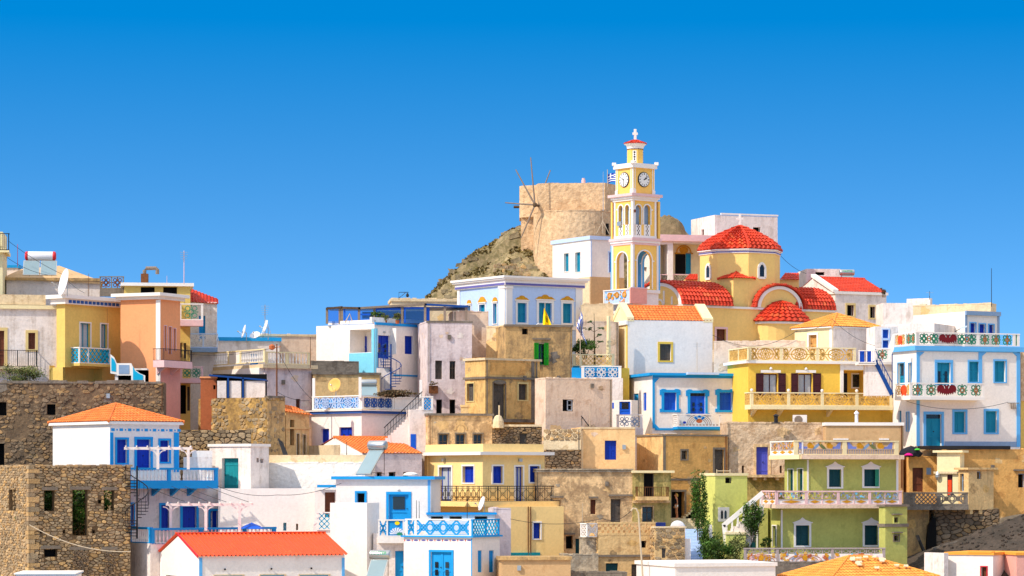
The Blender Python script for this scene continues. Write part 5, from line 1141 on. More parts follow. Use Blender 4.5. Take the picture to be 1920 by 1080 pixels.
def pergola(label, x0, x1, yt, posts, yb, Y, th=0, m='white', back=1.6, scroll=True):
    R, L = facs(x0, Y, th); t = thing('pergola', label, 'pergola', R.pt(0, R.z(yb), 0)); U = R.u(x1); z = R.z(yt); mb = MB()
    mb.box(R, -.1, U+.1, z-.2, z-.04, -.08, .06); mb.box(R, -.1, U+.1, z-.2, z-.04, -back, -back+.12); mb.build('beam', m, t); mb = MB(); n = max(3, round(U/.7))
    for i in range(n+1): mb.box(R, U*i/n-.03, U*i/n+.03, z-.04, z+.06, -back-.1, .2)
    mb.build('rafters', m, t)
    for p in posts:
        u = R.u(p); mb = MB(); mb.box(R, u-.09, u+.09, R.z(yb), z-.2, -.1, .08)
        if scroll:
            for sg in (-1, 1): mb.ring(R, u+sg*.5, z-.7, .45, .07, -.03, .04, 6, 0, math.pi/2 if sg > 0 else 0, math.pi if sg > 0 else math.pi/2)
        mb.build('post', m, t)
    return t
pergola('small white pergola on the upper blue balcony of the tiled house', 236, 358, 837, (296, 353), 880, 195.5, 8)
pergola('long white pergola on the lower terrace in front of cobalt doors', 315, 472, 943, (320, 386, 449), 995, 193.8, 8)
# spiral stair at the ruin corner
def spiral(name, label, px, yt, yb, Y, r, turns, m, a0=0, cat='spiral staircase', rail_=True):
    b, tp = P(px, yb, Y), P(px, yt, Y); t = thing(name, label, cat, b); mb = MB(); mb.tube([b, tp+Vector((0, 0, .9))], .06, 8); mb.build('pole', m, t); h = tp.z-b.z; n = max(8, round(h/.2)); mb = MB(); ra = []
    for i in range(n):
        a, c = a0+turns*2*math.pi*i/n, a0+turns*2*math.pi*(i+1.1)/n; z = b.z+h*(i+1)/n; q = [Vector((b.x, Y, z)), Vector((b.x+r*math.cos(a), Y+r*math.sin(a), z)), Vector((b.x+r*math.cos(c), Y+r*math.sin(c), z))]
        mb.add(q+[p-Vector((0, 0, .05)) for p in q], [(0, 1, 2), (5, 4, 3), (0, 1, 4, 3), (1, 2, 5, 4), (0, 2, 5, 3)]); ra.append(q[1]+Vector((0, 0, .95)))
    mb.build('treads', m, t); mb = MB(); mb.tube(ra, .035, 5)
    for p in ra[::1]: mb.tube([p, p-Vector((0, 0, .95))], .014, 4)
    mb.build('handrail', m, t); return t
spiral('spiral_staircase', 'dark iron spiral staircase at the right edge of the stone ruin', 257, 900, 1010, 191.5, .75, 1.3, 'iron', 2.2)
H = House('house', 'white block with a big teal door below the dry stone wall', 'house', 470, 202.5, 58, 393, 504, 833, 960, 'white_old', L=[('d', 416, 859, 447, 920, 'teal_old', None, 0, dict(boards=True, n=1, r=.3))], R=[('h', 481, 859, 486, 867), ('h', 488, 860, 494, 868)])
H.band(832, 837, .1, 'white', 'coping')
H = House('wall', 'low white wall left of the teal door, stepped at its end', 'wall', 344, 201.6, 4, 340, 398, 857, 960, 'white_old', dl=.4); mb = MB(); a, b, c, d = H.R.rect(360, 845, 398, 857); mb.box(H.R, a, b, c, d, -.4, 0); mb.build('step', 'white', H.root)
H = House('wall', 'big whitewashed brick wall in the sun between teal door and solar panel', 'wall', 476, 206, -14, 470, 684, 868, 1010, 'white_brick', dl=3)
mb = MB(); a, b, c, d = H.R.rect(502, 853, 684, 868); mb.box(H.R, a, b, c, d, -1.2, -.3); mb.build('coping', 'cream_stone', H.root)
H = House('wall', 'smooth white wall with two tiny arched niches above the red roofed chapel', 'wall', 409, 200.2, 3, 403, 590, 916, 1040, 'white', dl=3, R=[('h', 531, 980, 537, 995, 'cobalt', None, 0, dict(back='porchblue')), ('h', 555, 982, 559, 994, 'cobalt', None, 0, dict(back='cream_stone'))])
t = thing('parasol', 'closed looking blue parasol top peeking over the lower blue balustrade', 'parasol', P(472, 1000, 195.4)); p = P(472, 981, 195.4); mb = MB(); mb.lathe(p, [(.85, -.35), (.5, -.16), (.06, .02), (.01, .05)], 8); mb.build('canopy', 'royal', t); mb = MB(); mb.tube([p, P(472, 1000, 195.4)], .03); mb.build('pole', 'galv', t)
# ruin
H = House('stone_ruin', 'roofless stone ruin with empty window holes and greenery inside', 'ruin', 55, 189, 24, -70, 245, 873, 1110, 'mortar', stone=('stone', dict(size=.33, rh=.16, quoin=1)), lazy=True,
          L=[('o', 17, 918, 30, 957, 'x', None, 0, dict(r=.6)), ('o', 200, 0, 201, 1)][:1], R=[('o', 83, 920, 102, 958, 'x', None, 0, dict(r=.6)), ('o', 136, 919, 164, 1004, 'x', None, 0, dict(r=.6)), ('o', 195, 920, 214, 957, 'x', None, 0, dict(r=.6)), ('h', 184, 937, 190, 944), ('h', 83, 1030, 107, 1044), ('h', 75, 994, 80, 1000), ('h', 118, 994, 122, 1000), ('h', 173, 994, 178, 1000)])
H.finish(False)
mb = MB(); R = H.R
# inner faces of the broken walls and the sunlit far wall
wallface(mb, R.off(-.6), .6, H.U, H.z0, H.z1, [(h[0], h[1], h[2], h[3], 0) for h in H.holes['R'] if h[4] == .6]); far = R.off(-4.2); wallface(mb, far, 0, H.U, H.z0, H.z1-1.2, [], 0); stones(mb, far, 0, H.U, H.z0+1, H.z1-1.2, (), 1, .3, .16, 8)
fl = Fac(*R.pt(H.U-.6, 0, 0).to_2d(), (-R.n[0], -R.n[1]), (-R.d[0], -R.d[1])); wallface(mb, fl, .6, 4.2, H.z0, H.z1, []); stones(mb, fl, .6, 4.2, H.z0+1, H.z1, (), 1, .3, .16, 9)
mb.build('inner_wall', ['mortar', 'stone'], H.root)
mb = MB(); rr = random.Random(7); a = 0
for fac, ext in ((H.R, H.U), (H.L, H.V)):
    a = 0
    while a < ext-.2:
        w = rr.uniform(.2, .5); mb.box(fac, a, a+w, H.z1-.05, H.z1+rr.uniform(-.02, .1), -.6, .05, 0, rr.choice(PAL_S)); a += w
mb.build('top_course', 'stone', H.root)
for x0, x1, y in ((78, 108, 918), (130, 170, 917), (190, 219, 918), (76, 113, 1028), (130, 170, 1030), (190, 220, 1030)): a, b, c, d = R.rect(x0, y-5, x1, y+1); mb = MB(); mb.box(R, a, b, c, d, -.1, .1); mb.build('lintel', 'stonetrim', H.root)
for x0, y0, x1, y1 in ((136, 1033, 166, 1090), (196, 1036, 216, 1090)): a, b, c, d = R.rect(x0, y0, x1, y1); mb = MB(); mb.box(R, a, b, c, d, .06, .085, 0); stones(mb, R.off(.08), a, b, c, d, (), 1, .2, .1, 4); mb.build('blocked_opening', ['mortar_dark', 'stone_dark'], H.root)
q = R.pt(H.U*.42, 0, -2.1); t = thing('tree', 'leafy green tree growing inside the stone ruin', 'tree', (q.x, q.y, H.z0+.5)); mb = MB(); mb.tube([(q.x, q.y, H.z0+.5), (q.x+.1, q.y, H.z1-3), (q.x-.1, q.y, H.z1-1.5)], .12, 7, 0, .05); mb.build('trunk', 'bark', t); crown(t, 'crown', (q.x, q.y, H.z1-2.8), (2.6, 1.1, 1.9), 5200, .13, 'leaf', 5, 30)
H = House('house', 'flat white roof edge with blue line in the bottom left corner', 'house', 30, 181, 3, -60, 139, 1075, 1110, 'white', dl=5); H.band(1074.5, 1077, .12, 'white', 'coping'); H.band(1077, 1078.5, .08, 'skyblue', 'trim')
# red roofed chapel
H = House('chapel', 'small white chapel with a bright red corrugated roof and blue corner strips', 'chapel', 373, 184, 22, 300, 646, 1043, 1110, 'white',
          R=[('s', 402, 1079, 456, 1100, 'skypale', 'cream_stone', 2), ('s', 488, 1078, 534, 1100, 'skypale', 'cream_stone', 2), ('s', 562, 1078, 617, 1100, 'skypale', 'cream_stone', 2)], L=[('s', 311, 1079, 331, 1100, 'brownwood')])
R, V, U, z = H.R, H.V, H.U, H.z1; rise = (1044-997)*187/F-.3; mb = MB(); q = [R.pt(0, z-.003, 0), R.pt(0, z-.003, -V), R.pt(0, z+rise-.05, -V*.5)]; q2 = [p+Vector((*R.d, 0))*U for p in q]; mb.add(q+q2, [(0, 1, 2), (5, 4, 3), (0, 2, 5, 3), (2, 1, 4, 5)]); mb.build('gable_wall', 'white', H.root)
for e, k in ((.22, 0), (-V-.22, 1)):
    mb = MB(); n = round(U/.26)*6; vs = []
    for i in range(n+1):
        u = -.15+(U+.3)*i/n; h = .05*math.cos(i*math.pi/3)
        for j in range(3): w = j/2; vs.append(R.pt(u, z+.03+(rise+.06)*w+h, e+(-V/2-e)*w))
    mb.add(vs, [(3*i+j, 3*i+3+j, 3*i+4+j, 3*i+1+j) for i in range(n) for j in range(2)]); mb.build('roof', 'sheet_red', H.root)
mb = MB(); mb.box(R, -.2, U+.2, z+rise+.05, z+rise+.13, -V*.5-.22, -V*.5+.22); mb.build('ridge_cap', 'sheet_red', H.root)
mb = MB(); q = [R.pt(-.17, z-.1, .24), R.pt(-.12, z-.1, .24), R.pt(-.12, z+.08, .24), R.pt(-.17, z+.08, .24), R.pt(-.17, z+rise, -V/2), R.pt(-.12, z+rise, -V/2), R.pt(-.12, z+rise+.16, -V/2), R.pt(-.17, z+rise+.16, -V/2)]
mb.add(q, [(0, 1, 2, 3), (0, 1, 5, 4), (1, 2, 6, 5), (2, 3, 7, 6), (3, 0, 4, 7)]); mb.build('verge', 'redpaint', H.root)
for x0, x1 in ((373.3, 379), (641, 646)): H.strip('R', x0, 1046, x1, 1108, 'skypale', .04, 'pilaster')
for x in (421, 508, 583): p = R.pt(R.u(x), R.z(1068), .1); mb = MB(); mb.lathe(p, [(.02, -.06), (.06, -.03), (.07, .03), (.02, .06)], 8); mb.build('lamp', 'iron', H.root)
# ================================================================ middle, upper rows
H = House('house', 'pale blue neoclassical house with white pilasters and gilt ornaments over teal shutters', 'house', 948, 231, 33, 858, 1092, 519, 690, 'paleblue',
          R=[('s', 970, 568, 987, 605, 'teal', 'trimwhite', 4, dict(ped=9, pedm='gold')), ('d', 1010, 568, 1034, 606, 'teal', 'trimwhite', 5, dict(ped=10, pedm='gold')), ('s', 1055, 569, 1072, 606, 'teal', 'trimwhite', 4, dict(ped=9, pedm='gold'))],
          L=[('s', 925, 569, 932, 607, 'teal', 'trimwhite', 2, dict(ped=9, pedm='gold')), ('d', 899, 571, 910, 608, 'teal', 'trimwhite', 2.5, dict(ped=12, pedm='gold')), ('s', 877, 573, 883, 608, 'teal', 'trimwhite', 2, dict(ped=8, pedm='gold'))])
H.band(517, 521, .42, 'trimwhite'); H.band(521, 524, .32, 'trimwhite'); H.band(524, 535, .16, 'white', 'frieze')
f = H.R.off(.16); mb = MB(); mb.box(f, -.1, H.U+.1, H.R.z(534), H.R.z(530), .003, .03); f = H.L.off(.16); mb.box(f, -.1, H.V+.1, H.R.z(534), H.R.z(530), .003, .03); mb.build('painted_frieze', 'purplepat', H.root)
for w, x0, x1 in (('R', 948.5, 960), ('R', 1079, 1091.5), ('L', 937, 947.5), ('L', 858.5, 863)): H.strip(w, x0, 541, x1, 640, 'trimwhite', .07, 'pilaster'); H.strip(w, x0-1, 536, x1+1, 541, 'trimwhite', .12, 'capital')
H.strip('R', 960, 610, 1079, 617, 'trimwhite', .05, 'string_course')
mb = MB(); mb.poly(H.R.off(.4), [(H.R.u(990), H.R.z(620)), (H.R.u(1050), H.R.z(620)), (H.R.u(1050), H.R.z(606)), (H.R.u(1004), H.R.z(604)), (H.R.u(996), H.R.z(610))], 0, .12); mb.build('stair_parapet', 'trimwhite', H.root)
# white house with spiral stair and roof pergola
H = House('house', 'white house with light blue porch, cobalt doors and a shaded rooftop terrace', 'house', 702, 224, 52, 593, 803, 607, 790, 'white', lazy=True,
          L=[('o', 656, 618, 697, 661, 'x', None, 0, dict(r=1.8))], R=[('d', 709, 629, 731, 672, 'cobalt', None, 0, dict(g='two')), ('s', 759, 630, 775, 664, 'cobalt', None)])
H.finish(); R, L = H.R, H.L
bk = L.off(-1.8); a, b, c, d = L.rect(650, 615, 704, 664); mb = MB(); mb.box(bk, a-.5, b+1.2, c, d, -.06, -.003); mb.build('porch_wall', 'white', H.root)
a, b, c, d = bk.rect(672, 631, 688, 662); mb = MB(); leafdoor(mb, bk, a, b, c, d, .04); dr = mb.build('door', 'cobalt', H.root); mb = MB(); mb.box(bk, a+(b-a)*.35, a+(b-a)*.7, c+(d-c)*.3, c+(d-c)*.65, .085, .1); mb.build('pane', 'glass', dr)
H.strip('L', 655, 662, 698, 745, 'porchblue', .04, 'porch_parapet'); H.strip('R', 702.5, 616, 707, 720, 'porchblue', .06, 'column'); H.strip('L', 697.5, 616, 701.8, 720, 'porchblue', .06, 'column'); H.strip('R', 731.5, 616, 735, 665, 'skyblue', .06, 'column')
mb = MB(); a, b, c, d = R.rect(702.5, 607, 800, 612); mb.box(R, 0, H.U, c, d, .004, .1); mb.build('trim', 'skyblue', H.root); H.strip('R', 735, 703, 800, 706, 'skyblue', .04)
mb = MB(); p = R.pt(R.u(720), R.z(622), .05); mb.lathe(p, [(.03, -.08), (.1, -.04), (.1, .05), (.03, .1)], 8); mb.build('lamp', 'galv', H.root)
mb = MB(); a, b, c, d = R.rect(702.5, 596, 800, 607); mb.box(R, .05, H.U, c+.02, d-.05, -.5, -.3); a, b, c, d = L.rect(640, 600, 702, 607); mb.box(L, .3, L.u(610), c+.02, d, -.5, -.3); mb.build('roof_parapet', 'white', H.root)
spiral('spiral_staircase', 'blue spiral staircase in front of the white house with the roof terrace', 733, 668, 740, 221.3, .78, 1.2, 'iron_blue', 3.6)
t = thing('railing', 'blue railing with white panel at the top of the blue spiral staircase', 'railing', P(716, 690, 221.6)); f = Fac(0, 221.6, (1, 0), (0, -1)); X = lambda p: P(p, 0, 221.6).x; Z = lambda p: P(0, p, 221.6).z
rail(t, f, X(708), X(734), Z(690), Z(661), 'bars', 'iron_blue', 'iron_blue', [X(719)], pw=.06, cap=.05, base=.05, th=.05, panth=.02)
mb = MB(); mb.box(f, X(706), X(736), 3, Z(690), -1.4, .1); mb.build('landing', 'white_old', t)
# rooftop pergola
t = thing('roof_pergola', 'blue and brown framed glazed pergola on the roof of the white house', 'pergola', P(740, 606, 226.5)); YP = 226.5
f = Fac(0, YP, (1, 0), (0, -1)); X = lambda p: P(p, 0, YP).x; Z = lambda p: P(0, p, YP).z
for x, y0 in ((613, 577), (637, 577), (641, 576), (673, 576), (702, 576), (754, 575), (797, 571), (834, 573), (874, 575)): mb = MB(); mb.box(f, X(x)-.09, X(x)+.09, Z(607), Z(y0), -.2, 0); mb.build('post', 'woodgrey', t)
for x0, y0, x1, y1, m, hh in ((611, 577, 642, 574, 'bark', .14), (640, 575, 676, 576, 'bark', .16), (672, 576, 800, 568, 'woodgrey', .16), (796, 569, 878, 573, 'iron_blue', .14)):
    mb = MB(); q = f.pt; mb.hexa([q(X(x0), Z(y0)-hh, -.3), q(X(x1), Z(y1)-hh, -.3), q(X(x1), Z(y1)-hh, .12), q(X(x0), Z(y0)-hh, .12), q(X(x0), Z(y0), -.3), q(X(x1), Z(y1), -.3), q(X(x1), Z(y1), .12), q(X(x0), Z(y0), .12)]); mb.build('beam', m, t)
mb = MB(); mb.box(f, X(612), X(876), Z(575)-.05, Z(575), -4.6, -.4)
mb.build('awning', 'iron_blue', t)
mb = MB()
for x0, x1, y in ((676, 702, 588), (704, 752, 578), (757, 795, 576)): mb.box(f, X(x0), X(x1), Z(y+3), Z(y), -.12, -.06)
for x in (645, 704, 752, 758): mb.box(f, X(x), X(x)+.1, Z(605), Z(577), -.14, -.04)
mb.box(f, X(645), X(671), Z(603), Z(601), -.14, -.04); mb.build('window_frame', 'royal', t)
mb = MB(); mb.box(f, X(676), X(702), Z(594), Z(581), -2.6, -2.5); mb.box(f, X(702), X(797), Z(607), Z(579), -3, -2.9); mb.box(f, X(797), X(805), Z(607), Z(576), -1.2, -.3)
mb.build('back_wall', 'royal', t)
mb = MB()
for x in (712, 730, 745): mb.box(f, X(x), X(x)+.32, Z(606), Z(590), -2.8, -2.7)
mb.build('back_panel', 'curtain', t)
for x0, x1 in ((614, 636), (643, 672), (675, 701), (704, 752), (757, 796)): mb = MB(); mb.box(f, X(x0), X(x1), Z(606), Z(579), -.1, -.08); mb.build('pane', 'tint', t)
for px, lab, m in ((704, 'round clipped green bush in a pot on the roof terrace edge', 'leaf'), (722, 'small reddish potted flower bush under the roof pergola', 'magenta'), (745, 'small grey potted plant under the roof pergola', 'leaf_grey')):
    p = P(px, 607, 225.6); t2 = thing('potted_plant', lab, 'potted plant', p); mb = MB(); mb.lathe(p, [(.12, 0), (.17, .25)], 8); mb.build('pot', 'terracotta', t2); r = .42 if m == 'leaf' else .3; crown(t2, 'foliage', (p.x, p.y, p.z+.3+r*.8), (r, r, r*.85), 700, .06, m if m != 'magenta' else 'leaf_grey', px, 16)
t2 = thing('trestle', 'small A shaped timber trestle on the white roof edge', 'trestle', P(656, 606, 225.8)); mb = MB(); mb.tube([P(647, 605, 225.8), P(656, 588, 225.8), P(661, 605, 225.8)], .05); mb.build('legs', 'pole', t2)
H2 = House('house', 'flat roofed house edge with a street lamp behind the roof pergola', 'house', 734, 238, 5, 730, 862, 560, 640, 'cream_stone', dl=4); H2.band(560, 565, .1, 'cream_stone')
t = thing('street_lamp', 'rectangular arm lamp on the roof above the glazed pergola', 'street lamp', P(748, 562, 237.5)); mb = MB(); Yl = 237.5; mb.tube([P(748, 562, Yl), P(748, 548, Yl), P(766, 548, Yl)], .03); mb.tube([P(748, 559, Yl), P(760, 549, Yl)], .025); mb.build('pole', 'iron', t); mb = MB(); mb.lathe(P(764, 554, Yl), [(.03, .2), (.1, .1), (.13, -.05), (.04, -.14)], 8); mb.build('lantern', 'iron', t)
H = House('house', 'mauve grey plastered house with narrow grey windows beside the spiral stair house', 'house', 801, 222.6, 10, 795, 885, 603, 820, 'lav', dl=5,
          R=[('s', 816, 676, 829, 711, 'greywood'), ('w', 843, 677, 854, 711, 'greywood'), ('h', 818, 749, 829, 775, 'greywood'), ('h', 843, 749, 854, 775, 'greywood')])
mb = MB(); a, b, c, d = H.R.rect(801, 602, 885, 605); mb.box(H.R, -.05, b+.05, c, d+.02, -.2, .05); mb.build('coping', 'concrete', H.root)
t = thing('crate', 'dark metal basket fixed to the mauve grey wall', 'basket', P(812, 735, 222)); mb = MB(); p = P(812, 730, 222); mb.box(Fac(0, 222.2, (1, 0), (0, -1)), P(804, 0, 222).x, P(821, 0, 222).x, P(0, 737, 222).z, P(0, 723, 222).z, -.5, 0); mb.build('box', 'rust', t); crown(t, 'dry_plant', P(811, 720, 222), (.35, .2, .2), 200, .06, 'drytwig', 3, 6)
H = House('house', 'tall plain tan wall behind the mauve grey house', 'house', 850, 227, 6, 820, 916, 584, 720, 'beige_pink', dl=5); 
H = House('house', 'cream side block with stained corner left of the green shuttered house', 'house', 942, 224.6, 55, 912, 950, 612, 720, 'cream_stone')
H.strip('L', 913, 640, 941, 706, 'ochre_pale', .1, 'lower_wall')
H = House('house', 'stained brown plastered house with open bright green shutters', 'house', 948, 222, 14, 944, 1073, 611, 760, 'tan_grey', dl=5, R=[('h', 979, 616, 990, 627), ('w', 1008, 645, 1022, 684, 'greenpaint', 'stonetrim', 2)])
for x0, x1 in ((1001, 1009), (1020, 1028)): a, b, c, d = H.R.rect(x0, 643, x1, 685); mb = MB(); leafdoor(mb, H.R, a, b, c, d, .1, 0, False); mb.build('shutter', 'greenpaint', H.root)
H.strip('R', 998, 634, 1032, 637, 'stonetrim', .12, 'lintel'); mb = MB(); a, b, c, d = H.R.rect(946, 609, 1074, 613); mb.box(H.R, -.1, b, c, d, -.2, .12); mb.build('coping', 'stonetrim', H.root)
H = House('house', 'ochre house with a tall grey door, arched lintel and grey shutters', 'house', 910, 217, 36, 872, 1012, 672, 820, 'ochre', R=[('d', 925, 718, 947, 790, 'greywood', 'stonetrim', 2, dict(boards=True)), ('s', 972, 720, 988, 750, 'greywood', 'cream_frame', 3)], L=[('s', 876, 719, 889, 752, 'greywood', 'cream_frame', 2)])
H.band(671, 675, .12, 'cream_stone'); H.band(706, 710, .12, 'stonetrim', 'string_course'); H.strip('R', 996, 676, 1002, 790, 'concrete', .02, 'stain_strip'); H.strip('R', 920, 680, 985, 703, 'ochre_or', .03, 'panel')
mb = MB(); mb.tube([H.R.pt(H.U*.93, H.R.z(680, H.U), .08), H.R.pt(H.U*.93, H.R.z(785, H.U), .08)], .06); mb.build('drainpipe', 'concrete', H.root)
mb = MB(); mb.blob(H.R, H.R.u(936), H.R.z(716), .55, .16, .003, .12, 10); mb.build('ornament', 'stonetrim', H.root)
H.strip('R', 918, 786, 1012, 792, 'concrete', .5, 'ledge')
H = House('house', 'pinkish beige rough house with a small dark window and white casement', 'house', 1023, 214, 24, 1003, 1148, 709, 815, 'beige_pink', R=[('h', 1055, 749, 1075, 771)])
a, b, c, d = H.R.rect(1064, 750, 1074, 770); mb = MB()
for x in ((a, a+.06, c, d), (b-.06, b, c, d), (a, b, c, c+.06), (a, b, d-.06, d), (a, b, (c+d)/2, (c+d)/2+.04)): mb.box(H.R, x[0], x[1], x[2], x[3], -.12, -.06)
mb.build('window_frame', 'curtain', H.root)
t = mast('bracket_pole', 'thin pole with a lamp hook on the pinkish beige wall', 'pole', 1106, 757, 806, 213, .025, 'pole')
t = thing('rods', 'bent iron rods on the wall top right of the casement window', 'rods', P(1095, 800, 211.5)); mb = MB(); mb.tube([P(1090, 780, 211.5), P(1105, 800, 211.5)], .04); mb.tube([P(1091, 780, 211.5), P(1091, 798, 211.5)], .03); mb.build('rod', 'iron', t)
H = House('house', 'peach plastered house with a single cobalt shutter', 'house', 1088, 209.5, 8, 1084, 1191, 803, 900, 'peach', dl=4, R=[('s', 1134, 826, 1156, 862, 'cobalt')])
mb = MB(); a, b, c, d = H.R.rect(1088, 801, 1191, 804); mb.box(H.R, 0, b, c, d, -.2, .04); mb.build('coping', 'cream_stone', H.root)
H = House('stone_wall', 'sunlit stained plaster wall with a stone crest left of the peach house', 'wall', 1019, 209.8, -18, 1010, 1089, 807, 850, 'cream_stone', dl=1, sp=1); mb = MB(); stones(mb, H.R, 0, H.U, H.z1-.7, H.z1+.1, (), 0, .32, .2, 4); mb.build('stone_crest', 'stone', H.root)
H = House('stone_wall', 'dark rubble wall patch under the sunlit stone crest', 'wall', 1024, 208.6, 4, 1018, 1090, 843, 900, 'mortar_dark', dl=1, stone=('stone_dark', dict(size=.3, rh=.17)))
H = House('stone_wall', 'dark slate stone house wall with a narrow door below the ochre house', 'wall', 921, 210.5, 4, 915, 1016, 798, 860, 'mortar_dark', dl=3, stone=('stone_dark', dict(size=.3, rh=.15)), R=[('d', 975, 813, 987, 845, 'greywood', None, 0, dict(n=1, boards=True))])
mb = MB(); a, b, c, d = H.R.rect(926, 796, 1016, 800); mb.box(H.R, 0, b, c, d, -.4, .1); mb.build('coping', 'cream_stone', H.root)
t = thing('chimney', 'small rounded plaster chimney with a pale pipe by the grey door', 'chimney', P(934, 797, 210.2)); mb = MB(); mb.lathe(P(934, 797, 210.2), [(.42, -.2), (.38, .3), (.24, .62), (.1, .7)], 9); mb.build('stack', 'cream_stone', t); mb = MB(); mb.tube([P(936, 780, 210.2), P(936, 760, 210.2)], .06); mb.build('flue', 'cream_stone', t)
H = House('house', 'low weathered beige house with three barred grey windows and a faded arch', 'house', 803, 209.3, 14, 791, 923, 776, 880, 'beige_old', R=[('w', 823, 814, 840, 850, 'greywood', 'stonetrim', 2.5), ('w', 855, 814, 872, 850, 'greywood', 'stonetrim', 2.5), ('w', 888, 814, 904, 850, 'greywood', 'stonetrim', 2.5)])
mb = MB(); mb.box(H.R, -.1, H.U+.1, H.z1-.12, H.z1+.04, -1, .14); mb.build('coping', 'concrete', H.root); mb = MB(); u = H.R.u(864); mb.ring(H.R, u, H.R.z(806), .42, .12, .003, .03, 10, 0, 0, math.pi); mb.blob(H.R, u, H.R.z(805), .26, .3, .003, .02, 10); mb.build('ornament', 'ochre_pale', H.root)
t = thing('chimney', 'short square ochre chimney on the low weathered beige house', 'chimney', P(871, 776, 210)); mb = MB(); f = Fac(0, 210, (1, 0), (0, -1)); X = lambda p: P(p, 0, 210).x; Z = lambda p: P(0, p, 210).z; mb.box(f, X(864), X(878), Z(778), Z(762), -.6, 0); mb.box(f, X(863), X(880), Z(763), Z(759), -.7, .06); mb.build('stack', 'ochre_pale', t)
# blue fretwork terrace house
H = House('house', 'white terrace house with blue fretwork railings and cobalt doors', 'house', 678, 212.3, 48, 584, 792, 768, 900, 'white', L=[('s', 602, 804, 617, 830, 'cobalt'), ('d', 636, 801, 660, 840, 'cobalt', None, 0, dict(g='two'))])
H.band(768, 770, .3, 'white'); H.band(770, 775, .2, 'bluepat', 'painted_frieze')
H.rail('L', 585, 676, 742, 768, 'rose', 'trimwhite', 'paleblue', o=.15, pw=.18, w=.06); H.rail('R', 679, 739, 743, 767, 'flower', 'trimwhite', 'bluepat', o=.15, pw=.18, w=.06, styles=['flower'])
for w, x0, x1 in (('L', 588, 674), ('R', 684, 736)): a, b, c, d = H.fac(w).rect(x0, 747, x1, 765); mb = MB(); mb.box(H.fac(w).off(.15), a, b, c, d, -.14, -.1); mb.build('railing_back', 'skyblue' if w == 'L' else 'white', H.root)
H.rail('R', 740, 792, 745, 768, 'solid', 'trimwhite', 'white', o=.15)
for px, y0, Yp in ((588, 709, 211), (675, 707, 212), (789, 712, 214)): mb = MB(); f = Fac(0, Yp, (1, 0), (0, -1)); mb.box(f, P(px-2.6, 0, Yp).x, P(px+2.6, 0, Yp).x, P(0, 746, Yp).z, P(0, y0, Yp).z, -.25, 0); mb.build('post', 'trimwhite', H.root)
dish('golden dish facing left on the blue fretwork terrace', P(627, 722, 214), .52, (-.45, -.82, .3), 'dishgold', .9); heater('silver solar tank behind the blue fretwork railing', P(691, 718, 216), 1.15, 6, 40, 1, 1.2, 1.1, text='CALPAK' if 0 else None)
o = crown(None, 'dry_hedge', P(748, 738, 213.4), (1.5, .35, .2), 2200, .1, 'drytwig', 12, 20, loc=P(748, 744, 213.4)); tag(o, 'heap of dry grey twigs along the terrace edge by the blue stairs', 'hedge')
H2 = House('house', 'stained tan plastered wall behind the golden dish', 'house', 588, 219.5, 10, 580, 712, 700, 790, 'ochre_pale', dl=4); H2.band(698, 702, .1, 'concrete'); 
H2 = House('wall', 'weathered grey brown parapet wall below the white house with the porch', 'wall', 580, 221.8, 8, 575, 673, 677, 720, 'concrete', dl=2)
t = thing('staircase', 'white outside stair with dark iron railing climbing to the blue terrace', 'staircase', P(760, 830, 210.6)); Ys = 210.6; f = Fac(0, Ys, (1, 0), (0, -1)); X = lambda p: P(p, 0, Ys).x; Z = lambda p: P(0, p, Ys).z; n = 13; mb = MB(); pts = [(X(722), Z(880)), (X(722), Z(826))]
for i in range(n): pts += [(X(722+68*i/n), Z(826-64*(i+1)/n)), (X(722+68*(i+1)/n), Z(826-64*(i+1)/n))]
mb.poly(f, pts+[(X(790), Z(880))], -1.2, 0); mb.build('steps', 'white_old', t); mb = MB()
for i in range(n+1): x, y = 722+68*i/n, 826-64*i/n; mb.bar(f, (X(x), Z(y)), (X(x), Z(y-26)), .03, -.06, -.03)
mb.bar(f, (X(720), Z(802)), (X(792), Z(734)), .06, -.07, -.02); mb.bar(f, (X(720), Z(815)), (X(792), Z(747)), .03, -.06, -.03); mb.build('handrail', 'iron', t)
H = House('wall', 'white stair wall with a framed blue fretwork panel', 'wall', 768, 209.9, 10, 765, 812, 768, 880, 'white_old', dl=1.6); mb = MB(); a, b, c, d = H.R.rect(792, 742, 812, 770); H.rail('R', 791, 812, 743, 771, 'lat', 'trimwhite', 'skyblue', pw=.14, w=.07)
H.strip('R', 770, 814, 780, 850, 'royal', .02, 'door')
# orange tiled gable
H = House('house', 'white gabled house with orange tiles behind the big solar collector', 'house', 680, 206, 24, 577, 791, 850, 960, 'lav', R=[('h', 706, 885, 716, 897, 'stonetrim'), ('h', 729, 885, 742, 897, 'stonetrim'), ('h', 756, 885, 766, 897, 'stonetrim')])
gable(H, (849-817)*209/F, 'tile_orange', over=.08, wall='white', seed=15); mb = MB(); a, b, c, d = H.L.rect(592, 835, 638, 857); mb.box(H.L, a, b, c, d, .02, .5); mb.build('box_bay', 'cream_stone', H.root); H.strip('L', 576, 852, 679.5, 960, 'white', .02, 'gable_render', .003)
mast('antenna_pole', 'dark iron rod standing before the white gable of the orange tiled house', 'antenna', 650, 828, 856, 205, .03, 'iron')
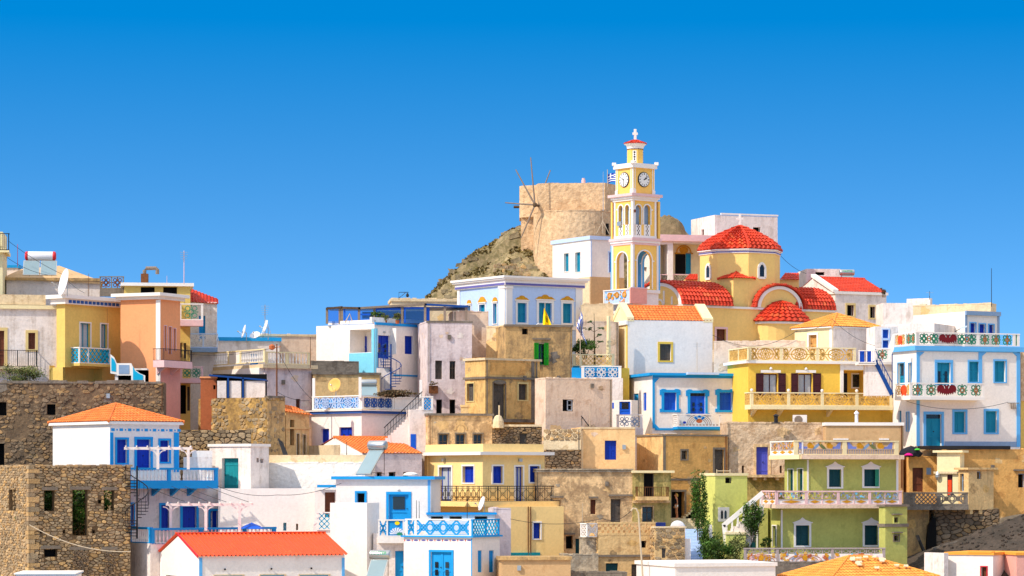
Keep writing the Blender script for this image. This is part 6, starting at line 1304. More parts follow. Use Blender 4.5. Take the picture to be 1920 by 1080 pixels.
# light blue trimmed house with door
H = House('house', 'white house with sky blue cornice and sky blue panelled door', 'house', 630, 197.5, -6, 626, 808, 893, 1010, 'white', dl=5, R=[('h', 669, 924, 684, 942, 'skyblue', 'skyblue', 3.5), ('d', 729, 927, 766, 978, 'skyblue', 'skyblue', 5, dict(n=1, g='half', r=.15))])
H.band(893, 899, .28, 'skyblue'); H.strip('R', 802, 900, 807, 985, 'skypale', .01, 'edge_strip')
mb = MB(); p = H.R.pt(H.R.u(747), H.R.z(918), .06); mb.lathe(p, [(.03, -.06), (.09, -.02), (.09, .03), (.03, .07)], 8); mb.build('lamp', 'white', H.root)
o = MB(); o.lathe(P(770, 890, 199), [(.5, -.05), (.48, .05), (.3, .14), (.02, .17)], 14); tag(o.build('skylight_dome', 'white', None, loc=P(770, 892, 199)), 'low round white dome on the sky blue edged roof', 'dome')
heater('large leaning solar collector with silver tank on the sky blue edged roof', P(708, 835, 198.6), 1.3, -30, 44, 1, 1.15, 2.3, r=.32)
H = House('wall', 'white side wall with brown door under a small sky blue canopy', 'wall', 590, 199.3, 2, 585, 632, 918, 1010, 'white', dl=3, R=[('d', 609, 923, 628, 970, 'brownwood', None, 0, dict(n=1))]); mb = MB(); a, b, c, d = H.R.rect(595, 909, 632, 914); mb.box(H.R, a, b, c, d, .003, .5); mb.build('canopy', 'skyblue', H.root)
t = thing('stair_parapet', 'white sloped stair parapet with turquoise fretwork near the red roof', 'railing', P(605, 1000, 196.2)); f = Fac(0, 196.2, (1, 0), (0, -1)); X = lambda p: P(p, 0, 196.2).x; Z = lambda p: P(0, p, 196.2).z; rail(t, f, X(594), X(622), Z(994), Z(960), 'lat', 'trimwhite', 'turq', pw=.14, w=.06); mb = MB(); mb.poly(f, [(X(584), Z(1010)), (X(622), Z(1010)), (X(622), Z(994)), (X(594), Z(993)), (X(594), Z(962)), (X(591), Z(962))], -.2, -.1); mb.build('wall', 'white', t)
H = House('house', 'plain white box shaped block in front of the sky blue door', 'house', 688, 193.8, 66, 619, 711, 943, 1110, 'white')
heater('silver solar tank with green lettering low down beside the white box block', P(713, 1040, 190.5), 1.35, -16, 48, 1, 1.15, 2.0, r=.3, text='MASTER')
H = House('house', 'recessed white wall with a plain sky blue door behind the solar tank', 'house', 700, 194.2, 4, 690, 770, 1000, 1110, 'white_old', dl=2, R=[('d', 741, 1033, 757, 1090, 'skyblue', None, 0, dict(n=1))])
mb = MB(); a, b, c, d = H.R.rect(709, 1006, 757, 1018); mb.box(H.R, a, b, c, d, .003, .5); mb.build('balcony', 'white', H.root)
hx_ = lambda mb, f, a, b, c, d, o0, o1: (mb.box(f, a, b, c, d, o0, o0+.015, 0), [mb.poly(f, [((a+b)/2+.1, c+.1), ((a+b)/2+.1+.5*math.cos(t), c+.12+.42*math.sin(t)), ((a+b)/2+.1+.42*math.cos(t+.3), c+.12+.36*math.sin(t+.3))], o1-.02, o1, 1) for t in [i*.42 for i in range(8)]], mb.blob(f, (a+b)/2+.12, d-.16, .16, .13, o1, o1+.02, 10, 0, 2), mb.blob(f, b-.2, c+.1, .2, .12, o1, o1+.02, 8, 0, 3))
fb = H.R.off(.5); rail(H.root, fb, fb.u(709), fb.u(758), fb.z(1006), fb.z(974), 'x', 'trimwhite', 'skyblue', [fb.u(726)], pw=.1, w=.06, styles=['heart', (hx_, ['skyblue', 'flagwhite', 'flagyellow', 'fretgreen'])])
H = House('house', 'white and lavender corner house with heart fretwork roof railing and blue double doors', 'house', 885, 191, 64, 757, 937, 1008, 1110, 'white', L=[('d', 808, 1035, 847, 1090, 'skyblue', 'skyblue', 4, dict(g='two', r=.12))], R=[('s', 896, 1032, 904, 1073, 'skyblue', None, 0, dict(r=.1)), ('s', 917, 1032, 926, 1073, 'skyblue', None, 0, dict(r=.1))])
H.band(1005, 1008, .15, 'skyblue', 'cornice'); H.rail('L', 760, 884, 973, 1005, 'heart', 'trimwhite', 'skyblue', posts=(779,), o=.12, pw=.16, w=.07); H.rail('R', 886, 937, 973, 1005, 'lat', 'skyblue', 'turq', posts=(912,), o=.12, pw=.12, w=.06)
f = H.L; mb = MB(); u = .2
while u < H.V-.3: mb.blob(f, u, f.z(1013, u), .16, .055, .003, .012, 8, 0, 0); mb.box(f, u+.24, u+.3, f.z(1015, u), f.z(1011, u), .003, .013, 1); u += .55
mb.build('painted_frieze', ['purplepat', 'redpaint'], H.root); H.strip('L', 883.4, 1010, 885, 1100, 'skyblue', .02, 'edge_strip', .0)
H = House('house', 'sky blue edged low roof wall with three vent holes behind the heart railing', 'house', 803, 196, 3, 800, 928, 961, 1100, 'white', dl=2, R=[('h', 808, 968, 831, 976, 'x' if 0 else 'stonetrim'), ('h', 843, 968, 866, 976, 'stonetrim'), ('h', 890, 968, 914, 976, 'stonetrim')]); H.band(961, 965, .12, 'skyblue')
H = House('house', 'lavender white house side with a pipe between heart railing and yellow house', 'house', 925, 197, 10, 920, 958, 953, 1100, 'lav', dl=2)
for x, y0, y1 in ((781, 938, 972), (786, 940, 972), (876, 935, 972)): mast('antenna_pole', {781: 'left one of two thin rods above the yellow flower panel', 786: 'right one of two thin rods above the yellow flower panel', 876: 'tall thin dark rod above the heart fretwork railing'}[x], 'antenna', x, y0, y1, 194.5, .025, 'iron')
# yellow house with iron balcony
H = House('house', 'yellow house with cobalt doors and a wraparound iron balcony', 'house', 905, 203, 33, 796, 1021, 849, 960, 'yellow_pale',
          L=[('f', 824, 876, 847, 939, 'cobalt', 'trimwhite', 4, dict(glass='curtain')), ('s', 868, 874, 889, 905, 'cobalt', 'trimwhite', 3)], R=[('s', 924, 874, 942, 906, 'cobalt', 'trimwhite', 3), ('f', 966, 875, 980, 940, 'cobalt', 'trimwhite', 3), ('s', 993, 874, 1011, 904, 'cobalt', 'trimwhite', 3)])
H.band(847, 853, .5, 'trimwhite'); mb = MB(); mb.prism(H.foot(-.05), H.z1, H.R.z(832)); mb.build('parapet', 'yellow_pale', H.root)
zs, zb = H.R.z(950), H.R.z(940); mb = MB(); mb.prism(H.foot(.85), zs, zb); bal = mb.build('balcony', 'yellow_pale', H.root)
for fc, ext in ((H.R.off(.8), H.U), (H.L.off(.8), H.V)):
    n = round(ext/1.3); rail(bal, fc, -.8, ext+.3, zb, H.R.z(911), 'xbox', 'iron', 'iron', [-.8+(ext+1.1)*i/n for i in range(1, n)], pw=.05, cap=.05, base=.04, th=.05, panth=.02, w=.04)
for fc, px, py in ((H.L, 834, 861), (H.R, 974, 862)): p = fc.pt(fc.u(px), fc.z(py), .1); mb = MB(); mb.box(fc, fc.u(px)-.12, fc.u(px)+.12, p.z-.12, p.z+.08, .003, .2); mb.build('lamp', 'galv', H.root)
mb = MB(); mb.tube([H.L.pt(H.V*.92, H.z1, .1), H.L.pt(H.V*.92, zb, .1)], .05); mb.build('drainpipe', 'yellow_pale', H.root)
H = House('house', 'lower storey of the yellow house with a small cobalt shutter and brown pipes', 'house', 905, 202.2, 20, 860, 1057, 950, 1110, 'yellow_pale', dl=4, R=[('s', 1000, 980, 1013, 1010, 'cobalt', 'trimwhite', 2.5)])
for x in (990, 994.5): u = H.R.u(x); mb = MB(); mb.tube([H.R.pt(u, H.z1, .07), H.R.pt(u, H.R.z(1050), .07)], .04); mb.build('drainpipe', 'rust', H.root)
H.strip('R', 957, 1036, 1012, 1060, 'teal_old', .1, 'painted_plinth')
dish('small dish edge on before the yellow balcony', P(903, 944, 200.5), .5, (-.9, -.3, .3), 'dishwhite', .8)
H = House('house', 'plain tan block with a flat coping at the bottom centre', 'house', 940, 190, 5, 936, 1070, 1048, 1110, 'tan', dl=5); mb = MB(); a, b, c, d = H.R.rect(935, 1044, 1072, 1050); mb.box(H.R, a, b, c, d+.02, -2, .15); mb.build('coping', 'tan_grey', H.root)
# ================================================================ centre right: gabled white house, blue trimmed house
H = House('house', 'large blank white gabled house with one yellow framed brown window', 'house', 1177, 229, 15, 1148, 1336, 600, 760, 'white', L=[('s', 1160, 650, 1164, 690, 'white_old'), ('s', 1168, 648, 1172, 690, 'white_old')], R=[('s', 1237, 645, 1258, 676, 'greywood', 'yellow_frame', 4, dict(boards=True))])
R, V, U, z = H.R, H.V, H.U, H.z1
a, b, c, d = gable(H, (600-571)*232/F, 'tile_orange', over=.0, wall='cream', seed=25)
for u0, u1 in ((-.05, .5), (U-.75, U+.05)):
    mb = MB(); rs = (600-571)*232/F
    for s0, s1 in ((0.02, -V/2), (-V-.02, -V/2)):
        mb.hexa([R.pt(u0, z-.1, s0), R.pt(u1, z-.1, s0), R.pt(u1, z+rs-.1, s1), R.pt(u0, z+rs-.1, s1), R.pt(u0, z+.22, s0), R.pt(u1, z+.22, s0), R.pt(u1, z+rs+.25, s1), R.pt(u0, z+rs+.25, s1)])
    mb.build('gable_parapet', 'cream', H.root)
f = H.L; mb = MB(); mb.box(f, -.05, V+.05, z-.35, z-.05, .003, .14); mb.build('cornice', 'trimwhite', H.root)
mb = MB(); mb.box(f, .06, V-.06, H.z0, z-.36, .003, .012); mb.build('painted_front', 'cream', H.root); mb = MB(); mb.box(f, .0, .22, H.z0, z-.36, .003, .05); mb.box(f, V-.22, V, H.z0, z-.36, .003, .05); mb.build('pilaster', 'yellow_deep', H.root)
mast('antenna_pole', 'thin white pole with a side aerial against the blank white house', 'antenna', 1307, 642, 702, 221.6, .025, 'pole', 2)
H = House('house', 'white house with thick blue outlines and shaped blue window frames', 'house', 1223, 221, 15, 1175, 1398, 700, 880, 'white',
          R=[('s', 1245, 736, 1268, 769, 'royal', 'skyblue', 5, dict(ear=1)), ('d', 1294, 737, 1322, 778, 'royal', 'skyblue', 5, dict(ear=1, g='two', tr=.14, r=.12)), ('s', 1349, 736, 1372, 769, 'royal', 'skyblue', 5, dict(ear=1))],
          L=[('d', 1188, 738, 1197, 778, 'skyblue', None, 0, dict(n=1, r=.1)), ('s', 1206, 736, 1212, 770, 'royal', None, 0, dict(r=.1))])
H.band(699, 704, .3, 'skyblue'); H.strip('R', 1223.5, 704, 1398, 709, 'skyblue', .05); H.strip('L', 1176, 704, 1222, 708, 'skyblue', .05); 
for x0, x1 in ((1223.3, 1227.5), (1393, 1398)): H.strip('R', x0, 709, x1, 803, 'skyblue', .05, 'pilaster')
mb = MB(); f = H.R; q = lambda x, y: (f.u(x), f.z(y, f.u(x)))
for p in ([(1227.5, 709), (1236, 709), (1227.5, 718)], [(1393, 709), (1384, 709), (1393, 718)], [(1227.5, 803), (1236, 803), (1227.5, 794)]): mb = MB(); mb.poly(f, [q(*k) for k in p], .003, .05); mb.build('corner_bracket', 'skyblue', H.root)
mb = MB(); a, b, c, d = f.rect(1284, 699, 1342, 703); mb.box(f, a, b, c, d, .3, .8); mb.build('canopy', 'paleblue', H.root)
mb = MB(); a, b, c, d = f.rect(1296, 738, 1320, 742.5)
for i in range(3): mb.box(f, a+(b-a)*(i/3)+.03, a+(b-a)*((i+1)/3)-.03, c, d, -.09, -.075)
mb.build('name_plate', 'iron', H.root)
rr = random.Random(11)
def peacock(mb, fac, a, b, c, d, o0, o1):
    m = (a+b)/2; h = d-c
    for i in range(4): mb.ring(fac, m, c+h*.1, h*(.95-.14*i), .05, o0, o1, 16, 0, 0, math.pi, ru=1.25)
    for sg in (-1, 0, 1): mb.blob(fac, m+sg*h*.34, c+h*(.72 if sg else .85), h*.2, h*.12, o1, o1+.03, 10, sg*.6, 1); mb.blob(fac, m+sg*h*.34, c+h*(.72 if sg else .85), h*.1, h*.06, o1+.03, o1+.05, 8, sg*.6, 2)
    mb.blob(fac, a+h*.5, c+h*.3, h*.16, h*.12, o1, o1+.03, 8, 0, 2); mb.blob(fac, m, c+h*.45, h*.3, h*.2, o0, o1, 10, 0, 3)
    n = 12
    for i in range(n): mb.box(fac, a+(b-a)*i/n+.02, a+(b-a)*(i+.6)/n, c, c+h*.16, o0, o1, 0)
bal = balcony(H.root, H.R, 1270, 1353, 776, 800, 805, 1.0, (peacock, ['greyrail', 'skyblue', 'cobalt', 'terracotta']), 'white', slab='skyblue', sides='l', pw=.16)
H.strip('R', 1228, 803, 1362, 807, 'skyblue', .06)
H2 = House('wall', 'small white terrace wall with a blue gate left of the blue trimmed house', 'wall', 1184, 219.5, 66, 1146, 1196, 750, 860, 'white', L=[('d', 1161, 753, 1182, 778, 'royal', None, 0, dict(n=1, g='half', r=.1))]); mb = MB(); a, b, c, d = H2.L.rect(1148, 755, 1151, 766); mb.box(H2.L, a, b, c, d, .003, .02); mb.build('tile_plaque', 'royal', H2.root)
t = thing('railing', 'grey and blue fretwork terrace railing beside the blue gate', 'railing', P(1180, 803, 218)); f = Fac(0, 218, (1, 0), (0, -1)); X = lambda p: P(p, 0, 218).x; Z = lambda p: P(0, p, 218).z
rail(t, f, X(1156), X(1205), Z(803), Z(777), 'flower', 'white', 'greyblue', pw=.2, w=.06); mb = MB(); mb.box(f, X(1150), X(1206), 0, Z(803), -.6, 0); mb.build('wall', 'white_old', t)
H = House('house', 'yellow recess wall with dark doorway between pinkish house and blue house', 'house', 1140, 225, 6, 1130, 1180, 690, 800, 'yellow_deep', dl=3, R=[('h', 1148, 719, 1168, 760)])
# twin fretwork balconies with the flags
t = thing('terrace', 'double terrace with tan fretwork above and turquoise fretwork below', 'terrace', P(1110, 712, 222.6)); f = Fac(0, 222.6, (1, 0), (0, -1)); X = lambda p: P(p, 0, 222.6).x; Z = lambda p: P(0, p, 222.6).z
rail(t, f, X(1090), X(1165), Z(709), Z(686), 'flower', 'trimwhite', 'white', pw=.22, w=.05); mb = MB(); mb.box(f, X(1072), X(1165), Z(712), Z(689), -.5, -.3); mb.build('railing_back', 'skyblue', t); mb = MB(); mb.box(f, X(1070), X(1168), 2, Z(709), -2, 0); mb.build('wall', 'white_old', t)
f2 = f.off(-2.); rail(t, f2, P(1074, 0, 224.6).x, P(1152, 0, 224.6).x, P(0, 686, 224.6).z, P(0, 664, 224.6).z, 'lat', 'cream', 'straw', [P(1089, 0, 224.6).x], pw=.2, w=.05); mb = MB(); mb.box(f2, P(1074, 0, 224.6).x, P(1160, 0, 224.6).x, P(0, 712, 224.6).z, P(0, 685.5, 224.6).z, -.6, -.02); mb.build('wall', 'teal', t)
H = House('house', 'pinkish lane wall with steps between pale blue house and bell tower', 'house', 1092, 229, 10, 1085, 1160, 603, 720, 'beige_pink', dl=2.5)
H = House('house', 'tan retaining wall behind the flags at the foot of the bell tower', 'house', 1096, 232.3, 6, 1085, 1150, 570, 700, 'cream_stone', dl=2)
mast_ = mast('stone_pillar', 'white brick pillar with a yellow edge left of the blank gabled house', 'pillar', 1141, 592, 700, 227.6, .22, 'cream'); 
def flag(label, px, y0, y1, Y, fx0, fy0, fx1, fy1, kind):
    t = thing('flag', label, 'flag', P(px, y1, Y)); mb = MB(); mb.tube([P(px, y1, Y), P(px, y0, Y)], .03); mb.build('pole', 'pole', t); a, b = P(fx0, fy0, Y), P(fx1, fy1, Y); return t, a, b
def cloth(t, fn, nu, nv, colour, mats, name='cloth'):
    mb = MB(); g = [[Vector(fn(i/nu, j/nv)) for i in range(nu+1)] for j in range(nv+1)]
    for j in range(nv):
        for i in range(nu): mb.add([g[j][i], g[j][i+1], g[j+1][i+1], g[j+1][i]], [(0, 1, 2, 3)], colour((i+.5)/nu, (j+.5)/nv))
    mb.build(name, mats, t)
def greek(u, v):
    k = int(v*9)
    if u < .37 and v < 5/9: return 0 if not (abs(u-.185) < .04 or abs(v-2.5/9) < .06) else 1
    return k % 2
t, a, b = flag('blue and white striped flag hanging limp on a tall pole by the terrace', 1088, 565, 690, 222.8, 1084, 585, 1100, 640, 0)
cloth(t, lambda u, v: (P(1088, 0, 222.8).x+(u*.55-.16)*(.55+.45*v)+.1*math.sin(v*5+u*3), 222.8+.22*math.sin(u*9+v*4), P(0, 575, 222.8).z-(v*1.6+u*1.25)), 27, 27, lambda u, v: greek(u, v), ['flagblue', 'flagwhite'])
t, a, b = flag('blue and white striped flag flying between windmill and bell tower', 1139, 318, 350, 250, 1139, 322, 1160, 345, 0)
cloth(t, lambda u, v: (P(1139, 0, 250).x+u*1.4, 250+.1*math.sin(u*8), P(0, 328, 250).z+.35*u+.08*math.sin(u*7)-v*.75), 27, 27, greek, ['flagblue', 'flagwhite'])
t, a, b = flag('yellow flag with a dark emblem before the pale blue house', 1022, 568, 625, 224.2, 0, 0, 0, 0, 0)
cloth(t, lambda u, v: (P(1022, 0, 224.2).x-.05+(u*.75-.3)*(v*.8+.15)+.16*v, 224.2+.12*math.sin(u*9+v*3), P(0, 577, 224.2).z-v*1.3-u*.12), 24, 24, lambda u, v: 1 if (abs(u-.5) < .2-.5*abs(v-.6) and abs(v-.6) < .2 and (int(u*24)+int(v*24)) % 3) else 0, ['flagyellow', 'iron'])
# yellow house with maroon shutters
H = House('house', 'deep yellow house with maroon shutters and two cream fretwork balconies', 'house', 1403, 219, 14, 1364, 1692, 679, 860, 'yellow_deep', L=[],
          R=[('f', 1431, 701, 1458, 742, 'maroon'), ('f', 1497, 701, 1523, 742, 'maroon'), ('o', 1581, 695, 1624, 745, 'x', None, 0, dict(r=1.5))])
for x0, x1 in ((1417, 1431), (1459, 1473), (1483, 1496), (1524, 1539)): a, b, c, d = H.R.rect(x0, 700, x1, 742); mb = MB(); slats(mb, H.R, a, b, c, d, .05); mb.build('shutter', 'maroon', H.root)
for x0, x1 in ((1426, 1463), (1492, 1529)): H.strip('R', x0, 694, x1, 699, 'trimwhite', .12, 'lintel'); p = H.R.pt(H.R.u((x0+x1)/2), H.R.z(690), .1); mb = MB(); mb.lathe(p, [(.1, -.1), (.12, -.02), (.03, .1)], 8); mb.build('lamp', 'trimwhite', H.root)
bk = H.R.off(-1.5); a, b, c, d = H.R.rect(1575, 690, 1630, 750); mb = MB(); mb.box(bk, a, b+.5, c, d, -.06, -.003); mb.build('recess_wall', 'yellow_deep', H.root); a, b, c, d = bk.rect(1598, 702, 1614, 726); mb = MB(); mb.box(bk, a, b, c, d, .003, .04); w_ = mb.build('window', 'glass', H.root)
mb = MB()
for x in ((a-.1, a, c-.1, d+.1), (b, b+.1, c-.1, d+.1), (a, b, d, d+.1), (a, b, c-.1, c)): mb.box(bk, x[0], x[1], x[2], x[3], .003, .07)
mb.build('frame', 'trimwhite', w_); a, b, c, d = bk.rect(1581, 700, 1588, 745); mb = MB(); leafdoor(mb, bk, a, b, c, d, .04); mb.build('door', 'iron', H.root)
H.strip('R', 1575, 681, 1581, 745, 'trimwhite', .08, 'pilaster'); H.strip('R', 1676, 770, 1684, 800, 'trimwhite', .05, 'pilaster')
H.strip('R', 1581, 681, 1692, 694, 'white', .06, 'upper_wall'); H.strip('R', 1625, 694, 1692, 745, 'white', .06, 'upper_wall')
H.band(676, 681, .25, 'trimwhite'); H.rail('R', 1404, 1605, 651, 677, 'rose', 'cream', 'straw', posts=(1465, 1533), o=.2, pw=.2, w=.085); H.rail('L', 1366, 1402, 653, 677, 'rose', 'cream', 'straw', posts=(1384,), o=.2, pw=.14, w=.085)
balcony(H.root, H.R, 1407, 1674, 736, 761, 768, 1.3, 'rose', 'cream', 'straw', posts=(1479, 1542, 1607), slab='cream', pw=.24, w=.1, ball='trimwhite', brk=(1420, 1470, 1563), sides='l', th=.14)
t = thing('air_conditioner', 'white air conditioner box under the long cream balcony', 'air conditioner', P(1500, 792, 217.6)); f = Fac(0, 218, (1, 0), (0, -1)); X = lambda p: P(p, 0, 218).x; Z = lambda p: P(0, p, 218).z; mb = MB(); mb.box(f, X(1487), X(1513), Z(795), Z(778), -.35, 0); mb.build('case', 'white', t); mb = MB(); mb.lathe(f.pt(X(1497), Z(787), 0), [(.3, .003), (.3, .02), (.05, .03)], 16, ax=(Vector((1, 0, 0)), Vector((0, 0, 1)), Vector((0, -1, 0)))); mb.build('fan_grille', 'woodgrey', t)
H2 = House('wall', 'rough pinkish wall between the church and the yellow terrace railing', 'wall', 1338, 226, -6, 1330, 1510, 640, 720, 'beige_pink', dl=2)
# cream house with amber hipped roof
H = House('house', 'small cream house with amber hipped tile roof and orange door', 'house', 1561, 227, 36, 1490, 1648, 614, 720, 'cream', L=[('d', 1517, 628, 1532, 658, 'ochre_or', 'trimwhite', 4, dict(n=1))], R=[('d', 1598, 627, 1613, 660, 'brownwood', None, 0, dict(n=1))])
H.strip('R', 1562, 616, 1648, 720, 'white_old', .02, 'render', .003); H.hiproof(1570, 588, 'tile_amber', .25, 0, 'trimwhite', .1, 51); H.strip('L', 1556, 616, 1560.8, 680, 'trimwhite', .04, 'pilaster')
# upper right blocks
H = House('house', 'long low white block with a grey blue cornice end and three tiny blue windows', 'house', 1809, 229, 30, 1668, 1874, 584, 700, 'white', dl=7, R=[('s', 1819, 606, 1829, 625, 'cobalt', 'skypale', 2), ('s', 1836, 608, 1847, 625, 'cobalt', 'skypale', 2), ('s', 1854, 609, 1863, 625, 'cobalt', 'skypale', 2)])
H.strip('R', 1809, 584, 1874, 592, 'greyblue', .2, 'cornice'); H.strip('R', 1809.4, 592, 1813, 640, 'greyblue', .05, 'pilaster'); H.strip('R', 1870, 592, 1873.6, 640, 'greyblue', .05, 'pilaster')
H = House('house', 'white front wall with sloping shade line below the long low block', 'house', 1752, 226, 62, 1652, 1812, 606, 700, 'white_old')
H = House('house', 'tan weathered wall with a thin antenna on the right skyline', 'house', 1858, 234, 62, 1690, 1868, 569, 650, 'cream_stone')
H = House('house', 'small white roof hut with a yellow corner on the right skyline', 'house', 1744, 238, 60, 1700, 1748, 559, 640, 'white_old')
H = House('house', 'white low wall right of the red roofed house, in shade', 'house', 1656, 230, 4, 1650, 1712, 568, 660, 'white_old', dl=3)
mast('antenna_pole', 'tall thin antenna at the end of the tan skyline wall', 'antenna', 1859, 503, 575, 233.5, .03, 'iron'); mast('antenna_pole', 'short aerial on the small white roof hut', 'antenna', 1743, 546, 562, 237.8, .025, 'iron', 1)
t = thing('street_lamp', 'white headed lamp arm above the green fretwork roof railing', 'street lamp', P(1800, 622, 222)); mb = MB(); mb.tube([P(1790, 622, 222), P(1801, 616, 222)], .025); mb.build('arm', 'iron', t); mb = MB(); q = P(1800, 617, 222); mb.hexa([q+Vector(v) for v in ((0, -.1, 0), (.5, -.1, .14), (.5, .1, .14), (0, .1, 0), (0, -.1, .1), (.5, -.1, .26), (.5, .1, .26), (0, .1, .1))]); mb.build('lantern', 'dishwhite', t)
# right: white and light blue house with eagle railings
def eaglep(mb, fac, a, b, c, d, o0, o1):
    h = d-c; m = (a+b)/2; w = min(h*1.9, (b-a)*.5); mb.poly(fac, [(m+x*w*.5, c+h*.5+y*h*.9) for x, y in EAGLE], o0-.01, o1+.01, 1)
    for x0, x1 in ((a, m-w*.5), (m+w*.5, b)):
        if x1-x0 > .25: fret(mb, fac, x0, x1, c, d, 'flower', o0, o1, 0, .08)
    for x0, x1 in ((a, m-w*.5), (m+w*.5, b)):
        if x1-x0 > .25: mb.ring(fac, (x0+x1)/2, (c+d)/2, h*.2, .06, o0, o1+.015, 10, 2)
def redfig(mb, fac, a, b, c, d, o0, o1):
    m = (a+b)/2; h = d-c; mb.blob(fac, m, c+h*.5, (b-a)*.2, h*.42, o0, o1+.01, 10, 0, 1); fret(mb, fac, a, b, c, d, 'flower', o0, o1-.01, 0, .05)
    for sg in (-1, 1): mb.bar(fac, (m+sg*(b-a)*.1, c+.02), (m+sg*(b-a)*.16, c+h*.4), .07, o0, o1+.01, 1)
EG = (eaglep, ['fretgreen', 'eaglered', 'terracotta']); RF = (redfig, ['straw', 'vermilion'])
def greenfl(mb, fac, a, b, c, d, o0, o1):
    fret(mb, fac, a, b, c, d, 'flower', o0, o1, 0, .08); h = d-c; n = max(1, round((b-a)/(h*1.05)))
    for i in range(n): u = a+(b-a)*(i+.5)/n; mb.ring(fac, u, (c+d)/2, h*.17, .06, o0, o1+.012, 10, 1); mb.bar(fac, (u, c), (u, d), .05, o0, o1+.012, 1)
GF = (greenfl, ['fretgreen', 'terracotta'])
H = House('house', 'white house with light blue trim, teal doors and green railings bearing red eagles', 'house', 1718, 217, 20, 1674, 1913, 650, 900, 'white',
          R=[('d', 1757, 680, 1782, 722, 'teal', 'skypale', 5, dict(g='tall')), ('s', 1817, 678, 1836, 716, 'teal', 'skypale', 3), ('s', 1865, 677, 1885, 716, 'teal', 'skypale', 3), ('d', 1736, 777, 1765, 838, 'teal', 'skypale', 5, dict(tr=.13)), ('s', 1789, 772, 1810, 811, 'teal', 'skypale', 4), ('s', 1848, 771, 1869, 811, 'teal', 'skypale', 4)],
          L=[('d', 1684, 681, 1696, 722, 'teal', 'skypale', 2, dict(n=1, g='half')), ('s', 1704, 681, 1709, 716, 'teal', 'skypale', 1.2), ('s', 1700, 773, 1705, 808, 'teal', 'skypale', 1.2), ('d', 1684, 770, 1690, 830, 'teal')])
H.band(648, 657, .2, 'skypale'); H.strip('R', 1718.4, 657, 1912, 660, 'skypale', .05)
for x0, x1, y in ((1718.4, 1724, 838), (1834.5, 1841, 720), (1906, 1912.6, 838)): H.strip('R', x0, 660, x1, y, 'skypale', .05, 'pilaster')
mb = MB(); f = H.R; q = lambda x, y: (f.u(x), f.z(y, f.u(x)))
for p in ([(1724, 660), (1733, 660), (1724, 668)], [(1841, 660), (1850, 660), (1841, 668)], [(1906, 660), (1897, 660), (1906, 668)]): mb = MB(); mb.poly(f, [q(*k) for k in p], .003, .05); mb.build('corner_bracket', 'skypale', H.root)
H.strip('R', 1771, 828, 1906, 838, 'greyblue', .02, 'plinth')
H.rail('R', 1719, 1912, 624, 648, 'flower', 'trimwhite', 'fretgreen', posts=(1834, 1902), o=.15, pw=.22, styles=[EG, GF, 'solid']); H.rail('L', 1675, 1717, 624, 648, 'flower', 'trimwhite', 'fretgreen', posts=(1698,), o=.15, pw=.12, styles=[GF, RF])
balcony(H.root, H.R, 1706, 1846, 718, 744, 750, 1.1, 'flower', 'trimwhite', 'fretgreen', posts=(1734, 1817), slab='trimwhite', pw=.2, styles=[GF, EG, GF], sides='')
s = side(H.R, H.R.off(1.1).u(1706), 1.1); 
balcony(H.root, H.L, 1678, 1709, 718, 744, 750, .9, RF, 'trimwhite', 'fretgreen', slab='trimwhite', sides='', pw=.12)
H.rail('L', 1662, 1675, 626, 660, 'flower', 'trimwhite', 'fretgreen', pw=.1, w=.05) if 0 else None
p = H.L.pt(H.V*.55, 0, .9); mb = MB(); mb.tube([(p.x, p.y, H.R.z(745)), (p.x, p.y, H.R.z(655))], .04); mb.build('post', 'iron_blue', H.root)
f = H.R; mb = MB()
for k in (-.12, .05, .2): mb.tube([f.pt(f.u(1897)+k, f.z(755), .12), f.pt(f.u(1897)+k, f.z(764), .16), f.pt(f.u(1897)+k+.06, f.z(764), .16)], .05)
mb.tube([f.pt(f.u(1888), f.z(754), .1), f.pt(f.u(1910), f.z(754), .1)], .03); mb.build('cable_bracket', 'woodgrey', H.root)
t = thing('staircase', 'steep white stair with blue railing between yellow house and eagle railing house', 'staircase', P(1655, 745, 216.5)); Ys = 216.5; f = Fac(0, Ys, (1, 0), (0, -1)); X = lambda p: P(p, 0, Ys).x; Z = lambda p: P(0, p, Ys).z
mb = MB(); mb.poly(f, [(X(1622), Z(742)), (X(1622), Z(680)), (X(1641), Z(680)), (X(1671), Z(742))], -1, 0); mb.build('flight', 'white_old', t)
mb = MB(); mb.bar(f, (X(1640), Z(676)), (X(1672), Z(740)), .28, .002, .08); 
for i in range(8): x, y = 1641+31*i/7, 676+62*i/7; mb.bar(f, (X(x), Z(y)), (X(x), Z(y-22)), .03, 0, .03)
mb.bar(f, (X(1641), Z(656)), (X(1673), Z(718)), .06, 0, .05); mb.build('handrail', 'iron_blue', t)
mb = MB(); mb.box(f, X(1607), X(1642), Z(684), Z(679), -1.2, .3); mb.build('landing', 'white', t); rail(t, f.off(.3), X(1609), X(1641), Z(682), Z(657), 'bars', 'white', 'royal', [X(1624)], pw=.08, cap=.06, base=.05, th=.06)
for x0, x1 in ((1612, 1620), (1625, 1633)): mb = MB(); mb.box(f.off(.3), X(x0), X(x1), Z(680), Z(657), -.2, -.15); mb.build('gate_leaf', 'royal', t)
t = thing('fretwork_screen', 'green and red fretwork panel at the head of the blue railed stair', 'screen', P(1655, 675, 216.6)); Ys = 216.6; f = Fac(0, Ys, (1, 0), (0, -1)); rail(t, f, P(1641, 0, Ys).x, P(1668, 0, Ys).x, P(0, 676, Ys).z, P(0, 653, Ys).z, GF, 'trimwhite', 'fretgreen', pw=.1)
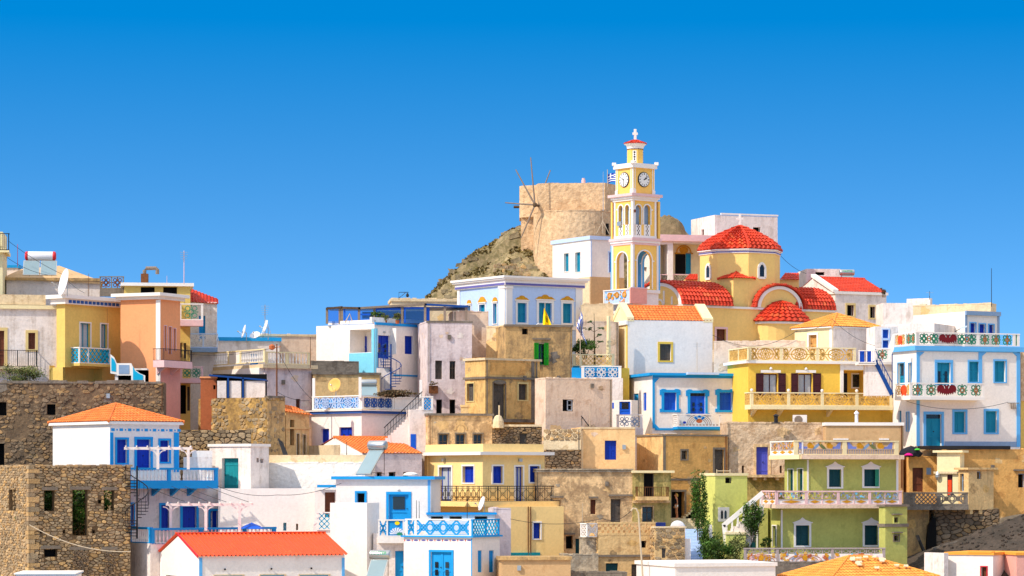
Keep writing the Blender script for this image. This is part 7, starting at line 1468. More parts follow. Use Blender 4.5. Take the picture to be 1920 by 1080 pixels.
mb = MB(); mb.poly(f, [(P(1667, 0, Ys).x, P(0, 676, Ys).z), (P(1667, 0, Ys).x, P(0, 648, Ys).z), (P(1674, 0, Ys).x, P(0, 628, Ys).z), (P(1678, 0, Ys).x, P(0, 628, Ys).z), (P(1676, 0, Ys).x, P(0, 655, Ys).z)], -.15, 0); mb.build('stair_parapet', 'trimwhite', t)
H = House('house', 'small white house with blue shuttered openings behind the blue railed stair', 'house', 1640, 222, 5, 1600, 1684, 612, 745, 'white_old', dl=3, R=[('s', 1655, 618, 1666, 634, 'royal', 'paleblue', 2), ('s', 1655, 638, 1666, 652, 'royal', 'paleblue', 2)])
H = House('house', 'tan and yellow house edge at the far right', 'house', 1914, 221, 6, 1908, 1990, 660, 860, 'yellow_left', dl=4); H.strip('R', 1914, 660, 1990, 752, 'beige_rough', .1, 'upper_wall')
# rough beige terrace house behind the green house
H = House('house', 'rough beige house with a violet blue door and a stained balcony slab', 'house', 1363, 213, 3, 1352, 1552, 793, 1000, 'beige_rough', dl=4, R=[('d', 1418, 838, 1440, 892, 'violet', 'beige_old', 5, dict(boards=True)), ('h', 1391, 873, 1395, 887, 'rust', None, 0, dict(r=.15)), ('h', 1462, 873, 1466, 887, 'rust', None, 0, dict(r=.15))])
mb = MB(); rr = random.Random(2); a = 0
while a < H.U-.3: w = rr.uniform(.3, .8); mb.box(H.R, a, a+w, H.z1-.05, H.z1+rr.uniform(.0, .1), -.5, .03); a += w
mb.build('coping', 'beige_rough', H.root)
a, b, c, d = H.R.rect(1398, 890, 1472, 895); mb = MB(); mb.box(H.R, a, b, c, d, .003, .9); sl_ = mb.build('balcony', 'beige_old', H.root)
for x in (1413, 1432, 1455): u = H.R.u(x); mb = MB(); mb.box(H.R, u-.1, u+.1, c-.2, c-.003, .003, .8); mb.build('bracket', 'beige_old', sl_)
H.strip('R', 1398, 897, 1472, 990, 'mossy', .05, 'lower_wall')
H = House('house', 'smooth tan house wall with a white coping behind the green house', 'house', 1549, 212, 3, 1545, 1694, 796, 1000, 'tan', dl=4); mb = MB(); a, b, c, d = H.R.rect(1547, 792, 1695, 798); mb.box(H.R, a, b, c, d, -2, .1); mb.build('coping', 'trimwhite', H.root)
for x0, x1 in ((1562, 1590), (1648, 1666)): H.strip('R', x0, 822, x1, 825, 'white', .2, 'ledge')
for px, y0, y1, lab, m, r in ((1455, 776, 794, 'short dark chimney pipe with a pale base on the rough beige roof', 'iron', .14), (1606, 770, 795, 'white chimney pipe with a cap on the smooth tan roof', 'dishwhite', .12)):
    p, q = P(px, y1, 212.4), P(px, y0, 212.4); mb = MB(); h = q.z-p.z; mb.lathe(p, [(r*2.4, 0), (r*2.2, .08), (r, .1), (r, h*.75), (r*1.5, h*.76), (r*1.5, h*.82), (r*.3, h)], 10); tag(mb.build('chimney', m, None, loc=p), lab, 'chimney')
# green house
RP = random.Random(21)
def relief(cols, seed):
    def fn(mb, fac, a, b, c, d, o0, o1):
        r = random.Random(seed); h = d-c; mb.box(fac, a, b, c, c+h*.34, o0, o1-.02, 1); n = max(1, round((b-a)/1.3))
        for i in range(n):
            u0, u1 = a+(b-a)*i/n, a+(b-a)*(i+1)/n; m = (u0+u1)/2; w = (u1-u0)*.36; z = c+h*.17; mb.poly(fac, [(m-w, z), (m, z-h*.14), (m+w, z), (m, z+h*.14)], o1-.02, o1+.01, 2)
            if i: mb.box(fac, u0-.03, u0+.03, c, d, o0, o1+.01, 3)
        mb.box(fac, a, b, c+h*.34, c+h*.4, o0, o1+.01, 0)
        for i in range(int((b-a)*11)): mb.blob(fac, r.uniform(a+.08, b-.08), r.uniform(c+h*.45, d-.05), r.uniform(.05, .12), r.uniform(.04, .1), o0, o1+r.uniform(-.02, .02), 7, r.uniform(0, 3), r.choice(cols))
        for i in range(n*2): u = a+(b-a)*(i+.5)/(n*2); mb.ring(fac, u, c+h*.7, h*.22, .05, o0, o1, 9, 0)
    return fn
RM = ['greyrail', 'trimwhite', 'gold', 'pink_trim', 'greyblue', 'straw', 'mossy', 'terracotta', 'porchblue']
def swans(mb, fac, a, b, c, d, o0, o1):
    h = d-c; w = b-a; n = int(w/.17)
    for i in range(n): mb.box(fac, a+w*i/n+.015, a+w*(i+.62)/n, c, c+h*.34, o0, o1, 0)
    mb.box(fac, a, b, c+h*.34, c+h*.4, o0, o1+.02, 0)
    for k, sg in ((.11, 1), (.87, -1)):
        u = a+w*k; mb.poly(fac, [(u-sg*w*.09, c+h*.95), (u-sg*w*.08, c+h*.42), (u+sg*w*.09, c+h*.42), (u+sg*w*.1, c+h*.6), (u+sg*w*.02, c+h*.62), (u-sg*w*.05, c+h*.95)], o0, o1, 1)
    for k in (.27, .7): mb.blob(fac, a+w*k, c+h*.7, w*.06, h*.26, o0, o1, 8, .3, 2); mb.blob(fac, a+w*k+w*.05, c+h*.6, w*.035, h*.16, o0, o1+.02, 8, -.4, 2)
    mb.blob(fac, a+w*.41, c+h*.6, w*.11, h*.12, o0, o1, 10, .7, 3); mb.blob(fac, a+w*.55, c+h*.6, w*.12, h*.13, o0, o1, 10, -.7, 4)
    for k in (.36, .5, .63): mb.blob(fac, a+w*k, c+h*.88, w*.03, h*.1, o0, o1+.01, 8, 0, 5)
    mb.bar(fac, (a, d-.02), (b, d-.02), .04, o0, o1, 0)
SW = (swans, ['greyrail', 'swan', 'gold', 'greyblue', 'leaf_grey', 'straw'])
H = House('house', 'green two storey house with three painted relief balustrades and dark teal shutters', 'house', 1513, 204, 17, 1471, 1684, 860, 975, 'green_house', L=[('s', 1478, 880, 1488, 922, 'tealdark', 'trimwhite', 1.5), ('d', 1496, 879, 1506, 940, 'tealdark', 'trimwhite', 1.5)],
          R=[('s', 1554, 880, 1577, 913, 'tealdark', 'trimwhite', 4, dict(ped=9)), ('s', 1620, 880, 1645, 912, 'tealdark', 'trimwhite', 4, dict(ped=9))])
R = H.R
for x0, x1 in ((1513, 1516), (1680, 1684)): H.strip('R', x0, 862, x1, 945, 'trimwhite', .05, 'pilaster')
a, b, c, d = R.rect(1640, 880, 1647, 912); mb = MB(); slats(mb, R, a, b, c, d, .09); mb.build('shutter', 'fretgreen', H.root)
mb = MB(); mb.prism([R.pt(u, 0, o).to_2d() for u, o in ((-.75, .9), (H.U+.05, .9), (H.U+.05, -4), (-.75, -4))], R.z(861), R.z(853)); mb.build('cornice', 'beige_pink', H.root)
H.rail('R', 1489, 1685, 826, 853, 'solid', 'cream', 'white', posts=(1584,), o=.85, pw=.3, styles=[SW, SW], cap=.09)
fL = Fac(*R.pt(-.72, 0, .85).to_2d(), H.L.d, H.L.n); hw = fL.u(1444); rail(H.root, fL, .0, hw, R.z(853), R.z(826), (relief([2, 5, 2, 4, 7], 4), RM), 'trimwhite', 'white', pw=.12)
mb = MB(); mb.prism([fL.pt(u, 0, o).to_2d() for u, o in ((0, .1), (hw, .1), (hw, -1.2), (0, -1.2))], R.z(861), R.z(853)-.004); mb.build('cornice', 'cream', H.root)
lo = House('house', 'lower storey of the green house with shaded teal shutters', 'house', 1464, 202.9, 15, 1436, 1652, 952, 1110, 'green_house', dl=None, L=[('d', 1449, 986, 1456, 1025, 'tealdark', 'trimwhite', 2, dict(n=1))],
           R=[('s', 1492, 985, 1517, 1023, 'tealdark', 'trimwhite', 4, dict(ped=9)), ('s', 1621, 985, 1646, 1022, 'tealdark', 'trimwhite', 4, dict(ped=9))])
lo.strip('R', 1464, 956, 1467, 1030, 'trimwhite', .05, 'pilaster')
q = balcony(lo.root, lo.R, 1454, 1691, 920, 946, 953, 1.15, 'solid', 'pink_trim', 'white', posts=(1512, 1572, 1631), slab='beige_pink', pw=.2, cap=.1, sides='', styles=[(relief([3, 3, 5, 4, 8, 0], 1), RM), (relief([6, 6, 5, 3, 0], 2), RM), (relief([4, 8, 4, 5, 0], 3), RM), (relief([4, 6, 0, 4, 8], 5), RM)])
fb = lo.R.off(1.15); u0 = fb.u(1454); fL = Fac(*fb.pt(u0, 0, 0).to_2d(), lo.L.d, lo.L.n); hw = fL.u(1428); rail(q, fL, 0, hw, fb.z(946, u0), fb.z(920, u0), (relief([3, 3, 2, 2], 8), RM), 'pink_trim', 'white', pw=.1); mb = MB(); mb.prism([fL.pt(u, 0, o).to_2d() for u, o in ((0, .05), (hw, .05), (hw, -1.5), (0, -1.5))], fb.z(953, u0), fb.z(946, u0)-.004); mb.build('slab', 'beige_pink', q)
tw = House('house', 'narrow green tower with two tiny hooded windows beside the green house', 'house', 1660, 201.8, 22, 1648, 1701, 948, 1110, 'green_house', R=[('h', 1676, 970, 1684, 980, 'stonetrim', 'green_light', 2, dict(hood='stonetrim')), ('h', 1676, 1004, 1685, 1014, 'stonetrim', 'stonetrim', 2, dict(hood='stonetrim'))]); tw.band(946, 950, .12, 'stonetrim'); tw.band(982, 988, .08, 'stonetrim', 'string_course')
def mural(seed, cols):
    def fn(mb, fac, a, b, c, d, o0, o1):
        r = random.Random(seed); h = d-c; mb.box(fac, a, b, c, c+h*.62, o0, o1-.02, 1); n = max(2, round((b-a)/.55))
        for i in range(n+1): mb.box(fac, a+(b-a)*i/n-.05, a+(b-a)*i/n+.05, c+h*.62, d, o0, o1-.01, 0)
        for i in range(n): mb.ring(fac, a+(b-a)*(i+.5)/n, d-h*.18, h*.13, .05, o0, o1, 8, 0, ru=1.6)
        for i in range(int((b-a)*10)): mb.blob(fac, r.uniform(a+.1, b-.1), r.uniform(c+.06, c+h*.58), r.uniform(.05, .2), r.uniform(.04, .12), o1-.02, o1+r.uniform(0, .02), 8, r.uniform(0, 3), r.choice(cols))
        m = (a+b)/2
        for i in range(3): mb.ring(fac, m, c+.02, h*(.3+.12*i), .025, o1-.02, o1+.02, 14, 7, 0, math.pi, ru=2.6)
        mb.blob(fac, m, c+h*.28, h*.22, h*.24, o1-.02, o1+.03, 10, .2, 2)
    return fn
H2 = House('terrace', 'lowest terrace of the green house with a mural balustrade of brown figures', 'terrace', 1394, 199.2, 5, 1390, 1662, 1054, 1110, 'concrete', dl=3)
H2.rail('R', 1395, 1660, 1027, 1054, 'solid', 'greyrail', 'white', posts=(1458, 1561), pw=.16, cap=.09, styles=[(mural(1, [2, 3, 5, 7]), RM), (mural(2, [3, 7, 5, 2, 4]), RM), (mural(3, [2, 7, 8, 3]), RM)], o=.0)
# light green cube house with stair
H = House('house', 'small light green house with an arched twin window in a white panel', 'house', 1341, 205.2, 20, 1314, 1401, 891, 1110, 'green_light', R=[('h', 1360, 895, 1372, 906, 'stonetrim'), ('o', 1351, 957, 1355, 971, 'x', None, 0, dict(r=.05)), ('o', 1358, 957, 1362, 971, 'x', None, 0, dict(r=.05))][:1])
mb = MB(); a, b, c, d = H.R.rect(1340, 887, 1401, 892); mb.prism(H.foot(.06), c, d); mb.build('coping', 'cream', H.root)
a, b, c, d = H.R.rect(1346, 951, 1367, 978); mb = MB(); mb.box(H.R, a, b, c, d, .003, .05); w_ = mb.build('window', 'trimwhite', H.root)
for k in (.34, .66): m = a+(b-a)*k; mb = MB(); hw = (b-a)*.1; mb.poly(H.R, [(m-hw, c+(d-c)*.2), (m+hw, c+(d-c)*.2), (m+hw, c+(d-c)*.66), (m+hw*.6, c+(d-c)*.75), (m, c+(d-c)*.79), (m-hw*.6, c+(d-c)*.75), (m-hw, c+(d-c)*.66)], .05, .06); mb.build('pane', 'glass', w_)
t = thing('railing', 'thin pale roof rail on the small light green house', 'railing', P(1355, 889, 206)); mb = MB(); mb.tube([P(1344, 887, 206), P(1344, 880, 206)], .03); mb.tube([P(1369, 887, 206), P(1369, 880, 206)], .03); mb.tube([P(1343, 883, 206), P(1370, 883, 206)], .03); mb.build('rail', 'pole', t)
t = thing('staircase', 'white balustraded stair rising right to the green house balcony', 'staircase', P(1390, 1015, 201.8)); Ys = 201.8; f = Fac(0, Ys, (1, 0), (0, -1)); X = lambda p: P(p, 0, Ys).x; Z = lambda p: P(0, p, Ys).z; n = 12; pts = [(X(1366), Z(1040))]
for i in range(n): pts += [(X(1366+66*i/n), Z(1000-52*(i+1)/n)), (X(1366+66*(i+1)/n), Z(1000-52*(i+1)/n))]
pts += [(X(1432), Z(965)), (X(1400), Z(1040))]; mb = MB(); mb.poly(f, pts, -1., 0); mb.build('flight', 'white_old', t); mb = MB(); mb.bar(f, (X(1356), Z(986)), (X(1430), Z(924)), .3, -.12, .08)
for i in range(7): x, y = 1362+64*i/6, 984-56*i/6; mb.bar(f, (X(x), Z(y)), (X(x), Z(y+22)), .12, -.1, .05)
mb.build('balustrade', 'trimwhite', t); mb = MB(); mb.bar(f, (X(1357), Z(984)), (X(1361), Z(1022)), .24, -.12, .08); mb.build('newel', 'trimwhite', t)
H2 = House('wall', 'light green base wall with a pale cap under the white balustraded stair', 'wall', 1362, 201.4, 4, 1360, 1398, 1000, 1110, 'green_light', dl=1); H2.band(998, 1002, .06, 'cream')
t = thing('stair_parapet', 'narrow white sloping post at the foot of the light green house', 'parapet', P(1333, 1030, 202.6)); mb = MB(); f = Fac(0, 202.6, (1, 0), (0, -1)); X = lambda p: P(p, 0, 202.6).x; Z = lambda p: P(0, p, 202.6).z; mb.poly(f, [(X(1333), Z(1040)), (X(1338), Z(1040)), (X(1335), Z(984)), (X(1328), Z(984))], -.3, 0); mb.build('wall', 'trimwhite', t)
H = House('house', 'dark teal doorway wall under the green house balcony', 'house', 1398, 204.6, 3, 1396, 1440, 950, 1110, 'green_house', dl=2, R=[('d', 1400, 972, 1418, 1028, 'tealdark', 'trimwhite', 3, dict(n=1))])
# ================================================================ lower centre and right: old plaster houses
H = House('house', 'ochre orange plastered house with the open doorway where a person stands', 'house', 1243, 210.5, 24, 1194, 1364, 815, 1010, 'ochre_or', L=[('h', 1223, 843, 1227, 862, 'stonetrim')],
          R=[('w', 1278, 845, 1288, 861, 'greywood', 'stonetrim', 3), ('d', 1340, 843, 1357, 892, 'greywood', 'stonetrim', 4, dict(boards=True)), ('h', 1259, 922, 1283, 976, 'x', 'stonetrim', 4, dict(r=.4, nosill=1))])
mb = MB(); mb.prism(H.foot(.08), H.z1-.1, H.z1+.03); mb.build('coping', 'stonetrim', H.root); H.strip('R', 1246, 897, 1364, 901, 'stonetrim', .04, 'string_course'); H.strip('R', 1243.4, 818, 1248, 898, 'stonetrim', .03, 'quoin'); mb = MB(); mb.box(H.L, .01, H.V-.01, H.z0, H.z1-.12, .003, .01); mb.build('plaster', 'ochre_pale', H.root)
OR = H
H = House('house', 'weathered beige house with peeling plaster and ledges over small dark openings', 'house', 1004, 205, 9, 996, 1186, 881, 1110, 'beige_old', dl=4,
          R=[('h', 1036, 938, 1051, 964, 'greywood'), ('s', 1107, 937, 1117, 964, 'brownwood', None, 0, dict(boards=True)), ('d', 1145, 936, 1164, 985, 'greywood', None, 0, dict(boards=True)), ('h', 1036, 1003, 1044, 1040, 'tealdark'), ('h', 1061, 1005, 1074, 1029), ('d', 1079, 1010, 1088, 1040, 'tealdark', None, 0, dict(n=1))])
mb = MB(); mb.box(H.R, -.1, H.U+.05, H.z1-.16, H.z1-.04, -1, .12); mb.box(H.R, -.1, H.U+.05, H.z1+.0, H.z1+.08, -1, .2); mb.build('coping', 'beige_peel', H.root)
for x0, x1, y in ((1031, 1056, 930), (1104, 1121, 931), (1141, 1186, 927), (1058, 1078, 999)): H.strip('R', x0, y, x1, y+3.5, 'stonetrim', .14, 'ledge')
mb = MB(); f = H.R; mb.lathe(f.pt(f.u(1052), f.z(1012), .08), [(.1, -.22), (.12, 0), (.1, .2)], 8); mb.tube([f.pt(f.u(1049), f.z(1000), .05), f.pt(f.u(1049), f.z(970), .05), f.pt(f.u(1036), f.z(970), .05)], .02); mb.build('meter_box', 'concrete', H.root)
mast('antenna_pole', 'thin pale rod before the weathered beige house', 'antenna', 1092, 943, 985, 204, .025, 'pole')
H = House('house', 'mossy two storey house with a thin iron balcony and white roof slab', 'house', 1186, 206, 8, 1182, 1258, 886, 1030, 'mossy', dl=4, R=[('h', 1207, 887, 1226, 932, 'greywood', None, 0, dict(r=.3)), ('w', 1204, 950, 1224, 979, 'greywood', 'beige_old', 2)])
mb = MB(); mb.box(H.R, -.1, H.U+.2, H.z1-.02, H.z1+.14, -3, .3); mb.build('roof_slab', 'cream', H.root)
balcony(H.root, H.R, 1195, 1254, 913, 931, 938, .8, 'bars', 'rust', 'rust', posts=(1210, 1226, 1240), slab='ochre_pale', pw=.03, cap=.03, base=.02, th=.03, panth=.015, w=.03); H.strip('R', 1186, 938, 1256, 943, 'beige_old', .2, 'ledge')
for x0, x1, y0, y1 in ((1187, 1192, 945, 975), (1240, 1250, 950, 985)): H.strip('R', x0, y0, x1, y1, 'mossy', .01, 'stain_patch') if 0 else None
# notched terrace wall and its houses
H = House('terrace', 'beige terrace wall with notched parapet and one small dark hole', 'terrace', 1121, 199.5, 12, 1088, 1232, 1003, 1110, 'ochre_pale', dl=3, R=[('h', 1201, 1014, 1212, 1027), ('s', 1136, 1056, 1159, 1080, 'tealdark', None, 0, dict(boards=True)), ('d', 1184, 1058, 1203, 1090, 'greywood', None, 0, dict(boards=True))])
mb = MB(); R = H.R; zb, zt = H.z1, R.z(979); mb.box(R, 0, H.U, zb, zb+.14, -.16, .02); mb.box(R, 0, H.U, zt-.12, zt, -.16, .02); n = 11; zm = (zb+zt)/2
for i in range(n):
    u = H.U*(i+.1)/n; w = H.U/n; mb.box(R, u, u+w*.58, zb+.14, zb+.34, -.14, 0); mb.box(R, u+w*.5-.0, u+w*1.08 if i < n-1 else H.U, zm-.12, zm+.1, -.138, -.003); mb.box(R, u, u+w*.58, zt-.32, zt-.12, -.14, 0)
mb.build('notched_parapet', 'ochre_pale', H.root); mb = MB(); mb.box(R, .1, H.U, zb, zt-.1, -.9, -.8); mb.build('parapet_back', 'beige_old', H.root)
H.strip('R', 1121, 1040, 1232, 1044, 'stonetrim', .12, 'ledge')
t = thing('fretwork_screen', 'small white lattice balcony box on the notched terrace wall', 'screen', P(1105, 1008, 199)); b1, b2 = facs(1101, 199, 40); rail(t, b1, 0, b1.u(1121), b1.z(1007), b1.z(981), 'heart', 'trimwhite', 'white', pw=.1, w=.05); rail(t, b2, 0, b2.u(1088), b1.z(1007), b1.z(981), 'lat', 'trimwhite', 'white', pw=.1, w=.05)
H = House('house', 'patched grey and cream ground floor wall at the bottom centre', 'house', 1056, 198.6, 4, 1050, 1122, 1040, 1110, 'beige_peel', dl=3)
H = House('wall', 'peeling cream buttress wall under the white lattice box', 'wall', 1089, 199.8, 5, 1086, 1122, 1008, 1110, 'beige_peel', dl=1)
H = House('stone_wall', 'patched rubble wall with a small grey shutter below the blue tarpaulin', 'wall', 1227, 199, 10, 1222, 1284, 990, 1110, 'ochre_pale', dl=2, sp=1, R=[('s', 1241, 1028, 1248, 1046, 'greywood', None, 0, dict(r=.08))], stone=('stone', dict(size=.42, rh=.24)))
mb = MB(); mb.box(H.R, -.05, H.U+.1, H.z1, H.z1+.1, -.8, .06); mb.build('coping', 'cream_stone', H.root)
mb = MB(); p = P(1239, 988, 199.8); mb.hexa([p+Vector(v) for v in ((-.32, -.2, -.05), (.32, -.2, -.05), (.34, .3, -.05), (-.34, .3, -.05), (-.3, -.18, .27), (.31, -.16, .25), (.33, .3, .3), (-.33, .3, .3))]); tag(mb.build('tarpaulin', 'blue_tarp', None, loc=p), 'folded dark blue tarpaulin on the patched rubble wall', 'tarpaulin')
dish('big round grey white dish seen from behind near the doorway', P(1271, 990, 201.5), .52, (.2, .95, .3), 'dishwhite', .4)
H = House('wall', 'low grey concrete block at the bottom centre right', 'wall', 1068, 193, 3, 1064, 1176, 1073, 1110, 'concrete', dl=2)
# path, steps and person
t = thing('staircase', 'bluish white lane steps climbing towards the dark doorway', 'staircase', P(1300, 1060, 200)); mb = MB()
for i in range(12):
    Yi = 199.5+i*.62; mb.box(Fac(0, Yi, (1, 0), (0, -1)), P(1281, 0, Yi).x, P(1318, 0, Yi).x, -8, P(0, 1058-i*6, Yi).z, -.8, 0)
mb.build('steps', 'paleblue', t)
mb = MB(); f = Fac(0, 200.2, (1, 0), (0, -1)); 
for x0, x1, y0, Yw in ((1284, 1295, 1010, 199.6), (1281, 1285, 992, 201)): ff = Fac(0, Yw, (1, 0), (0, -1)); mb = MB(); mb.box(ff, P(x0, 0, Yw).x, P(x1, 0, Yw).x, -8, P(0, y0, Yw).z, -.8, 0); mb.build('side_wall', 'white', t)
t = thing('doorstep', 'ochre stone doorstep with small steps under the standing person', 'steps', P(1272, 985, 208)); mb = MB(); Yd = 207.2; f = Fac(0, Yd, (1, 0), (0, -1)); zf = P(0, 972, 208).z
mb.box(f, P(1256, 0, Yd).x, P(1322, 0, Yd).x, -8, zf, -4, 0)
for i in range(6): mb.box(f, P(1282+i*4.5, 0, Yd).x, P(1322, 0, Yd).x, zf, zf+(i+1)*.14, -3, -.3)
mb.build('steps', 'cream_stone', t)
# the person: one skinned body, hair and clothes as children
def skin_body(name, pts, edges, m, parent=None, sub=2):
    me = bpy.data.meshes.new(name); me.from_pydata([p[0] for p in pts], edges, []); o = bpy.data.objects.new(name, me); COL.objects.link(o); sk = o.modifiers.new('s', 'SKIN'); lay = me.skin_vertices[0].data
    for i, p in enumerate(pts): lay[i].radius = p[1] if isinstance(p[1], tuple) else (p[1], p[1])
    lay[0].use_root = True; sb = o.modifiers.new('u', 'SUBSURF'); sb.levels = sb.render_levels = sub
    dg = bpy.context.evaluated_depsgraph_get(); m2 = bpy.data.meshes.new_from_object(o.evaluated_get(dg)); bpy.data.objects.remove(o); m2.materials.clear(); m2.materials.append(M(m)); m2.polygons.foreach_set('use_smooth', [True]*len(m2.polygons))
    o = bpy.data.objects.new(name, m2); COL.objects.link(o)
    if parent: o.parent = parent
    return o
foot = P(1268.5, 972, 208); per = thing('person', 'blond person in a dark sleeveless top and white shorts standing in the doorway', 'person', foot)
# local frame: faces left (-x), slightly towards the viewer
pts = [((0, 0, .93), (.15, .11)), ((-.01, 0, 1.08), (.125, .095)), ((-.02, 0, 1.27), (.15, .1)), ((-.01, 0, 1.40), (.12, .085)), ((-.03, 0, 1.48), (.052, .052)), ((-.06, -.01, 1.58), (.078, .085)), ((-.07, -.01, 1.68), (.075, .085)),
       ((.0, .09, .86), (.085, .085)), ((-.03, .1, .48), .058), ((.03, .1, .09), .042), ((-.1, .11, .03), (.035, .03)),
       ((.0, -.09, .86), (.085, .085)), ((.02, -.1, .48), .058), ((.08, -.1, .09), .042), ((-.05, -.12, .03), (.035, .03)),
       ((.0, .17, 1.38), .05), ((.02, .22, 1.12), .04), ((-.1, .22, .9), .032), ((-.13, .21, .83), .03),
       ((.0, -.17, 1.38), .05), ((.05, -.22, 1.12), .04), ((.0, -.23, .88), .032), ((-.01, -.23, .8), .03)]
ed = [(0, 1), (1, 2), (2, 3), (3, 4), (4, 5), (5, 6), (0, 7), (7, 8), (8, 9), (9, 10), (0, 11), (11, 12), (12, 13), (13, 14), (3, 15), (15, 16), (16, 17), (17, 18), (3, 19), (19, 20), (20, 21), (21, 22)]
for s, b in ((.21, 18), (-.23, 22)):   # four fingers and a thumb per hand
    bx, bz = (-.13, .83) if b == 18 else (.06, .8)
    for k, (dx, l) in enumerate(((-.024, .07), (-.008, .085), (.008, .08), (.024, .06))):
        i = len(pts); pts += [((bx+dx, s, bz-.045), .011), ((bx+dx-.01, s, bz-.045-l*.5), .009), ((bx+dx-.03, s, bz-.045-l), .008)]; ed += [(b, i), (i, i+1), (i+1, i+2)]
    i = len(pts); pts += [((bx-.045, s-.01, bz-.02), .011), ((bx-.06, s-.01, bz-.06), .009)]; ed += [(b, i), (i, i+1)]
body = skin_body('body', pts, ed, 'skin', per)
sh = skin_body('shorts', [((0, 0, .94), (.165, .125)), ((0, 0, 1.0), (.155, .115)), ((0, .09, .84), (.1, .1)), ((-.01, .1, .68), (.09, .09)), ((0, -.09, .84), (.1, .1)), ((.01, -.1, .68), (.09, .09))], [(0, 1), (0, 2), (2, 3), (0, 4), (4, 5)], 'shorts', per)
skin_body('top', [((0, 0, .99), (.18, .145)), ((-.01, 0, 1.1), (.165, .135)), ((-.02, 0, 1.27), (.19, .145)), ((-.01, 0, 1.38), (.15, .12)), ((-.01, .09, 1.42), (.04, .05)), ((-.01, -.09, 1.42), (.04, .05))], [(0, 1), (1, 2), (2, 3), (3, 4), (3, 5)], 'shirt', per)
skin_body('hair', [((-.03, -.01, 1.67), (.095, .1)), ((.0, -.01, 1.72), (.08, .085)), ((.05, -.01, 1.58), (.07, .085)), ((.06, -.01, 1.48), (.04, .06))], [(0, 1), (0, 2), (2, 3)], 'hairblond', per)
mb = MB(); l0 = foot
for sy in (-.03, .03): mb.lathe(l0+Vector((-.145, sy-.01, 1.635)), [(.002, -.01), (.012, 0), (.002, .01)], 6)
mb.build('eyes', 'dark', per); mb = MB(); mb.lathe(l0+Vector((-.155, -.01, 1.6)), [(.004, .03), (.018, -.01), (.005, -.025)], 6); mb.build('nose', 'skin', per); mb = MB(); mb.tube([l0+Vector((-.14, -.035, 1.555)), l0+Vector((-.15, -.01, 1.553)), l0+Vector((-.14, .015, 1.555))], .007, 5); mb.build('mouth', 'pink_wall', per)
# right: ochre house with its projecting box, concrete balcony
H = House('house', 'large stained ochre house wall with a dark window at the right edge', 'house', 1797, 211, 14, 1757, 1960, 842, 1010, 'ochre_or', L=[], R=[('h', 1909, 888, 1921, 914, 'greyblue')], dl=5)
mb = MB(); a, b, c, d = H.R.rect(1740, 836, 1892, 842); mb.box(H.R, a, b, c-.02, d, -2, .25); mb.build('flat_roof', 'iron', H.root); H.strip('R', 1900, 880, 1935, 883, 'stonetrim', .12, 'ledge')
H = House('house', 'cream sunlit doorway wall with a red brown door left of the projecting box', 'house', 1800, 209.6, 66, 1757, 1808, 848, 1010, 'cream', L=[('d', 1776, 890, 1786, 930, 'maroon', None, 0, dict(n=1, r=.12))]); mb = MB(); mb.prism(H.foot(.25), H.z1-.02, H.z1+.14); mb.build('roof_slab', 'cream', H.root); H.band(884, 888, .2, 'cream_stone', 'ledge'); a, b, c, d = H.L.rect(1777, 900, 1784, 928); mb = MB(); mb.box(H.L, a, b, c, d, -.06, -.03); mb.build('curtain', 'vermilion', H.root)
mb = MB(); f = H.L; q = f.pt(f.u(1759), f.z(892), .12); mb.lathe(q, [(.08, -.3), (.2, -.1), (.2, .1), (.08, .3)], 8); mb.build('meter_box', 'galv', H.root)
H = House('house', 'projecting ochre box room with one blue grey window and a barred side window', 'house', 1816, 208.2, 28, 1797, 1863, 880, 956, 'ochre_pale', hang=True, L=[('w', 1800, 888, 1807, 921, 'greyblue', None, 0)], R=[('h', 1832, 884, 1840, 898, 'greyblue')]); mb = MB(); mb.prism(H.foot(.22), H.z1-.02, H.z1+.12); mb.build('roof_slab', 'ochre_pale', H.root)
for k in (.12, .5, .88): mb = MB(); mb.box(H.R, H.U*k-.12, H.U*k+.12, H.z0-.3, H.z0-.003, -1.2, -.02); mb.build('corbel', 'ochre_pale', H.root)
H = House('house', 'orange ochre wall with a carved red brown door and tiny blue window', 'house', 1704, 211.6, 4, 1698, 1762, 856, 1010, 'ochre_or', dl=3, R=[('d', 1711, 877, 1731, 922, 'brownwood', None, 0, dict(n=1)), ('s', 1737, 877, 1746, 890, 'greyblue', None, 0, dict(r=.05))])
H.strip('R', 1704, 847, 1762, 857, 'mossy', .08, 'coping') if 0 else None
t = tag(MB().build('tarpaulin', 'tarp', None, loc=P(1708, 852, 211)), 'crumpled black tarpaulin on the wall beside the green house', 'tarpaulin'); bpy.data.objects.remove(t)
for px, py, w, h, m, lab in ((1708, 850, .85, .5, 'tarp', 'crumpled black tarpaulin on the wall beside the green house'), (1704, 853, .3, .14, 'magenta', 'bright magenta bundle on the black tarpaulin'), (1720, 843, .22, .08, 'limegreen', 'small lime green plastic sheet by the black tarpaulin')):
    p = P(px, py, 211.2 if m == 'tarp' else 210.6); r = random.Random(px); mb = MB(); n, k = 9, 5; prof = [(.9, -.5), (1, 0), (.85, .5), (.5, .85), (.08, 1)]
    vs = [p+Vector((rr_*w*math.cos(2*math.pi*j/n)*r.uniform(.8, 1.15), rr_*.4*math.sin(2*math.pi*j/n), z*h*r.uniform(.75, 1.1))) for rr_, z in prof for j in range(n)]
    mb.add(vs, [(i*n+j, i*n+(j+1) % n, (i+1)*n+(j+1) % n, (i+1)*n+j) for i in range(k-1) for j in range(n)]); tag(mb.build('tarpaulin' if m == 'tarp' else 'bundle', m, None, loc=p), lab, 'tarpaulin' if m == 'tarp' else 'bundle')
H = House('wall', 'pale green coping block left of the cream doorway', 'wall', 1722, 212.6, 4, 1716, 1766, 838, 870, 'cream_stone', dl=1)
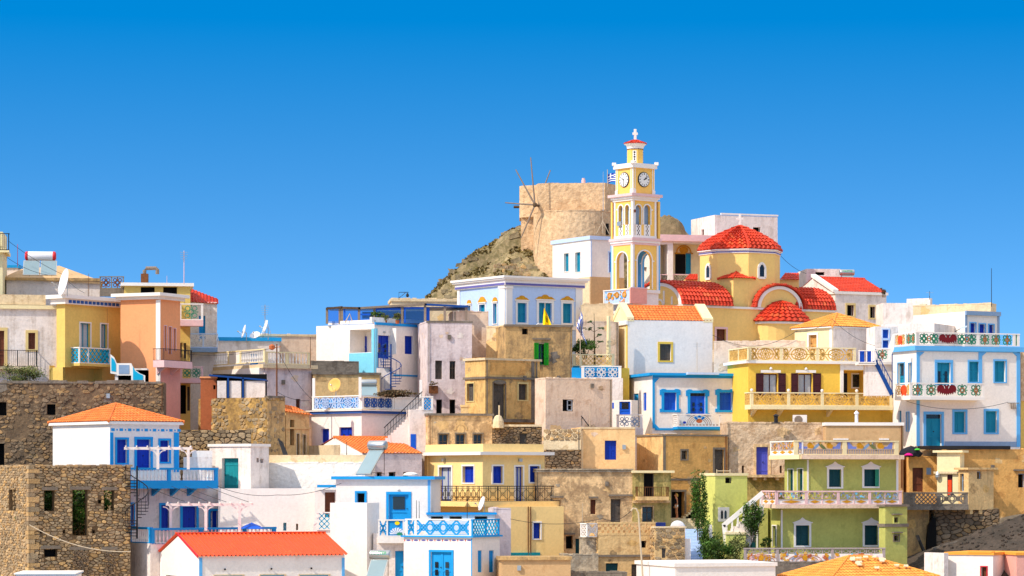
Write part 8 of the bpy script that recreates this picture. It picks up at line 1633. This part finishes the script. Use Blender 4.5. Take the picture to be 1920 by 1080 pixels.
H = House('terrace', 'dark concrete balcony with a diamond lattice parapet', 'terrace', 1692, 207.2, 3, 1690, 1816, 946, 956, 'concrete', dl=3, hang=True)
H.rail('R', 1694, 1815, 923, 946, 'lat', 'concrete', 'concrete', posts=(1712, 1760), pw=.3, w=.07, cap=.1, styles=['solid', 'lat', 'heart'])
H = House('wall', 'stained plaster wall below the dark concrete balcony', 'wall', 1694, 208.4, 4, 1690, 1742, 956, 1100, 'tan_grey', dl=1.5)
H = House('stone_wall', 'rubble base wall under the projecting ochre box', 'wall', 1752, 208.6, 5, 1748, 1874, 955, 1100, 'mortar_dark', dl=2, stone=('stone_dark', dict(size=.4, rh=.24)))
mb = MB(); p = P(1744, 1004, 207.9); n = 10; mb.poly(Fac(0, 208.0, (1, 0), (0, -1)), [(P(x, 0, 208).x, P(0, y, 208).z) for x, y in ((1737, 1040), (1756, 1040), (1755, 972), (1748, 970), (1741, 985), (1738, 1010))], -.9, 0); o = mb.build('doorway', 'dark', None, loc=p); tag(o, 'dark ragged opening between plaster wall and rubble base', 'opening')
mb = MB(); p = P(1722, 1005, 206.5); mb.tube([P(1720, 1005, 207), P(1733, 1036, 205.5)], .12, 5); tag(mb.build('board', 'iron', None, loc=P(1733, 1036, 205.5)), 'dark board leaning on the stained plaster wall', 'board')
# dark earth slope at the lower right
def slope_z(x, y):
    px = 960+x*F/y; top = (HY-(1030-(px-1740)*.37))*205.5/F; return top-(205.5-y)*.42+.12*noise.fractal(Vector((x*1.3, y*1.3, 2)), .9, 2.1, 5)
mat('dark_earth', (78, 66, 56), var=.3, dirt=.7, dcol=(48, 44, 36), bump=1.2, bsc=5, streak=False)
g = grid([P(1700, 0, 205).x+i*.2 for i in range(70)], [190+i*.25 for i in range(63)], lambda x, y: min(slope_z(x, y), 5)); struct(g.build('earth_slope', 'dark_earth'))
mb = MB(); pts = [P(1748, 1030, 205.2), P(1790, 1018, 205.3), P(1832, 1002, 205.4), P(1880, 984, 205.5), P(1930, 968, 205.6)]
for a, b in zip(pts, pts[1:]): mb.hexa([a+Vector((0, -.2, -.6)), b+Vector((0, -.2, -.6)), b+Vector((0, .2, -.6)), a+Vector((0, .2, -.6)), a+Vector((0, -.2, .1)), b+Vector((0, -.2, .1)), b+Vector((0, .2, .1)), a+Vector((0, .2, .1))])
tag(mb.build('kerb_wall', 'concrete', None, loc=pts[0]), 'sloping low concrete kerb along the dark earth slope', 'kerb')
rr = random.Random(31); mb = MB()
for i in range(260):
    x = P(rr.uniform(1740, 1935), 0, 203).x; y = rr.uniform(198, 205.4); s = rr.uniform(.04, .16); z = slope_z(x, y); mb.lathe((x, y, z), [(s*.7, -.05), (s, s*.3), (s*.6, s*.8)], 5)
struct(mb.build('rubble', 'dark_earth'), 'stuff')
# bottom right houses
H = House('house', 'white house with a small red framed window and amber roof edge at bottom right', 'house', 1862, 196, 62, 1773, 1906, 1041, 1110, 'white', L=[('d', 1840, 1063, 1850, 1100, 'brownwood', 'redpaint', 2, dict(n=1))]); H.band(1036, 1041, .08, 'orange_trim', 'coping')
mb = MB(); a, b, c, d = H.L.rect(1816, 1034, 1860, 1037); mb.box(H.L, a, b, c, d, -.6, .1); mb.build('tile_edge', 'orange_trim', H.root)
H = House('house', 'lavender white low block left of the red framed window', 'house', 1770, 196.6, 30, 1733, 1778, 1037, 1110, 'white_old'); H = House('house', 'pink house edge in the bottom right corner', 'house', 1906, 195.4, 8, 1902, 1990, 1038, 1110, 'pink_wall', dl=4); H.band(1036, 1041, .08, 'orange_trim', 'coping')
H = House('house', 'orange hipped tile roof with broken tiles at the bottom right', 'house', 1560, 186.5, 28, 1470, 1750, 1088, 1120, 'white_old'); H.hiproof(0, 1043, 'tile_amber', .3, .18, 'trimwhite', .12, 71)
mb = MB(); rr = random.Random(5); z = H.z1
for i in range(14):
    mb = MB(); k = rr.uniform(.25, .8); u = H.U*(.5+(rr.random()-.5)*(1-k)*1.3); q = H.R.pt(u, z+.2+(P(0, 1043, 189).z-z-.2)*k+.12, -H.V*.5*k+.1); mb.hexa([q+Vector((rr.uniform(-.2, -.1)*(1 if a_ in (0, 3, 4, 7) else -1), -.1 if a_ in (0, 1, 4, 5) else .12, (.0 if a_ < 4 else .05)+(0 if a_ in (0, 1, 4, 5) else .1))) for a_ in range(8)]); mb.build('loose_tile', 'cream_stone', H.root)

H = House('house', 'white flat roofed block with a thick parapet at the bottom', 'house', 1266, 188, 18, 1204, 1454, 1062, 1110, 'white', dl=7); H.band(1056, 1063, .1, 'white', 'coping')
mb = MB(); p = H.R.pt(H.R.u(1360), H.z1+.05, -.5); mb.lathe(p, [(.04, 0), (.08, .05), (.03, .12)], 6); mb.build('lamp', 'iron', H.root)
t = thing('pole', 'tall curved lamp pole before the mossy house', 'lamp post', P(1205, 1090, 192)); Yp = 192; mb = MB(); mb.tube([P(1206, 1095, Yp), P(1198, 975, Yp), P(1197, 962, Yp), P(1193, 954, Yp), P(1187, 953, Yp), P(1183, 958, Yp)], .06, 7, 0, .045); mb.build('post', 'pole', t)
# ---------------------------------------------------------------- plants
def plant(name, label, cat, px, py, Y, rad, n, size, m, seed, clumps=16, group=None, trunk=True, lift=None):
    p = P(px, py, Y); base = Vector((p.x, p.y, p.z-rad[2]*1.05)); t = thing(name, label, cat, base, group); crown(t, 'foliage', p, rad, n, size, m, seed, clumps)
    if trunk: mb = MB(); [mb.tube([base+Vector((k*.1, 0, -.3)), base.lerp(p, .6)+Vector((k*rad[0]*.3, 0, 0)), p+Vector((k*rad[0]*.5, 0, rad[2]*.4))], .035, 5, 0, .015) for k in (-1, 0, 1)]; mb.build('stem', 'bark', t)
    return t
plant('climbing_plant', 'tall dark green climbing plant on the left side of the light green house', 'climbing plant', 1311, 945, 204.2, (.55, .5, 2.1), 3600, .085, 'leaf', 1, 34)
plant('climbing_plant', 'leafy lower tangle at the foot of the climbing plant', 'climbing plant', 1326, 1000, 202.8, (.55, .5, 1.1), 1800, .08, 'leaf', 8, 18)
plant('bush', 'bright green bush at the foot of the light green house stair', 'bush', 1347, 1032, 200.2, (1.15, .8, .95), 3200, .09, 'leaf', 2, 26); plant('bush', 'yellowish green bush right of the bright green bush', 'bush', 1380, 1030, 200.4, (.75, .6, .9), 1700, .085, 'leaf_grey', 3, 16)
plant('climbing_plant', 'leafy green vine hanging over the white balustraded stair', 'climbing plant', 1412, 972, 201.2, (.62, .5, 1.25), 2800, .085, 'leaf', 4, 24)
plant('potted_plant', 'small dark plant beside the shaded teal door of the green house', 'potted plant', 1436, 1016, 202.2, (.35, .3, .35), 500, .06, 'leaf', 5, 8)
plant('bush', 'grey green bush on top of the long rubble wall at the left', 'bush', 34, 701, 209.6, (1.5, .6, .62), 3200, .07, 'leaf_grey', 6, 24); plant('bush', 'round green bush below the hanging striped flag', 'bush', 1096, 652, 225.4, (1.0, .7, .55), 2200, .08, 'leaf', 7, 18)
p = P(1115, 690, 226.6); t = thing('pine_tree', 'tall thin tiered pine beside the hanging striped flag', 'tree', p); tp = P(1114, 588, 226.6); mb = MB(); mb.tube([p, p.lerp(tp, .5), tp], .09, 7, 0, .015); mb.build('trunk', 'bark', t)
for i, (py, r) in enumerate(((604, .42), (617, .62), (630, .5), (642, .7), (655, .6), (668, .5))):
    for sg in ((-1, 1) if i in (1, 3) else (1,) if i % 4 else (-1,)):
        c = P(1114, py, 226.6)+Vector((sg*r*.75, (i % 2-.5)*.3, .05)); o = crown(t, 'bough', c, (r*.5, r*.35, .1), 150, .06, 'leaf_pine', i*2+sg+40, 6); mb = MB(); mb.tube([P(1114, py+5, 226.6), c], .025, 5, 0, .012); mb.build('limb', 'bark', t)
plant('bush', 'dry dark tuft growing on the ridge end of the red roofed house', 'bush', 1657, 545, 235, (.35, .3, .22), 300, .06, 'drytwig', 9, 6)
# ---------------------------------------------------------------- cables
for lab, pts, sag in (('dark cable sagging across the church from the blank gabled house', [(1336, 628, 226), (1495, 620, 225)], 1.0), ('black cable from the yellow house to the curved lamp pole', [(957, 973, 196), (1130, 972, 194.5), (1184, 957, 192)], .35),
                      ('cable from utility pole down to the blue fretwork terrace', [(522, 660, 211.8), (584, 748, 211)], .3), ('cable running left from the utility pole past the orange house', [(517, 651, 211.8), (345, 663, 212)], .3), ('low cable from the utility pole to the golden dish wall', [(520, 735, 211.7), (580, 751, 211)], .2),
                      ('long cable sloping down from the top left corner past the red ended tank', [(16, 452, 218), (116, 514, 218.6), (158, 549, 217)], .15), ('second thin cable from the cream corner towards the solar panels', [(12, 482, 218), (90, 516, 218.4)], .2),
                      ('pale rope hanging across the stone ruin', [(55, 984, 187.6), (245, 1034, 187)], .5), ('thin wire across the white walls above the red roofed chapel', [(408, 912, 194), (520, 928, 195), (640, 906, 196)], .25),
                      ('first awning wire over the lower pergola', [(280, 914, 195.6), (346, 940, 192.6)], .03), ('second awning wire over the lower pergola', [(322, 912, 195.6), (390, 940, 192.6)], .03), ('third awning wire over the lower pergola', [(347, 912, 195.6), (424, 941, 192.6)], .03), ('fourth awning wire over the lower pergola', [(388, 912, 195.6), (466, 941, 192.6)], .03),
                      ('thin wire across the white front of the eagle railing house', [(1700, 752, 214), (1790, 767, 215), (1890, 754, 216)], .15), ('wire from the octagonal drum towards the white roof block', [(1464, 480, 243), (1512, 513, 243)], .2), ('wire over the amber roofed house to the stair head', [(1490, 622, 224), (1560, 598, 224.5), (1640, 648, 219)], .3),
                      ('cable on the wall of the orange terrace house by the stair', [(1258, 893, 207), (1330, 893, 206.5)], .25)):
    wire(lab, pts, sag, .016 if 'rope' not in lab else .03, 'iron' if 'rope' not in lab and 'pale' not in lab else 'pole')

# ---------------------------------------------------------------- wear, pipes and fittings on the old houses
WEAR = {'ochre': ('ochre_pale', 'tan_grey'), 'ochre_or': ('ochre_pale', 'tan'), 'ochre_pale': ('ochre', 'tan_grey'), 'beige_old': ('beige_peel', 'ochre_pale'), 'beige_peel': ('beige_old', 'cream_stone'), 'tan_grey': ('ochre', 'concrete'), 'mossy': ('ochre_pale', 'tan_grey'),
        'beige_rough': ('beige_old', 'cream_stone'), 'beige_pink': ('peach', 'beige_rough'), 'peach': ('ochre_pale', 'beige_pink'), 'lav': ('white_old', 'beige_pink'), 'tan': ('peach',), 'rubble': ('ochre', 'tan_grey'), 'mortar_wall': ('tan_grey', 'concrete', 'beige_old'), 'cream_stone': ('ochre_pale', 'beige_old')}
rr = random.Random(77)
for i, (lab, H) in enumerate(ALLH):
    w = WEAR.get(H.wall)
    if not w: continue
    for fc, ext in (('R', H.U), ('L', H.V)):
        if ext < 1.2 or (fc == 'L' and H.L.n[0]*H.L.x+H.L.n[1]*H.L.y > 0): continue
        for k, m in enumerate(w[:2]): patches(H, fc, 3 if ext > 3 else 1, m, i*7+k*3+1, .15, .6 if H.wall != 'lav' else .45)
    if H.U > 2.5 and rr.random() < .7:       # a drainpipe or a cable conduit down the front
        u = rr.choice([.12, H.U-.15]); g = MB(); g.tube([H.R.pt(u, H.z1-.05, .06), H.R.pt(u, H.z1-4.5, .06)], rr.choice([.025, .045]), 6); g.build('drainpipe', rr.choice(['concrete', 'rust', 'stonetrim']), H.root)
    if H.U > 3 and rr.random() < .6:
        u = H.U*rr.uniform(.25, .8); z = H.z1-rr.uniform(.5, 1.4)
        if not any(h[0]-.3 < u < h[1]+.3 and h[2]-.3 < z < h[3]+.3 for h in H.holes['R']): g = MB(); g.box(H.R, u-.12, u+.12, z-.16, z+.16, .003, .14); g.build('meter_box', rr.choice(['concrete', 'galv']), H.root)
for lab, H in ALLH:                          # lamps above the front doors of the painted houses
    pass
print('objects', len(bpy.data.objects))
